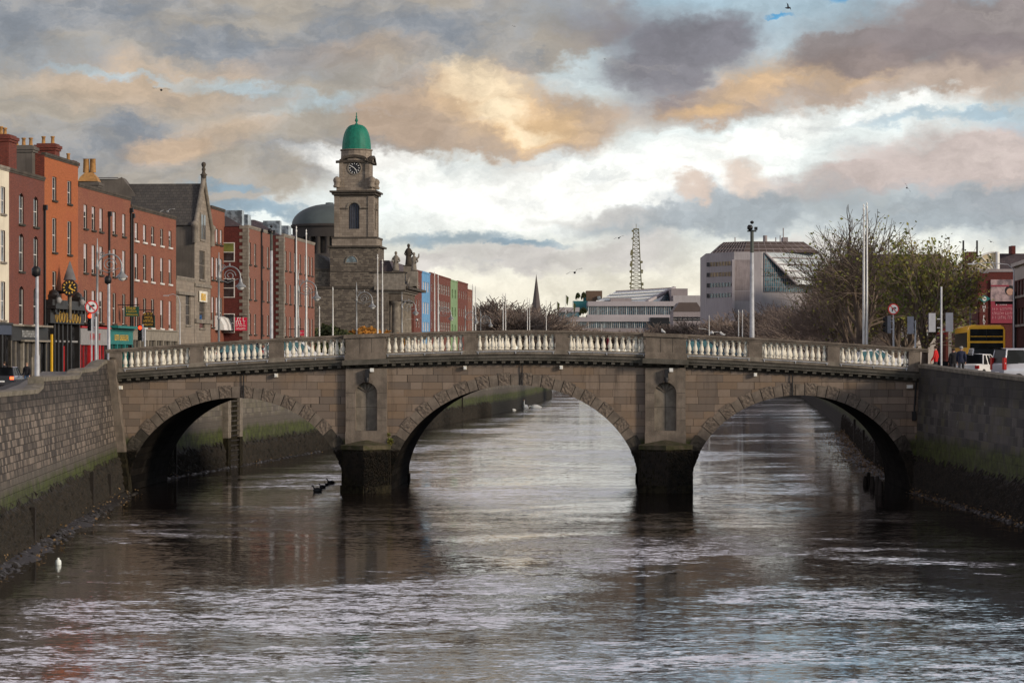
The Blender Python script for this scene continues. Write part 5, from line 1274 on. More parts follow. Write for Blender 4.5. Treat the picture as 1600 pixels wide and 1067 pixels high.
def bunker():
    Y = 560.; k = Y / F; X = lambda p: (p - 800) * k; Zf = lambda y: EYE + (560 - y) * k
    R = empty('office_tower_block', (X(1190), Y, 5.2), label='tall grey concrete office block with brown mansard roof and sloping glass corner', cat='building')
    pl = [(X(1108), Y + 9), (X(1147), Y), (X(1190), Y), (X(1285), Y + 8), (X(1300), Y + 34), (X(1112), Y + 34)]
    b = MB(); b.prism(pl, 'z', 5, Zf(393.5), conc); part(b, 'wall', R)
    # lower darker panel and vertical fin
    q = MB(); q.box(X(1148), X(1176), Y - .06, Y - .003, Zf(470), Zf(455), conc_d); q.box(X(1148), X(1176), Y - .05, Y - .003, Zf(454), Zf(406), mat('stained_panel', (.29, .25, .255), .9, var=.35, vs=.25, streak=.5)); part(q, 'wall_panel', R)
    q = MB(); q.box(X(1143.5), X(1147.5), Y - .9, Y - .0, 5.2, Zf(406), pinkst); part(q, 'fin', R)
    dx, dy = pl[1][0] - pl[0][0], pl[1][1] - pl[0][1]; L = math.hypot(dx, dy)
    fa = Facade(pl[0], (dx / L, dy / L), (dy / L, -dx / L), 5)
    for y in (408, 424.5, 441, 457.5):
        g = MB(); wbox(g, fa, .5, L - 1.0, -.2, .05, Zf(y + 6.5), Zf(y), mat('warm_window', (.30, .22, .12), .3, var=.6, vs=.6) if y < 440 else tealglass); o = part(g, 'window_band', R)
        m_ = MB()
        for i in range(9): u = .5 + (L - 1.5) * i / 8; wbox(m_, fa, u - .1, u + .1, .05, .14, Zf(y + 6.5), Zf(y), conc_d)
        wbox(m_, fa, .45, 1.6, .05, .16, Zf(y + 6.5), Zf(y), black_m); part(m_, 'mullions', R)
    dx, dy = pl[3][0] - pl[2][0], pl[3][1] - pl[2][1]; L = math.hypot(dx, dy); fg = Facade(pl[2], (dx / L, dy / L), (dy / L, -dx / L), 5)
    g = MB(); wbox(g, fg, .6, L, .0, .25, Zf(456), Zf(394.5), tealglass); part(g, 'glass_wall', R)
    g = MB(); u1 = L * .52
    # pale inclined plane cutting across the corner
    g.face([fg.P(.8, .3, Zf(395)), fg.P(u1, 2.2, Zf(444)), fg.P(L, 2.4, Zf(444)), fg.P(L, .3, Zf(395))], roofglass)
    g.tube([fg.P(.8, .3, Zf(395)), fg.P(u1, 2.2, Zf(444))], .35, pinkst, 4)
    for t in (.15, .36, .57, .78):
        a = fg.P(.8 + (u1 - .8) * t, .4 + 1.9 * t, Zf(395 + 49 * t)); c = fg.P(L, .4 + 2.0 * t, Zf(395 + 49 * t)); g.tube([a, c], .16, conc_d, 4)
    part(g, 'sloping_glazing', R)
    m_ = MB()
    for i in range(9): wbox(m_, fg, .6, L, .25, .32, Zf(456 - i * 7.4), Zf(455.5 - i * 7.4), conc_d)
    for i in range(26): u = .6 + (L - .6) * i / 25; wbox(m_, fg, u - .06, u + .06, .25, .30, Zf(456), Zf(394.5), conc_d)
    part(m_, 'mullions', R)
    rf = MB(); lo = [(X(1117), Y + 8), (X(1163), Y + 1), (X(1285), Y + 5), (X(1296), Y + 30), (X(1120), Y + 32)]; cx = sum(p[0] for p in lo) / 5; cy = sum(p[1] for p in lo) / 5
    hi = [(cx + (x - cx) * .74, cy + (y - cy) * .6) for x, y in lo]
    A = [V3(x, y, Zf(393.6)) for x, y in lo]; B = [V3(x, y, Zf(375)) for x, y in hi]
    for i in range(5): rf.face([A[i], A[(i + 1) % 5], B[(i + 1) % 5], B[i]], brown_roof)
    rf.face(B, brown_roof)
    for i in range(5):
        for t in [j / 10 for j in range(11)]: rf.tube([A[i].lerp(A[(i + 1) % 5], t), B[i].lerp(B[(i + 1) % 5], t)], .09, pinkst if 0 else conc_d, 3)
    for t in (.3, .65): rf.tube([A[i].lerp(B[i], t) + V3(0, -.1, 0) for i in (0, 1, 2, 3)], .1, conc_d, 3)
    part(rf, 'mansard_roof', R)
    q = MB(); q.box(X(1234), X(1242), Y + 14, Y + 18, Zf(376), Zf(366), conc_d)
    part(q, 'plant_box', R)
    for px, t in ((1156, 367), (1183, 366), (1204, 364), (1221, 367), (1233, 352), (1228, 364)):
        a = MB(); a.tube([(X(px), Y + 12, Zf(376)), (X(px), Y + 12, Zf(t))], .12 if px != 1204 else .5, conc_d, 5); part(a, 'aerial', R)
bunker()
def mast():
    Y = 950.; k = Y / F; R = empty('radio_mast', (at(994, 0, Y).x, Y, 5.2), label='tall lattice radio mast crowded with dishes behind the glass roofed offices', cat='mast')
    ms = mat('mast_steel', (.16, .15, .085), .7, var=.2); m = MB(); H = (560 - 358) * k + 2; z = lambda y: (560 - y) * k + 2.1
    wd = lambda h: (8.5 - 4.6 * min(1, max(0, (h - z(455)) / (H - z(455))))) * k * 1.0
    nb = 16; z0 = z(456)
    for i in range(nb):
        a, b = z0 + (H - z0) * i / nb, z0 + (H - z0) * (i + 1) / nb; wa, wb = wd(a), wd(b)
        ca = [V3(s_ * wa, t_ * wa, a) for s_, t_ in ((-1, -1), (1, -1), (1, 1), (-1, 1))]; cb = [V3(s_ * wb, t_ * wb, b) for s_, t_ in ((-1, -1), (1, -1), (1, 1), (-1, 1))]
        for j in range(4):
            m.tube([ca[j], cb[j]], .15, ms, 4); m.tube([ca[j], cb[(j + 1) % 4]], .07, ms, 3); m.tube([ca[(j + 1) % 4], cb[j]], .07, ms, 3); m.tube([cb[j], cb[(j + 1) % 4]], .09, ms, 3)
    m.build('lattice', R); b = MB(); b.box(-2, 2, -2, 2, 0, z0, ms); b.build('mast_base', R)
    rnd = random.Random(4)
    for i in range(26):
        h = rnd.choice([rnd.uniform(z0, z(425)), rnd.uniform(z(425), z(390)), rnd.uniform(z0, H)]); w = wd(h); s_ = rnd.choice((-1, 1)); d = MB()
        d.lathe([(.05, -.2), (rnd.uniform(.25, .6), .2)], ms, c=(0, 0, 0), n=8, M=TR(s_ * (w + .4), -w - .2, h) @ Matrix.Rotation(PI / 2, 4, 'X')); d.build('dish', R)
    a = MB(); a.tube([(0, 0, H), (0, 0, H + 2)], .12, ms, 4); a.box(-1, 1, -1, 1, H - .1, H + .25, ms); a.build('mast_head', R)
mast()
def spire():
    Y = 1000.; k = Y / F; R = empty('spire_church', (at(838, 0, Y).x, Y, 5.2), label='distant church with a slender pointed dark stone spire', cat='church'); sm = mat('spire_stone', (.10, .085, .085), .9, var=.2, vs=.3)
    s_ = MB(); z = lambda y: (560 - y) * k + 2.1
    s_.lathe([(11 * k, z(505)), (7.5 * k, z(486)), (0.3 * k, z(430)), (.02, z(428))], sm, n=8, smooth=False); s_.build('spire', R)
    b = MB(); b.lathe([(11 * k, 0), (11 * k, z(505)), (11.5 * k, z(504))], sm, n=8, smooth=False); b.build('tower', R)
    n = MB(); n.prism([(-25 * k, 0), (25 * k, 0), (25 * k, z(520)), (0, z(505)), (-25 * k, z(520))], 'y', 8, 40, sm); n.build('nave', R)
spire()
def blk(name, px0, px1, py, Y, dp, m, label, rows=(), cols=0, rm=None, rh=0, group='low buildings on the far south side', gm=None, winw=1.4):
    x0, x1 = (px0 - 800) * Y / F, (px1 - 800) * Y / F; zt = EYE + (560 - py) * Y / F
    R = empty(name, ((x0 + x1) / 2, Y, 5.2), label=label, cat='building', group=group)
    fa = Facade((x0, Y), (1, 0), (0, -1), 5.2); holes = []; L = x1 - x0
    for (ya, yb) in rows:
        for i in range(cols):
            u = L * (i + .5) / cols; holes.append((u - winw / 2, u + winw / 2, EYE + (560 - yb) * Y / F, EYE + (560 - ya) * Y / F))
    w = MB(); wall_holes(w, fa, L, 5.0, zt, holes, m)
    for u, fl in ((0, 0), (L, 1)):
        q = [fa.P(u, 0, 5), fa.P(u, -dp, 5), fa.P(u, -dp, zt), fa.P(u, 0, zt)]; w.face(q, m)
    w.face([fa.P(L, -dp, 5), fa.P(0, -dp, 5), fa.P(0, -dp, zt), fa.P(L, -dp, zt)], m); part(w, 'wall', R)
    r = MB()
    if rh: r.prism([(x0 - .1, zt), (x1 + .1, zt), ((x0 + x1) / 2 + (x1 - x0) * .3, zt + rh), ((x0 + x1) / 2 - (x1 - x0) * .3, zt + rh)], 'y', Y - .1, Y + dp, rm or slate)
    else: r.box(x0 - .1, x1 + .1, Y - .12, Y + dp, zt, zt + .35, rm or m)
    part(r, 'roof', R)
    for h in holes: add_window(R, fa, (h[0] + h[1]) / 2, h[2], h[1] - h[0], h[3] - h[2], sash_w, gm or glass_d, (0, 1))
    return R, fa
white_w = mat('render_white', (.50, .46, .42), .85, var=.15, vs=.3, streak=.2)
blk('quay_building', 1052, 1098, 487, 690, 14, conc_d, 'grey brown low building left of the grey office block', rows=((495, 502),), cols=6, rm=brown_roof, rh=2.5)
blk('quay_building', 1300, 1512, 432, 520, 30, mat('dark_block', (.085, .065, .055), .9, var=.2, vs=.1), 'big dark brown building showing behind the tree crowns', rm=brown_roof, rh=4.5)
blk('quay_building', 1416, 1462, 512, 330, 12, white_w, 'low white rendered building behind the traffic lights', rows=((518, 528),), cols=3, gm=skyglass)
blk('quay_building', 1456, 1492, 500, 345, 12, brick_wine, 'low dark red building left of the cream bay house', rows=((508, 516),), cols=2)
blk('quay_building', 1478, 1529, 436, 335, 12, brick_wine, 'tall wine red building behind the leafy tree and the bus', rm=slate_purple, rh=1.2, rows=((446, 458),), cols=2)
blk('quay_building', 1499, 1529, 462, 318, 8, render_cream, 'cream bay fronted house left of the vertical pub sign', rows=((470, 504),), cols=3, gm=skyglass, winw=.5)
def pub_right():
    Y = 300.; k = Y / F; X = lambda p: (p - 800) * k; Zf = lambda y: EYE + (560 - y) * k
    R, fa = blk('corner_pub', 1528, 1592, 425, Y, 18, brick_wine, 'wine red corner pub with advertising poster and barrel glazed roof', group=None, rm=conc_d)
    u = lambda p: (p - 1528) * k
    g = MB(); n = 10; rows = []
    for j in range(2):
        rows.append([V3(X(1570) - (X(1570) - X(1527)) * math.sin(PI / 2 * i / n), Y + 5 + j * 12, Zf(424.5) + (Zf(391) - Zf(424.5)) * math.cos(PI / 2 * i / n)) for i in range(n + 1)])
    bg = mat('barrel_roof_cream', (.52, .44, .28), .5, var=.15); g.grid([rows[0], rows[1]], bg)
    g.face([p for p in rows[0]] + [V3(X(1570), Y + 5, Zf(424.5))], bg)
    for i in range(0, n + 1, 2): g.tube([V3(X(1570), Y + 4.95, Zf(424.5)), rows[0][i] + V3(0, -.05, 0)], .07, white_m, 4)
    g.tube([p + V3(0, -.05, 0) for p in rows[0]], .14, white_m, 4); g.tube([V3(X(1571), Y + 4.9, Zf(424.5)), V3(X(1571), Y + 4.9, Zf(391))], .3, white_m, 4)
    part(g, 'barrel_roof', R)
    q = MB(); q.box(X(1571.5), X(1640), Y + 6, Y + 20, Zf(426), Zf(393), slate_purple); part(q, 'roof_block', R)
    p = MB(); p.box(X(1525), X(1540), Y + 6, Y + 9, Zf(430), Zf(390), brick_wine); part(p, 'chimney', R)
    for px, t in ((1524, 371), (1546, 371)): a = MB(); a.tube([(X(px), Y + 8, Zf(430)), (X(px), Y + 8, Zf(t))], .12, black_m, 5); part(a, 'aerial', R)
    c = MB(); c.box(X(1594), X(1600), Y + 5, Y + 7, Zf(394), Zf(381), brick_wine); part(c, 'chimney', R)
    # poster: photo strip above a red panel with three lines
    o = MB(); M = TR(X(1566), Y - .25, 0); hw = (X(1585) - X(1548)) / 2; red = mat('poster_red', (.24, .030, .050), .6, var=.1)
    o.box(-hw, hw, 0, .2, Zf(505), Zf(471), red, M); o.box(-hw, hw, 0.01, .2, Zf(470.8), Zf(437), mat('poster_picture', (.42, .30, .30), .6, col2=(.12, .09, .10), vs=1.1), M)
    o.box(-hw, hw * .55, -.03, .0, Zf(448), Zf(445.5), red, M); o.lathe([(.42, 0), (.42, .03)], mat('poster_face', (.45, .26, .19), .6), n=14, M=M @ TR(hw * .62, -.01, Zf(456)) @ Matrix.Rotation(PI / 2, 4, 'X')); o.lathe([(.60, 0), (.60, .02)], black_m, n=14, M=M @ TR(hw * .62, .0, Zf(454)) @ Matrix.Rotation(PI / 2, 4, 'X'))
    P = part(o, 'poster', R)
    t = MB(); strokes(t, 1.5, .42, white_m, M @ TR(0, -.02, Zf(474.5)), 2)
    for i in range(3): strokes(t, 2.4, .30 if i < 2 else .36, mat('poster_pale_red', (.55, .25, .27), .6), M @ TR(0, -.02, Zf(483 + i * 6.5)), 5 + i)
    part(t, 'poster_lettering', R)
    s_ = MB(); s_.box(X(1530), X(1543), Y - .22, Y - .05, Zf(509), Zf(468), brick_wine); part(s_, 'vertical_sign', R)
    t = MB()
    for i, ch in enumerate('THE FRY'):
        if ch != ' ': text_mesh(t, ch, .50, white_m, TR(X(1537), Y - .24, Zf(474.5 + i * 5.2)), .01, 1.1)
    part(t, 'sign_lettering', R)
    e = MB(); M2 = TR(X(1537), Y - .4, Zf(467)); e.prism([(-.75, 0), (0, -.45), (.75, 0), (0, .45)], 'y', 0, .2, teal_sh, M2); e.lathe([(.26, 0), (.26, .04)], white_m, n=12, M=M2 @ TR(0, -.01, 0) @ Matrix.Rotation(PI / 2, 4, 'X')); part(e, 'emblem', R)
    s2 = MB(); s2.box(X(1490), X(1506), 312, 313, Zf(521), Zf(512), red_sh); s2.box(X(1491), X(1505), 311.9, 312, Zf(517.5), Zf(515.5), white_m); o = s2.build('shop_sign'); tag(o, 'red shop sign with a white stripe left of the bus', 'sign')
    # near terrace at the right edge
    fa = Facade((20.4 + .088 * 150, 150), (.088, 1), (-1, .088), 5.2); L = 37.8; zt = EYE + (560 - 418) * 187.7 / F
    R2 = empty('corner_terrace', (fa.A.x, fa.A.y, 5.2), label='white and brick terrace with rows of sash windows at the right edge of the photo', cat='building')
    holes = []; wn = []
    for (ya, yb) in ((441, 464), (483, 508)):
        for i in range(9):
            u = L - 1.5 - i * 2.1; z0, z1 = EYE + (560 - yb) * 187.7 / F, EYE + (560 - ya) * 187.7 / F; holes.append((u - .6, u + .6, z0, z1)); wn.append((u, z0, z1 - z0))
    w = MB(); wall_holes(w, fa, L, 7.9, zt - 1.0, holes, brick_wine); wall_holes(w, fa, L, zt - 1.0, zt, [], white_w); wall_holes(w, fa, L, 5.0, 7.9, [], white_w)
    w.face([fa.P(L, 0, 5), fa.P(L, -14, 5), fa.P(L, -14, zt), fa.P(L, 0, zt)], white_w); w.face([fa.P(L, 0, zt), fa.P(0, 0, zt), fa.P(0, -14, zt), fa.P(L, -14, zt)], lead); w.face([fa.P(0, 0, 5), fa.P(0, 0, zt), fa.P(0, -14, zt), fa.P(0, -14, 5)], brick_wine); w.face([fa.P(0, -14, 5), fa.P(0, -14, zt), fa.P(L, -14, zt), fa.P(L, -14, 5)], brick_wine)
    part(w, 'wall', R2)
    for (u, z0, h) in wn: add_window(R2, fa, u, z0, 1.2, h, sash_w, skyglass, (0, 1), sill=white_w)
    c = MB(); wbox(c, fa, 0, L + .1, -.2, .25, zt, zt + .25, white_w); part(c, 'parapet', R2)
    s_ = MB(); wbox(s_, fa, L - 16, L - .5, 0, .12, 7.0, 7.7, mat('shop_pale_blue', (.30, .42, .50), .6)); part(s_, 'shop_fascia', R2)
pub_right()

# low roofs and trees closing the far end of the river
low = [(735, 772, 517, 980, 'far_building', 'lowest of the distant grey roofs at the end of the left quay', conc_d), (858, 905, 516, 1010, 'far_building', 'distant brown roofs under the office terrace flagpoles', mat('far_brown', (.12, .085, .075), .9)),
       (1040, 1110, 512, 900, 'far_building', 'distant brown block at the foot of the stepped office end', mat('far_brown2', (.16, .125, .115), .9))]
for a, b, y, Y, nm, lab, m in low: blk(nm, a, b, y, Y, 14, m, lab, rm=slate, rh=1.5, rows=((y + 5, y + 11),), cols=5, group='low roofs at the far end of the river')
for (px, Y, py, lab, sx) in ((744, 610, 494, 'low bare tree beside the last brick house of the far row', 1.6), (880, 760, 505, 'low bare tree under the left office flagpoles', 2.2), (925, 745, 513, 'low bare shrubby tree below the left office windows', 2.4), (975, 750, 515, 'low bare shrubby tree below the middle of the long office windows', 2.4), (1020, 740, 514, 'low bare shrubby tree before the dark office entrance', 2.4), (1062, 650, 503, 'low bare tree before the stepped office end', 2.2)):
    TD.put(px, Y, py, 5.2, lab, sx, px * .13)
# ================================================================ STREET FURNITURE
lamp_m = mat('lamp_silver', (.25, .26, .27), .4, .3, var=.15)
def spiral(c, r, turns, n=18, a0=0.0, sgn=1):
    return [V3(c[0] + sgn * (r * (1 - i / n * .75)) * math.cos(a0 + 2 * PI * turns * i / n), 0, c[1] + (r * (1 - i / n * .75)) * math.sin(a0 + 2 * PI * turns * i / n)) for i in range(n + 1)]
def lamp_proto():
    R = empty('street_lamp', cat='street lamp', label='ornate silver street lamp', group='ornate lamps along the north quay')
    p = MB(); p.lathe([(.20, 0), (.20, .5), (.13, .7), (.11, 1.1), (.085, 1.2), (.075, 4.6), (.11, 4.65), (.11, 4.75), (.07, 4.8), (.065, 7.3), (.10, 7.35), (.10, 7.5), (.06, 7.6), (.055, 8.2), (.09, 8.25), (.06, 8.35), (.05, 8.6), (.02, 9.1)], lamp_m, n=10); p.build('pole', R)
    a = MB(); a.tube([V3(.75 - .70 * math.cos(t), 0, 7.45 + .72 * math.sin(t)) for t in [PI * i / 14 for i in range(14)]] + [V3(1.45, 0, 7.35)], .045, lamp_m, 6)
    a.tube(spiral((.72, 7.55), .42, 1.7), .03, lamp_m, 5); a.tube([V3(.05, 0, 7.3), V3(.6, 0, 7.08), V3(1.3, 0, 7.35)], .03, lamp_m, 5)
    a.tube(spiral((.28, 8.15), .16, 1.3, 10), .025, lamp_m, 4); a.lathe([(.05, 0), (.05, .2)], lamp_m, c=(.72, 0, 8.17), n=6); a.build('scroll_arm', R)
    s = MB(); s.lathe([(.05, 7.4), (.09, 7.3), (.10, 7.15), (.16, 7.02), (.34, 6.86), (.36, 6.80)], lamp_m, c=(1.46, 0, 0), n=14); o = s.build('lamp_shade', R)
    g = MB(); g.lathe([(.24, 6.82), (.24, 6.74), (.14, 6.62), (.03, 6.58)], mat('lamp_glass', (.62, .62, .60), .3), c=(1.46, 0, 0), n=12); g.build('lamp_glass', o)
    return R
lp = lamp_proto(); used = []
def lwt(Y): return lwx(Y) - 1.1
LAMPS = [(152, 150, 'nearest ornate silver lamp, tall beside the orange pub house'), (342, 170, 'ornate silver lamp in front of the narrow brick house with awnings'), (466, 202.6, 'ornate silver lamp in front of the second quoined brick block'), (557, 236, 'ornate silver lamp against the church wall'),
         (628, 271, 'ornate silver lamp before the church columns'), (686, 308, 'ornate silver lamp before the wide brick block'), (727, 340, 'ornate silver lamp before the last brick houses'), (751, 372, 'farthest ornate silver lamp beyond the coloured houses')]
for px, Y, lab in LAMPS: place(lp, used, ((px - 800) * Y / F, Y, 5.25), -.05, lab)
def pole_proto():
    R = empty('flagpole', cat='flagpole', label='slim white flagpole', group='white flagpoles along the quays')
    p = MB(); p.lathe([(.20, 0), (.20, .15), (.10, .2), (.095, 1.2), (.07, 9), (.045, 12.1), (.07, 12.15), (.07, 12.25), (.02, 12.35), (.06, 12.45), (.0, 12.6)], white_m, n=8); p.build('pole', R)
    c = MB(); c.box(-.02, .02, -.14, -.09, 1.2, 1.4, galv); c.tube([(0, -.09, 1.3), (0, -.07, 12.0)], .008, galv, 3); c.build('halyard', R)
    return R
pp = pole_proto(); used = []
PO = [(463, 202, 353, 'left flagpole of the pair before the second quoined brick block'), (478.5, 206, 358, 'right flagpole of the pair before the second quoined brick block'), (590, 251, 397, 'left flagpole of the pair before the church front'), (597.5, 254, 405, 'right flagpole of the pair before the church front'),
      (679, 303, 424, 'left flagpole of the pair before the dark brick frontages'), (684.5, 306, 428, 'right flagpole of the pair before the dark brick frontages'), (738.5, 351, 443, 'left flagpole of the pair at the end of the coloured row'), (743, 354, 446, 'right flagpole of the pair at the end of the coloured row'),
      (786, 403, 457, 'left flagpole of the pair left of the spire'), (790, 406, 458, 'right flagpole of the pair left of the spire'), (824, 456, 464, 'left flagpole of the pair touching the spire'), (827.5, 459, 466, 'right flagpole of the pair touching the spire'), (853.5, 508, 469, 'single flagpole just right of the spire'),
      (1349.5, 176, 318, 'shorter flagpole of the tall pair in front of the big tree'), (1354.5, 177.5, 315, 'taller flagpole of the tall pair in front of the big tree'), (1154, 330, 484, 'short white pole left of the tall camera pole'), (1160, 332, 484, 'second short white pole left of the tall camera pole'),
      (1108, 420, 492, 'distant white pole before the low brown trees'), (1000, 560, 510, 'tiny white pole below the long office windows'), (940, 540, 506, 'small white pole below the left of the long office windows'), (499, 250, 478, 'short white pole before the dark green bush'), (520, 262, 448, 'plain white pole beside the church wall')]
for px, Y, py, lab in PO:
    z = 5.25; h = EYE + (560 - py) * Y / F - z; o = place(pp, used, ((px - 800) * Y / F, Y, z), 0, lab); o.scale = (1, 1, h / 12.6)
# camera masts
cam_m = mat('mast_grey_green', (.42, .43, .46), .5, .1)
def cctv(px, Y, py, z0, label, dark=None):
    R = empty('camera_mast', ((px - 800) * Y / F, Y, z0), label=label, cat='camera mast', group=None); h = EYE + (560 - py) * Y / F - z0
    p = MB(); p.lathe([(.16, 0), (.14, 2.5), (.10, h - .8)], cam_m, n=10); p.lathe([(.11, h - 1.9), (.10, h - .55)], mat('mast_dark_top', (.07, .08, .07), .6), n=10); p.build('pole', R)
    c = MB(); c.lathe([(.05, h - .6), (.16, h - .5), (.17, h - .35), (.10, h - .25)], black_m, n=10, c=(-.12, 0, 0)); c.lathe([(.03, h - .2), (.11, h - .14), (.11, h - .05), (.02, h)], black_m, n=10); c.box(-.28, .26, -.05, .05, h - .66, h - .58, black_m); c.box(.14, .30, -.3, .1, h - .56, h - .38, black_m); c.build('camera_head', R)
cctv(424, 190, 352, 5.3, 'white camera mast between the two quoined brick blocks'); cctv(1175, 151.4, 345, 7.0, 'tall camera mast standing alone on the bridge right of centre')
# traffic signals
sig_on = mat('signal_red_lit', (1.0, .035, .01), .4, emit=5.0, var=0.0); sig_off = mat('signal_lens_dark', (.03, .03, .03), .3); sgrey = mat('signal_backplate', (.26, .27, .31), .5, var=.12)
def signal(px, Y, py, z0, face, label, h_px=None, lit=False, boxes=((0, 0),), pole_top=None, rz=0.0):
    """py: photo row of the head's centre"""
    x = (px - 800) * Y / F; zc = EYE + (560 - py) * Y / F - z0; R = empty('traffic_light', (x, Y, z0), rz, label, 'traffic light', 'traffic lights by the bridge')
    p = MB(); p.tube([(.30, .1, 0), (.30, .1, max(zc + .3, pole_top or 0))], .06, galv, 8); p.lathe([(.12, 0), (.12, .25)], galv, c=(.30, .1, 0), n=8); p.tube([(.30, .1, zc - .3), (.05, .06, zc - .3)], .035, galv, 5); p.tube([(.30, .1, zc + .2), (.05, .06, zc + .2)], .035, galv, 5); p.build('pole', R)
    for i, (dx, dz) in enumerate(boxes):
        b = MB(); M = TR(dx, 0, zc + dz) @ RZ(face if i == 0 else -face)
        b.box(-.15, .15, -.02, .18, -.5, .5, black_m, M); b.box(-.21, .21, -.035 if not lit else -.0, -.021 if not lit else .02, -.54, .54, sgrey if not lit else black_m, M) if not lit else b.box(.12, .2, -.05, .2, -.55, .55, sgrey, M)
        for k in range(3):
            if lit: b.lathe([(.13, 0), (.14, .16)], black_m, n=10, M=M @ TR(0, -.02, .33 - .33 * k) @ Matrix.Rotation(PI / 2, 4, 'X'), cap=False)
            else: b.lathe([(.13, 0), (.14, .16)], black_m, n=10, M=M @ TR(0, .2, .33 - .33 * k) @ Matrix.Rotation(-PI / 2, 4, 'X'), cap=False)
        o = b.build('signal_head', R)
        if lit:
            for k in range(3): l = MB(); l.lathe([(.115, 0), (.10, .04), (.05, .06)], sig_on if k == 0 else sig_off, n=12, M=M @ TR(0, -.025, .33 - .33 * k) @ Matrix.Rotation(PI / 2, 4, 'X')); l.build('signal_lens', o)
    return R, zc
signal(141, 143.5, 503, 6.35, .0, 'traffic light with a lit red lamp under the no right turn sign', lit=True)
signal(219, 166, 520, 5.6, 0, 'traffic light with a lit red lamp before the pale stone ground floor', lit=True)
signal(1389, 158, 507, 5.9, .9, 'dark sided traffic light left of the round prohibition sign on the right')
signal(1423, 158, 508, 5.9, -.5, 'grey backed traffic light in the middle of the right hand three')
signal(1463, 146, 504, 6.2, .25, 'pair of grey backed traffic lights on a tall pole next to the person in red', boxes=((-.25, 0), (.75, 0.02)), pole_top=5.2)
def round_sign(px, Y, py, r, z0, label, arrow=True):
    x = (px - 800) * Y / F; zc = EYE + (560 - py) * Y / F - z0; R = empty('no_turn_sign', (x, Y, z0), 0, label, 'road sign', 'round prohibition signs')
    red = mat('sign_red', (.55, .03, .03), .5, var=.05); p = MB(); p.tube([(0, .06, 0), (0, .06, zc + r)], .04, galv, 6); p.build('pole', R)
    M = TR(0, -.0, zc) @ Matrix.Rotation(PI / 2, 4, 'X'); d = MB(); d.lathe([(r, 0), (r, .02)], red, n=28, M=M); d.lathe([(r * .80, .02), (r * .80, .026)], white_m, n=28, M=M); 
    Ma = TR(0, -.036, zc)
    d.box(-r * .30, -r * .12, -.004, .004, -r * .45, r * .22, black_m, Ma); d.box(-r * .30, r * .22, -.004, .004, r * .08, r * .26, black_m, Ma); d.prism([(r * .2, -r * .08), (r * .55, r * .17), (r * .2, r * .42)], 'y', -.004, .004, black_m, Ma)
    d.box(-r * .86, r * .86, -.012, -.006, -r * .07, r * .07, red, Ma @ Matrix.Rotation(math.radians(45), 4, 'Y')); d.build('sign_face', R)
round_sign(143, 143.2, 479.5, .37, 6.3, 'round white and red no right turn sign above the left traffic light'); round_sign(1396, 157, 483, .34, 5.9, 'narrow looking round prohibition sign above the right traffic lights')
def tall_post(px, Y, py, z0, label, arm=False, m=None, r=.09):
    x = (px - 800) * Y / F; h = EYE + (560 - py) * Y / F - z0; R = empty('street_pole', (x, Y, z0), 0, label, 'pole'); p = MB(); p.lathe([(r * 1.4, 0), (r * 1.3, 1.2), (r, 1.3), (r * .8, h)], m or galv, n=8); p.build('pole', R)
    q = MB(); q.lathe([(.05, h - .1), (.2, h), (.22, h + .3), (.1, h + .42)], black_m, n=8, c=(-.05, 0, 0)) ; q.build('camera_head', R); return R, h
tall_post(58, 120, 430, 6.2, 'grey pole with a dark lamp head before the brown brick house', m=cam_m, r=.09); tall_post(170, 152, 442, 5.9, 'grey camera pole before the teal shopfront', m=cam_m, r=.10)
def arm_lamp(px, Y, py, z0, dx, rise, label):
    x = (px - 800) * Y / F; h = EYE + (560 - py) * Y / F - z0; R = empty('road_lamp', (x, Y, z0), 0, label, 'street lamp', 'plain curved road lamps'); p = MB(); p.lathe([(.11, 0), (.07, 1.5), (.045, h - rise)], galv, n=8)
    p.tube([(0, 0, h - rise), (dx * .15, 0, h - rise * .3), (dx * .6, 0, h - .02), (dx, 0, h - rise * .15)], .028, galv, 6); p.build('pole', R); q = MB(); q.box(min(dx, dx + .5 * (1 if dx > 0 else -1)), max(dx, dx + .5 * (1 if dx > 0 else -1)), -.10, .10, h - rise * .2 - .05, h - rise * .2 + .03, galv); q.build('lamp_head', R)
arm_lamp(1584, 172, 410, 5.3, -2.6, .5, 'road lamp with a long arm reaching left over the bus'); arm_lamp(1516, 185, 424, 5.3, 0.8, .4, 'slim road lamp in front of the cream bay house'); arm_lamp(281, 232, 459, 5.3, -1.0, .8, 'curved road lamp before the stone wing')
def dark_post(px, Y, py): 
    x = (px - 800) * Y / F; h = EYE + (560 - py) * Y / F - 5.3; q = MB(); q.box(-.12, .12, -.12, .12, 0, h, black_m); q.box(-1.4, .1, -.08, .08, h - .9, h - .7, black_m); o = q.build('black_gantry', loc=(x, Y, 5.3)); tag(o, 'black gantry post beside the advertising poster', 'post')
dark_post(1585, 186, 456)
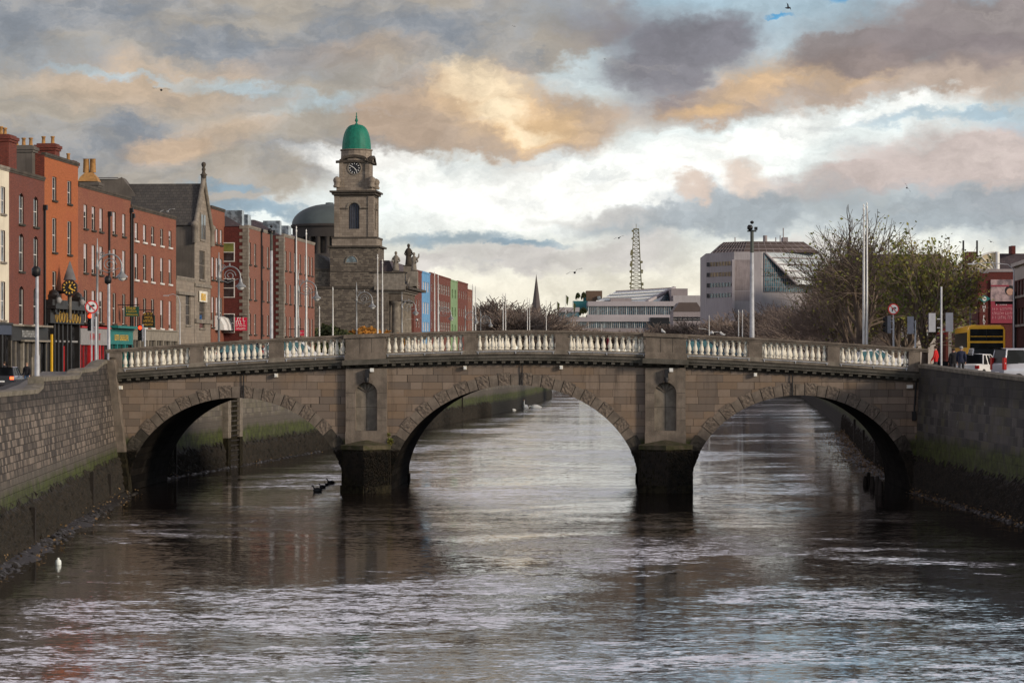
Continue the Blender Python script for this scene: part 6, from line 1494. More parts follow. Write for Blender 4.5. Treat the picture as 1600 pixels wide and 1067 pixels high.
def hanging(px0, px1, ya, yb, Y, m, txts, label, arch=False, tm=None, frame=None):
    x = (px0 + px1) / 2; w = (px1 - px0) * Y / F; z1, z0 = EYE + (560 - ya) * Y / F, EYE + (560 - yb) * Y / F; X = (x - 800) * Y / F
    R = empty('hanging_sign', (X, Y, z0), 0, label, 'sign'); b = MB(); h = z1 - z0
    if arch: b.prism([(-w / 2, 0), (w / 2, 0), (w / 2, h * .75)] + [(w / 2 * math.cos(t), h * .75 + h * .25 * math.sin(t)) for t in (PI * .2, PI * .5, PI * .8)] + [(-w / 2, h * .75)], 'y', 0, .12, m)
    else: b.box(-w / 2, w / 2, 0, .12, 0, h, m)
    if frame: b.box(-w / 2 - .06, w / 2 + .06, .02, .10, -.08, h * (.75 if arch else 1) + (.0 if arch else .08), frame)
    b.build('board', R); k = MB(); xf = -52.17 + .0774 * Y - X; k.tube([(xf, .05, h + .15), (w / 2, .05, h + .15)], .04, black_m, 5)
    for s_ in (-.35, .35): k.tube([(s_ * w, .05, h + .15), (s_ * w, .05, h - .02)], .02, black_m, 4)
    k.build('bracket', R); t = MB()
    for i, (s_, sz) in enumerate(txts): strokes(t, w * .82, sz, tm or gold_m, TR(0, -.001, h * (1 - (i + .6) / (len(txts) + .2))), i + int(px0))
    t.build('lettering', R)
hanging(195.5, 217, 479, 494.5, 225, green_sg, (('THE YARD', .26), ('BAR & LOUNGE', .15), ('FOOD SERVED', .15)), 'dark green rectangular hanging sign with gold lettering', tm=yellow_m)
hanging(223, 241, 487, 510.5, 233, frT, (('THE', .2), ('BARBERS', .24), ('LOUNGE', .22), ('& BAR', .18)), 'black arched hanging sign with gold lettering', arch=True, frame=green_sg)
hanging(305, 315, 492, 505, 262, mat('sign_blue', (.02, .10, .28), .5, var=.1), (('FIRST', .22), ('FLOOR', .22)), 'small dark blue hanging sign on the stone gabled building', tm=white_m)
hanging(367, 386, 496, 516.5, 273, mat('sign_crimson', (.50, .008, .045), .5, var=.08), (('BRUSH', .38), ('SHIELS', .38), ('WORKS', .2), ('TO LET', .2)), 'crimson letting board on the corner of the first quoined block', tm=white_m)
hanging(469, 475, 516, 524, 300, mat('sign_crimson', (0, 0, 0)), (('LET', .2),), 'tiny crimson board by the second quoined block', tm=white_m)
# ================================================================ VEHICLES
tyre = mat('tyre_rubber', (.015, .015, .015), .8); chrome = mat('wheel_silver', (.40, .40, .42), .35, .6); tint = glass('car_glass', (.010, .012, .014), .3, .1); taill = mat('tail_lamp_lit', (.9, .10, .03), .3, emit=3.0, var=0); taild = mat('tail_lamp', (.35, .01, .01), .3, var=0)
def paint(n, c): return mat(n, c, .25, .1, var=.05, spec=.6)
def car(loc, rz, col, label, L=4.3, W=1.75, H=1.48, kind='hatch', lit=False, cat='car', sc=1.0):
    """x across, y along (front towards +y); body lofted from side stations"""
    R = empty('parked_car' if kind != 'van' else 'parked_van', loc, rz, label, cat, 'vehicles on the quays and the bridge'); hl = L / 2
    bon = H * (.60 if kind != 'van' else .58)
    st = [(-hl, .34, H * .56), (-hl + .06, .26, H * .60), (-hl + .5, .2, H * .62), (-.4, .2, H * .61), (hl - 1.1, .2, H * .60), (hl - .3, .22, H * .50), (hl, .30, H * .40)]
    b = MB(); rows = []
    for (y, z0, z1) in st:
        w = W / 2 * (1 - .10 * (abs(y) / hl) ** 4); rows.append([V3(-w * .9, y, z0), V3(-w, y, z0 + .12), V3(-w * 1.0, y, (z0 + z1) / 2 + .05), V3(-w * .95, y, z1 - .04), V3(-w * .82, y, z1), V3(w * .82, y, z1), V3(w * .95, y, z1 - .04), V3(w, y, (z0 + z1) / 2 + .05), V3(w, y, z0 + .12), V3(w * .9, y, z0)])
    b.grid(rows, col, True, True); b.face(rows[0], col); b.face(rows[-1][::-1], col); b.build('body', R)
    zb = H * .60; rear = {'hatch': -hl + .12, 'van': -hl + .06, 'saloon': -hl + .75}[kind]; fr = hl - (1.35 if kind != 'van' else 1.15)
    cab = [(rear, zb, .97), (rear + (.35 if kind != 'van' else .14), H - .06, .80), (rear + .9, H, .78), (fr - 1.3, H, .78), (fr - .75, H - .07, .80), (fr, zb, .93)]
    g = MB(); hw = W / 2
    # glasshouse
    lo = [V3(-hw * .93, rear, zb - .03), V3(hw * .93, rear, zb - .03), V3(hw * .90, fr, zb - .03), V3(-hw * .90, fr, zb - .03)]
    hi = [V3(-hw * .78, cab[1][0], H - .07), V3(hw * .78, cab[1][0], H - .07), V3(hw * .76, fr - .75, H - .07), V3(-hw * .76, fr - .75, H - .07)]
    for i in range(4): g.face([lo[i], lo[(i + 1) % 4], hi[(i + 1) % 4], hi[i]], tint)
    g.build('windows', R)
    r = MB(); r.grid([[V3(-hw * .80, y, H - .075), V3(-hw * .74, y, H - .01), V3(0, y, H + .015), V3(hw * .74, y, H - .01), V3(hw * .80, y, H - .075)] for y in (cab[1][0] - .03, cab[1][0] + .5, fr - 1.2, fr - .73)], col, True)
    for s_ in (-1, 1):
        for t in (0, .36, .70, 1.0):
            a = lo[0 if s_ < 0 else 1].lerp(lo[3 if s_ < 0 else 2], t); c = hi[0 if s_ < 0 else 1].lerp(hi[3 if s_ < 0 else 2], t); r.tube([a, c], .045 if t in (0, 1) else .03, col, 5)
    r.build('roof', R)
    for (x, y) in ((-1, -hl + .8), (1, -hl + .8), (-1, hl - .8), (1, hl - .8)):
        w = MB(); M = TR(x * (hw - .10), y, .31) @ Matrix.Rotation(PI / 2, 4, 'Y'); w.lathe([(.22, -.11), (.30, -.10), (.315, 0), (.30, .10), (.22, .11)], tyre, n=18, M=M); o = w.build('wheel', R); q = MB(); q.lathe([(.20, -.115), (.20, .115)], chrome, n=12, M=M); q.build('rim', o)
    for s_ in (-1, 1):
        t = MB(); t.box(min(s_ * hw * .70, s_ * hw * .96), max(s_ * hw * .70, s_ * hw * .96), -hl - .02, -hl + .12, H * .42, H * (.55 if kind != 'van' else .75), taill if lit else taild); t.build('tail_light', R)
        t = MB(); t.box(min(s_ * hw * .62, s_ * hw * .90), max(s_ * hw * .62, s_ * hw * .90), hl - .12, hl + .02, H * .34, H * .42, white_m); t.build('headlight', R)
        t = MB(); t.box(min(s_ * (hw + .02), s_ * (hw + .18)), max(s_ * (hw + .02), s_ * (hw + .18)), fr - .45, fr - .30, zb, zb + .14, col); t.build('mirror', R)
    n = MB(); n.box(-.26, .26, -hl - .02, -hl + .05, H * .30, H * .37, white_m); n.build('number_plate', R)
    b2 = MB(); b2.box(-hw * .9, hw * .9, -hl - .06, -hl + .1, .26, .45, mat('bumper_dark', (.04, .04, .045), .6)); b2.build('bumper', R)
    return R
car_bl = paint('car_black', (.02, .022, .028)); car_wh = paint('car_white', (.66, .66, .66)); car_sv = paint('car_silver', (.42, .43, .48)); car_dk = paint('car_dark_blue', (.03, .045, .06)); glass_teal = glass('car_glass_teal', (.04, .12, .13), .12, .7); car_rd = paint('car_red', (.45, .03, .03))
def X_(px, Y): return (px - 800) * Y / F
car((X_(11, 169), 169, 5.3), .0, car_bl, 'black hatchback with lit tail lamp driving behind the left quay wall', lit=True)
car((X_(1530, 150), 150, 6.08), -.55, car_wh, 'white saloon car behind the right quay wall', kind='saloon', L=4.5); car((27.95, 135.2, 5.9), -1.36, car_sv, 'silver people carrier at the right edge of the photo', kind='van', L=4.8, W=1.95, H=1.92, cat='van')
car((X_(1540, 161), 162, 5.75), -.09, car_wh, 'white van roof between the saloon car and the bus', kind='van', L=5.2, W=2.0, H=2.2, cat='van'); car((X_(1478, 163), 163, 5.7), -.09, car_sv, 'pale grey car behind the person in red', kind='hatch')
ZD = lambda x: ztop(x) - 1.62
tint_keep = tint; tint = glass_teal
for (px, Y, col, lab, kind) in ((398, 146.5, car_dk, 'dark hatchback with teal windows crossing the bridge seen through the left balusters', 'hatch'), (468, 146.5, car_wh, 'white car crossing the bridge behind the left balusters', 'hatch'), (1104, 146, car_dk, 'dark car on the bridge behind the balusters right of the second pier', 'hatch'), (1375, 145.5, car_wh, 'white taxi with a red stripe behind the last balusters on the right', 'saloon')):
    x = X_(px, Y); sl = (ZD(x + 1) - ZD(x - 1)) / 2; o = car((x, Y, ZD(x) + .01), PI / 2, col, lab, kind=kind); o.rotation_euler = (0, -math.atan(sl), PI / 2) if 0 else (math.atan(sl) * -1, 0, -PI / 2)
tint = tint_keep
def bus():
    Y = 172.; x = X_(1541.5, Y); R = empty('double_decker_bus', (x, Y, 5.3), -.09, 'yellow double decker bus seen from behind at the right', 'bus'); ye = mat('bus_yellow', (.95, .50, .004), .35, var=.08, spec=.5); W, L, H = 1.26, 10.5, 4.25; pale = mat('bus_side_blue', (.30, .36, .42), .4)
    b = MB(); sec = [(-W, .35), (-W, 2.0), (-W, H - .35), (-W + .10, H - .12), (-W + .3, H), (W - .3, H), (W - .10, H - .12), (W, H - .35), (W, 2.0), (W, .35)]
    rows = [[V3(p[0] * (.97 if y in (0,) else 1), y, p[1] - (.05 if y == 0 and p[1] > 4 else 0)) for p in sec] for y in (0, .12, L - .3, L)]
    b.grid(rows, ye, False, True); b.face(rows[0], ye); b.face(rows[-1][::-1], ye); b.build('body', R)
    s = MB()
    for sx in (-1, 1):
        s.box(min(sx * (W + .004), sx * (W + .02)), max(sx * (W + .004), sx * (W + .02)), .5, L - .5, .4, 1.35, pale); s.box(min(sx * (W + .004), sx * (W + .03)), max(sx * (W + .004), sx * (W + .03)), .4, L - .4, 2.75, 3.75, tint); s.box(min(sx * (W + .004), sx * (W + .03)), max(sx * (W + .004), sx * (W + .03)), .4, L - .4, 1.4, 2.2, tint)
    s.build('side_windows', R)
    w = MB(); w.box(-1.10, 1.10, -.03, .05, 3.18, 3.98, tint); w.build('rear_window', R); w = MB(); w.box(-1.10, 1.10, -.03, .05, 2.42, 3.04, tint); w.build('rear_window', R)
    t = MB(); t.box(-1.08, 1.08, -.05, -.031, 3.46, 3.50, ye); t.box(-.02, .02, -.05, -.031, 3.2, 3.97, black_m); t.build('window_bar', R)
    g = MB(); g.box(-1.0, 1.0, -.03, .02, .55, 1.6, mat('bus_engine_grille', (.05, .045, .04), .6)); g.build('engine_grille', R)
    for sx in (-1, 1):
        l = MB(); l.box(min(sx * 1.05, sx * 1.2), max(sx * 1.05, sx * 1.2), -.04, .03, .9, 1.5, taild); l.build('tail_light', R)
        for y in (1.8, 8.2): q = MB(); q.lathe([(.3, -.15), (.48, -.13), (.5, 0), (.48, .13), (.3, .15)], tyre, n=16, M=TR(sx * (W - .16), y, .5) @ Matrix.Rotation(PI / 2, 4, 'Y')); q.build('wheel', R)
bus()
# ================================================================ PEOPLE
skin = mat('skin', (.45, .26, .19), .6, var=.1)
def cloth(n, c): return mat('cloth_' + n, c, .9, var=.2, vs=6)
def person(loc, rz, top, legs, hair, label, H=1.75, walk=.25, hood=None, hat=None, arm=.25):
    """one continuous skinned body; coat, trousers and hair are child meshes"""
    s = H / 1.75; J = {}; E = []; Rr = {}
    def j(n, x, y, z, r, par=None): J[n] = (x * s, y * s, z * s); Rr[n] = r * s; E.append((par, n)) if par else None
    j('pel', 0, 0, .95, .15); j('wst', 0, 0, 1.10, .13, 'pel'); j('chs', 0, 0, 1.32, .16, 'wst'); j('nkb', 0, .0, 1.47, .075, 'chs'); j('nck', 0, .01, 1.53, .055, 'nkb'); j('hd1', 0, .02, 1.60, .085, 'nck'); j('hd2', 0, .01, 1.69, .088, 'hd1')
    for t, sg in (('l', -1), ('r', 1)):
        st = walk * sg
        j('hip' + t, .09 * sg, 0, .90, .10, 'pel'); j('kne' + t, .10 * sg, st * .55 + .04, .50, .065, 'hip' + t); j('ank' + t, .10 * sg, st * .95 - .04, .09, .042, 'kne' + t); j('toe' + t, .11 * sg, st * .95 + .13, .04, .035, 'ank' + t)
        j('sho' + t, .18 * sg, 0, 1.42, .065, 'chs'); j('elb' + t, .24 * sg, -st * arm - .02, 1.14, .045, 'sho' + t); j('wri' + t, .23 * sg, -st * arm * 1.6 + .10, .90, .03, 'elb' + t); j('pal' + t, .225 * sg, -st * arm * 1.7 + .12, .83, .032, 'wri' + t)
        for k in range(4): j('f%d%s' % (k, t), (.215 + .008 * k) * sg, -st * arm * 1.7 + .10 + .018 * k, .745 - .006 * (1 - abs(k - 1.5)), .010, 'pal' + t)
        j('th' + t, .19 * sg, -st * arm * 1.7 + .16, .80, .011, 'pal' + t)
    names = list(J); me = bpy.data.meshes.new('body'); me.from_pydata([J[n] for n in names], [(names.index(a), names.index(b)) for a, b in E], []); o = bpy.data.objects.new('body', me); COL.objects.link(o)
    m = o.modifiers.new('skin', 'SKIN'); sv = me.skin_vertices[0].data
    for i, n in enumerate(names): sv[i].radius = (Rr[n], Rr[n] * (.72 if n in ('chs', 'wst', 'pel') else 1.0))
    sv[0].use_root = True; m2 = o.modifiers.new('sub', 'SUBSURF'); m2.levels = 1; m2.render_levels = 1
    dg = bpy.context.evaluated_depsgraph_get(); nm = bpy.data.meshes.new_from_object(o.evaluated_get(dg)); bpy.data.objects.remove(o)
    R = empty('person', loc, rz, label, 'person', 'people on the quays and the bridge')
    nm.materials.clear()
    for mm in (skin, legs, black_m): nm.materials.append(mm)
    for p in nm.polygons:
        c = p.center / s; p.use_smooth = True; p.material_index = 2 if c.z < .11 else (1 if c.z < 1.0 and abs(c.x) < .19 else 0)
    b = bpy.data.objects.new('body', nm); COL.objects.link(b); b.parent = R
    # jacket: inflated copy of the torso and sleeves
    bm = bmesh.new(); bm.from_mesh(nm); bm.normal_update()
    for v in bm.verts: v.co += v.normal * .018 * s
    bmesh.ops.delete(bm, geom=[f for f in bm.faces if not ((.86 < f.calc_center_median().z / s < 1.50) and not (f.calc_center_median().z / s < .90 and abs(f.calc_center_median().x) > .19 * s))], context='FACES')
    jm = bpy.data.meshes.new('jacket'); bm.to_mesh(jm); bm.free(); jm.materials.clear(); jm.materials.append(top)
    for p in jm.polygons: p.material_index = 0
    q = bpy.data.objects.new('jacket', jm); COL.objects.link(q); q.parent = R
    h = MB(); h.lathe([(.075, -.03), (.10, .02), (.103, .07), (.08, .115), (.03, .135)], hair, c=(0, -.012, 0), n=12, M=Matrix.Translation((0, 0, 1.62 * s)) @ Matrix.Scale(s, 4)); h.build('hair' if not hat else 'hat', R)
    f = MB(); f.lathe([(.008, 0), (.018, .02), (.006, .05)], skin, c=(0, .105 * s, 1.615 * s), n=6)
    for sx in (-1, 1): f.lathe([(.004, 0), (.012, .008), (.004, .016)], black_m, c=(sx * .032 * s, .095 * s, 1.655 * s), n=6)
    f.box(-.025 * s, .025 * s, .092 * s, .104 * s, 1.575 * s, 1.583 * s, mat('lips', (.30, .10, .09), .6)); f.build('face', R)
    return R
blk_c, dk_c, jean, red_c, navy_c, mar_c = cloth('black', (.014, .014, .018)), cloth('charcoal', (.035, .035, .042)), cloth('denim', (.05, .10, .18)), cloth('red', (.50, .02, .02)), cloth('navy', (.025, .03, .06)), cloth('maroon', (.22, .01, .03))
hair_b = mat('hair_brown', (.06, .035, .02), .8); hair_g = mat('hair_grey', (.30, .29, .28), .8); hair_bald = mat('hair_sandy', (.25, .16, .10), .8)
person((X_(42, 174), 174, 5.27), PI, blk_c, jean, hair_bald, 'person in black jacket and jeans walking beside the black hatchback', walk=.3)
person((X_(7, 179), 179, 5.33), PI / 2, blk_c, blk_c, hair_b, 'person in dark clothes passing behind the black hatchback')
person((X_(1462, 144.5), 144.5, 6.27), 1.2, red_c, dk_c, hair_b, 'person in a bright red coat at the traffic light pole')
person((X_(1490, 147), 147, 6.15), .1, blk_c, dk_c, hair_b, 'person in a black jacket with brown hair behind the right quay wall'); person((X_(1502, 146), 146, 6.18), -.2, navy_c, dk_c, hair_g, 'grey haired person in a dark blue jacket behind the right quay wall', H=1.82)
person((X_(1527, 149), 156.5, 5.98), PI, dk_c, dk_c, hair_g, 'person in a grey cap beyond the white saloon car', hat=True)
xq = X_(942, 150); person((xq, 150, ztop(xq) - 1.50 - .22), -1.4, blk_c, blk_c, hair_b, 'person in black on the bridge seen between balusters', H=1.7); xq = X_(951, 150); person((xq, 150.3, ztop(xq) - 1.50 - .22), -1.4, mar_c, blk_c, hair_b, 'person in a maroon coat on the bridge seen between balusters', H=1.68)
# ================================================================ RIVER EDGE
weed_m = mat('seaweed_brown', (.020, .015, .010), .7, col2=(.009, .008, .006), vs=3, spec=.2)
def weed(fx, side, Y0, Y1, batter, n, zt, name, seed, big=1.0):
    rnd = random.Random(seed); mb = MB()
    for _ in range(n):
        Y = Y0 + (Y1 - Y0) * rnd.random(); z = rnd.uniform(.0, zt) ** 1.0; z = z if rnd.random() < .9 else z + .3
        x = fx(Y) + side * batter * .75 * z - side * .02; l = rnd.uniform(.15, .42) * big; w = rnd.uniform(.03, .09) * big; o = -side * rnd.uniform(.03, .18) * big; dy = rnd.uniform(-.05, .05)
        mb.face([(x, Y - w, z), (x, Y + w, z), (x + o, Y + w * .5 + dy, z - l * .55), (x + o * .6, Y - w * .4 + dy, z - l)], weed_m)
    tag(mb.build(name), kind='stuff')
weed(lwx, -1, 60, 139.2, .16, 15000, 1.75, 'seaweed', 1, 1.1); weed(rwx, 1, 98, 139.4, .05, 9000, 1.8, 'seaweed', 2, 1.1); weed(lwx, -1, 153.2, 330, .05, 15000, 1.6, 'seaweed', 3, 1.5); weed(rwx, 1, 153.6, 260, .05, 7000, 1.5, 'seaweed', 4, 1.4)
def pier_weed():
    rnd = random.Random(21); mb = MB()
    for (q0, q1) in ((xw(538), xw(608)), (xw(1000.5), xw(1078.5))):
        cc = (q0 + q1) / 2
        for _ in range(2600):
            s_ = rnd.choice((-1, 1)); t = rnd.random(); e = q0 if s_ < 0 else q1; z = rnd.uniform(.0, 2.3) ** 1.0
            if rnd.random() < .8: x, y = e + (cc - e) * t, -.9 - 1.0 * t - .08
            else: x, y = e + s_ * .06, -.9 * t
            l = rnd.uniform(.08, .26); w = rnd.uniform(.02, .06); mb.face([(x - w, YB + y, z), (x + w, YB + y, z), (x + w * .6, YB + y - .07, z - l * .6), (x - w * .4, YB + y - .04, z - l)], weed_m)
    for (cx_, a_, b_) in ARCH:
        for s_ in (-1, 1):
            for _ in range(500):
                z = rnd.uniform(0, 2.3); xe = cx_ + s_ * a_ * math.sqrt(max(0, 1 - (z / b_) ** 2)); x = xe + s_ * rnd.uniform(0, .6); l = rnd.uniform(.08, .22); w = rnd.uniform(.02, .06)
                mb.face([(x - w, YB - .06, z), (x + w, YB - .06, z), (x + w * .6, YB - .12, z - l * .6), (x - w * .4, YB - .09, z - l)], weed_m)
    tag(mb.build('seaweed'), kind='stuff')
pier_weed()
stone_wet = mat('wet_stones', (.026, .022, .018), .5, var=.6, vs=4, bump=.6, spec=.5); leafl = mat('fallen_leaves', (.26, .17, .08), .8, col2=(.10, .06, .03), vs=4)
def rocks(fx, side, Y0, Y1, n, wid, seed, leaves, name='rubble_stones'):
    rnd = random.Random(seed); mb = MB(); lf = MB()
    for _ in range(n):
        Y = Y0 + (Y1 - Y0) * rnd.random(); d = abs(rnd.gauss(0, .45)) * wid * (.6 + .6 * math.sin(Y * .35) ** 2); x = fx(Y) - side * d; r = rnd.uniform(.08, .30) * max(.35, 1 - d / wid * .5); z = -.04 - .05 * (d / wid) + rnd.uniform(0, .10) * max(0, 1 - d / wid)
        M = TR(x, Y, z) @ RZ(rnd.uniform(0, 6)) @ Matrix.Diagonal((1, rnd.uniform(.6, 1.3), rnd.uniform(.35, .7), 1)); n_ = rnd.choice((5, 6, 7)); mb.lathe([(r * .8, -r * .5), (r, 0), (r * .75, r * .5), (r * .25, r * .75)], stone_wet, n=n_, M=M, smooth=False)
    for _ in range(leaves):
        Y = Y0 + (Y1 - Y0) * rnd.random(); d = abs(rnd.gauss(0, .5)) * wid; x = fx(Y) - side * d; s_ = rnd.uniform(.03, .08); a = rnd.uniform(0, 6); z = .10 + .3 * max(0, 1 - d / wid) * rnd.random()
        lf.face([(x + s_ * math.cos(a + k * PI / 2), Y + s_ * math.sin(a + k * PI / 2), z + rnd.uniform(-.05, .07)) for k in range(4)], leafl)
    tag(mb.build(name), kind='stuff'); tag(lf.build('fallen_leaves'), kind='stuff')
rocks(lwx, -1, 70, 139, 1100, 1.5, 5, 170); rocks(rwx, 1, 98, 139, 500, .8, 6, 260); rocks(rwx, 1, 154, 250, 900, 2.4, 7, 1700); rocks(lwx, -1, 153.5, 200, 350, .9, 8, 60)
shore = mat('mud_bank', (.020, .016, .013), .6, var=.4, vs=1, bump=.5, spec=.4)
def mud(fx, side, Y0, Y1, wid, nm):
    rnd = random.Random(3); m = MB(); rows = []
    n = 60
    for i in range(n + 1):
        Y = Y0 + (Y1 - Y0) * i / n; w = wid * (.55 + .3 * math.sin(Y * .35) + .2 * math.sin(Y * 1.3 + 1)) * min(1, i / 4, (n - i) / 4 + .01); rows.append([V3(fx(Y) + side * .1, Y, .14), V3(fx(Y) - side * w * .5, Y, .05), V3(fx(Y) - side * w, Y, -.06)])
    m.grid(rows if side > 0 else [r[::-1] for r in rows], shore); tag(m.build(nm), kind='structure')
mud(lwx, -1, 66, 139, 1.6, 'mud_bank'); mud(rwx, 1, 154, 250, 2.6, 'mud_bank')
# timber fender posts, boat steps, stumps
tim = mat('wet_timber', (.018, .014, .011), .8)
for (fx, sd, Y, z1, b) in ((lwx, -1, 99, 1.55, .16), (lwx, -1, 122, 1.9, .16), (lwx, -1, 131, 1.4, .16), (lwx, -1, 157, 2.7, .05), (rwx, 1, 172, 2.3, .05), (rwx, 1, 215, 2.2, .05), (rwx, 1, 190, 2.0, .05), (lwx, -1, 225, 2.4, .05), (lwx, -1, 255, 3.0, .05), (lwx, -1, 300, 3.0, .05)):
    x = fx(Y) - sd * .12 + sd * b * .4; p = MB(); p.box(-.09, .09, -.12, .12, -1, z1 - .04, tim); p.box(-.07, .07, -.10, .10, z1 - .04, z1, tim); o = p.build('fender_post', loc=(x, Y, 0))
    tag(o, {99: 'black timber fender post nearest the camera on the left wall', 122: 'black timber fender post in the middle of the left wall', 131: 'short black fender post close to the bridge on the left', 157: 'black fender post just behind the left arch', 172: 'fender post just behind the right arch', 215: 'farther fender post on the far right wall', 190: 'middle fender post on the far right wall', 225: 'nearest fender post on the far left wall under the centre arch', 255: 'middle fender post on the far left wall under the centre arch', 300: 'farthest fender post on the far left wall under the centre arch'}[Y], 'post', 'timber fender posts on the river walls')
def boat_steps():
    Y = 172.; x = lwx(Y); R = empty('quay_ladder', (x, Y, 0), math.atan2(-(lwx(180) - lwx(165)), 15), 'narrow ladder recess between two pale stone strips on the wall behind the left arch', 'ladder')
    s = MB(); 
    for y0, m in ((-2.1, granite_pale), (1.3, granite_pale)):
        for i in range(11):
            z = 2.0 + i * .40; g = .015 * (i % 2); s.box(-.35, .28 + g, y0, y0 + .85, z, z + .385, m)
        for i in range(5): s.box(-.35, .28, y0, y0 + .85, .0 + i * .4, .385 + i * .4, weed_stone)
    s.build('stone_strips', R); b = MB(); b.box(-.3, .10, -1.25, 1.3, -.5, 6.0, weed_stone); b.build('recess_back', R)
    for i in range(18): r = MB(); r.box(.08, .2 + .03 * (i % 2), -1.25, 1.3, .1 + i * .33, .18 + i * .33, granite_dark if i > 6 else tim); r.build('rung', R)
boat_steps()
for i, (px, py, h, lab) in enumerate(((1352, 758, .5, 'leftmost short black stump by the right arch'), (1357, 756, .65, 'second black stump by the right arch'), (1363, 764, .7, 'third black stump by the right arch'), (1371, 772, .95, 'tallest black stump by the right arch'), (1376, 774, .75, 'rightmost black stump by the right arch'))):
    Y = EYE * F / (py - 560); p = MB(); p.lathe([(.17, -.5), (.16, 0), (.13, h * .7), (.10, h), (.02, h + .04)], tim, n=7); o = p.build('timber_stump', loc=(X_(px, Y), Y, 0)); tag(o, lab, 'stump', 'old timber stumps at the right arch')
for i, (px, py, s_, lab) in enumerate(((496, 768, 1.1, 'black duck at the head of the group near the left pier'), (504, 762, .8, 'second black duck of the group near the left pier'), (511, 758, .6, 'third smallest black duck of the group near the left pier'), (517, 756, 1.0, 'last black duck of the group nearest the left pier'))):
    Y = EYE * F / (py - 560); R = empty('duck', (X_(px, Y), Y, 0), PI / 2 + .3, lab, 'duck', 'ducks on the river'); b = MB(); b.lathe([(.02, -.24), (.10, -.18), (.15, -.02), (.12, .14), (.04, .22)], black_m, n=9, M=Matrix.Scale(s_, 4) @ TR(0, 0, .07) @ Matrix.Rotation(-PI / 2, 4, 'X'))
    b.tube([(0, .12 * s_, .12 * s_), (0, .20 * s_, .22 * s_), (0, .22 * s_, .30 * s_)], [.05 * s_, .035 * s_, .05 * s_], black_m, 6); b.tube([(0, .22 * s_, .30 * s_), (0, .32 * s_, .28 * s_)], [.045 * s_, .01], black_m, 5); b.build('body', R)
def swan(px, py, rz, s_, label, up=True):
    Y = EYE * F / (py - 560); R = empty('swan', (X_(px, Y), Y, 0), rz, label, 'swan', 'swans under the centre arch'); b = MB(); sw = mat('swan_white', (.85, .84, .80), .7, var=.08)
    b.lathe([(.03, -.62), (.12, -.5), (.26, -.2), (.28, .1), (.20, .36), (.08, .46)], sw, n=12, M=Matrix.Scale(s_, 4) @ TR(0, 0, .14) @ Matrix.Rotation(-PI / 2, 4, 'X'))
    nk = [(0, .38, .2), (0, .52, .42), (0, .46, .66), (0, .42, .82), (0, .52, .92)] if up else [(0, .38, .2), (0, .55, .25), (0, .68, .15), (0, .75, .02)]
    b.tube([Vector(p) * s_ for p in nk], [.11 * s_, .07 * s_, .055 * s_, .055 * s_, .06 * s_], sw, 8) if up else b.tube([Vector(p) * s_ for p in nk], [.11 * s_, .07 * s_, .06 * s_, .05 * s_], sw, 8); b.build('body', R)
    if up: k = MB(); k.tube([Vector((0, .55, .92)) * s_, Vector((0, .72, .86)) * s_], [.035 * s_, .01], mat('beak_orange', (.55, .18, .02), .5), 6); k.build('beak', R)
swan(821, 637.5, PI * .9, 1.3, 'white swan with raised neck under the centre arch'); swan(836.5, 638.5, PI * .5, 1.5, 'white swan with lowered neck right of the other swan', up=False); swan(802, 641.5, PI * .4, .7, 'small white bird on the water left of the swans', up=False)
def bottle():
    Y = EYE * F / (882 - 560); o = MB(); o.lathe([(.10, -.1), (.11, .05), (.10, .16), (.04, .2), (.04, .25)], mat('white_plastic', (.75, .80, .78), .4), n=10); b = o.build('floating_container', loc=(X_(91, Y), Y, 0)); tag(b, 'small white plastic container floating near the left bank', 'litter')
bottle()
gull_w = mat('gull_white', (.62, .62, .60), .7, var=.1); gull_d = mat('gull_dark', (.06, .06, .07), .8)
def gull(px, py, Y, span, roll, yaw, flap, dark, label):
    span *= 1.35
    R = empty('gull', tuple(at(px, py, Y)), 0, label, 'gull', 'gulls in flight'); R.rotation_euler = (roll * .3, roll, yaw); m = gull_d if dark else gull_w
    b = MB(); b.lathe([(.01, -.30), (.05, -.2), (.085, 0), (.06, .16), (.05, .22), (.01, .32)], m, n=8, M=Matrix.Scale(span / 1.2, 4) @ Matrix.Rotation(-PI / 2, 4, 'X')); b.build('body', R)
    for s_ in (-1, 1):
        w = MB(); h = span / 2; pts = [(0, .0, .02), (.42, .10, .02 + flap * .45), (1.0, -.08, flap * .25 + .02)]
        top = [V3(s_ * p[0] * h, p[1] * h * .5 + .10 * span * (1 - p[0] * .9) * .5, p[2] * h) for p in pts]; bot = [V3(s_ * p[0] * h, p[1] * h * .5 - .10 * span * (1 - p[0] * .9), p[2] * h - .01) for p in pts]
        w.grid([top, bot], m); w.grid([[p + V3(0, 0, .02) for p in bot], [p + V3(0, 0, .02) for p in top]], gull_d if dark else m); w.build('wing', R)
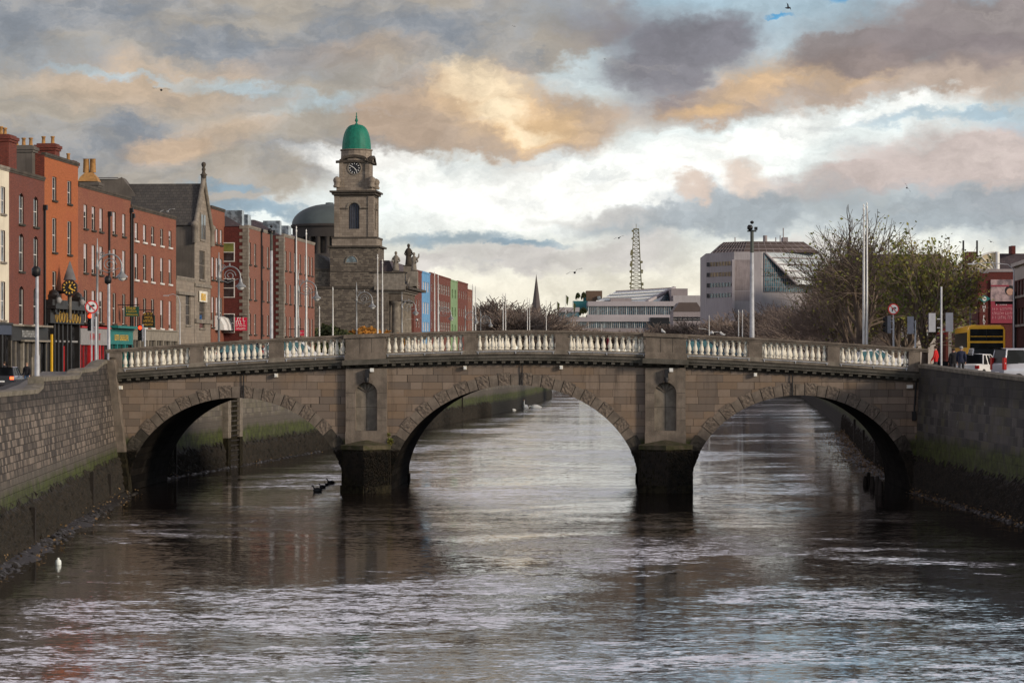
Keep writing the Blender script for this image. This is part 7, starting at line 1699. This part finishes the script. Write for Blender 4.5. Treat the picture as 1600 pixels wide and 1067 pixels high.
for g in ((252, 141, 120, .62, .05, .2, .35, True, 'small dark gull high over the brick houses on the left'), (1231, 13, 90, .34, .5, 1.0, .9, True, 'dark gull at the top edge of the sky'), (1417, 294, 110, .34, .9, .4, .5, True, 'dark gull over the big tree'), (898, 426, 110, .55, -.35, .1, .5, True, 'gull banking right of the church spire'),
          (967, 372, 170, .55, -.3, .3, .3, True, 'small gull left of the radio mast'), (262, 331, 135, .6, -.2, .3, .6, False, 'white gull in front of the slate roof'), (1112, 520, 128, 1.05, .22, .1, .3, False, 'white gull gliding just above the bridge parapet on the right'), (651, 500, 200, 1.2, -.05, .1, .25, False, 'white gull gliding before the church columns'),
          (803, 42, 160, .2, .2, .3, .5, True, 'tiny dark bird high in the middle of the sky'), (945, 93, 160, .2, .2, .6, .5, True, 'tiny dark bird against the purple cloud'), (1548, 378, 140, .3, .4, .4, .5, True, 'small dark bird above the barrel glazed roof')): gull(*g)
# sitting gulls on the coping
for px, lab in ((1036, 'white gull perched on the coping near the second pier'), (1128, 'white gull perched on the coping below the camera mast')):
    x = X_(px, 140.2); R = empty('gull', (x, 140.15, ztop(x) + .01), .8, lab, 'gull', 'gulls perched on the bridge'); b = MB(); b.lathe([(.01, -.2), (.05, -.1), (.075, 0), (.04, .12)], gull_w, n=8, M=TR(0, 0, .11) @ Matrix.Rotation(-PI / 2 + .4, 4, 'X')); b.tube([(0, .07, .16), (0, .10, .24)], [.045, .035], gull_w, 6); b.tube([(0, 0, .1), (0, 0, 0)], .01, black_m, 4); b.build('body', R)
# tufts growing beside the springings
for (x, y, z, s_, lab) in ((xw(610), 139.7, 2.75, .55, 'green tuft growing at the right of the left pier cap'), (xw(607), 139.75, 3.1, .35, 'small green tuft above the left pier cap'), (xw(1432), 139.6, 3.0, .4, 'green tuft at the right springing of the bridge')):
    rnd = random.Random(int(x * 10)); mb = MB()
    for _ in range(160):
        d = V3(rnd.gauss(0, .5), rnd.gauss(-.3, .4), rnd.gauss(.3, .5)).normalized() * rnd.uniform(.3, 1) * s_ * .5; w = V3(rnd.gauss(0, 1), rnd.gauss(0, 1), rnd.gauss(0, 1)).normalized() * .05 * s_; mb.face([d * .5 - w, d - w * .3, d + w, d * .6 + w], leaf_g)
    o = mb.build('wall_plant', loc=(x, y, z)); tag(o, lab, 'plant', 'plants rooted in the masonry')
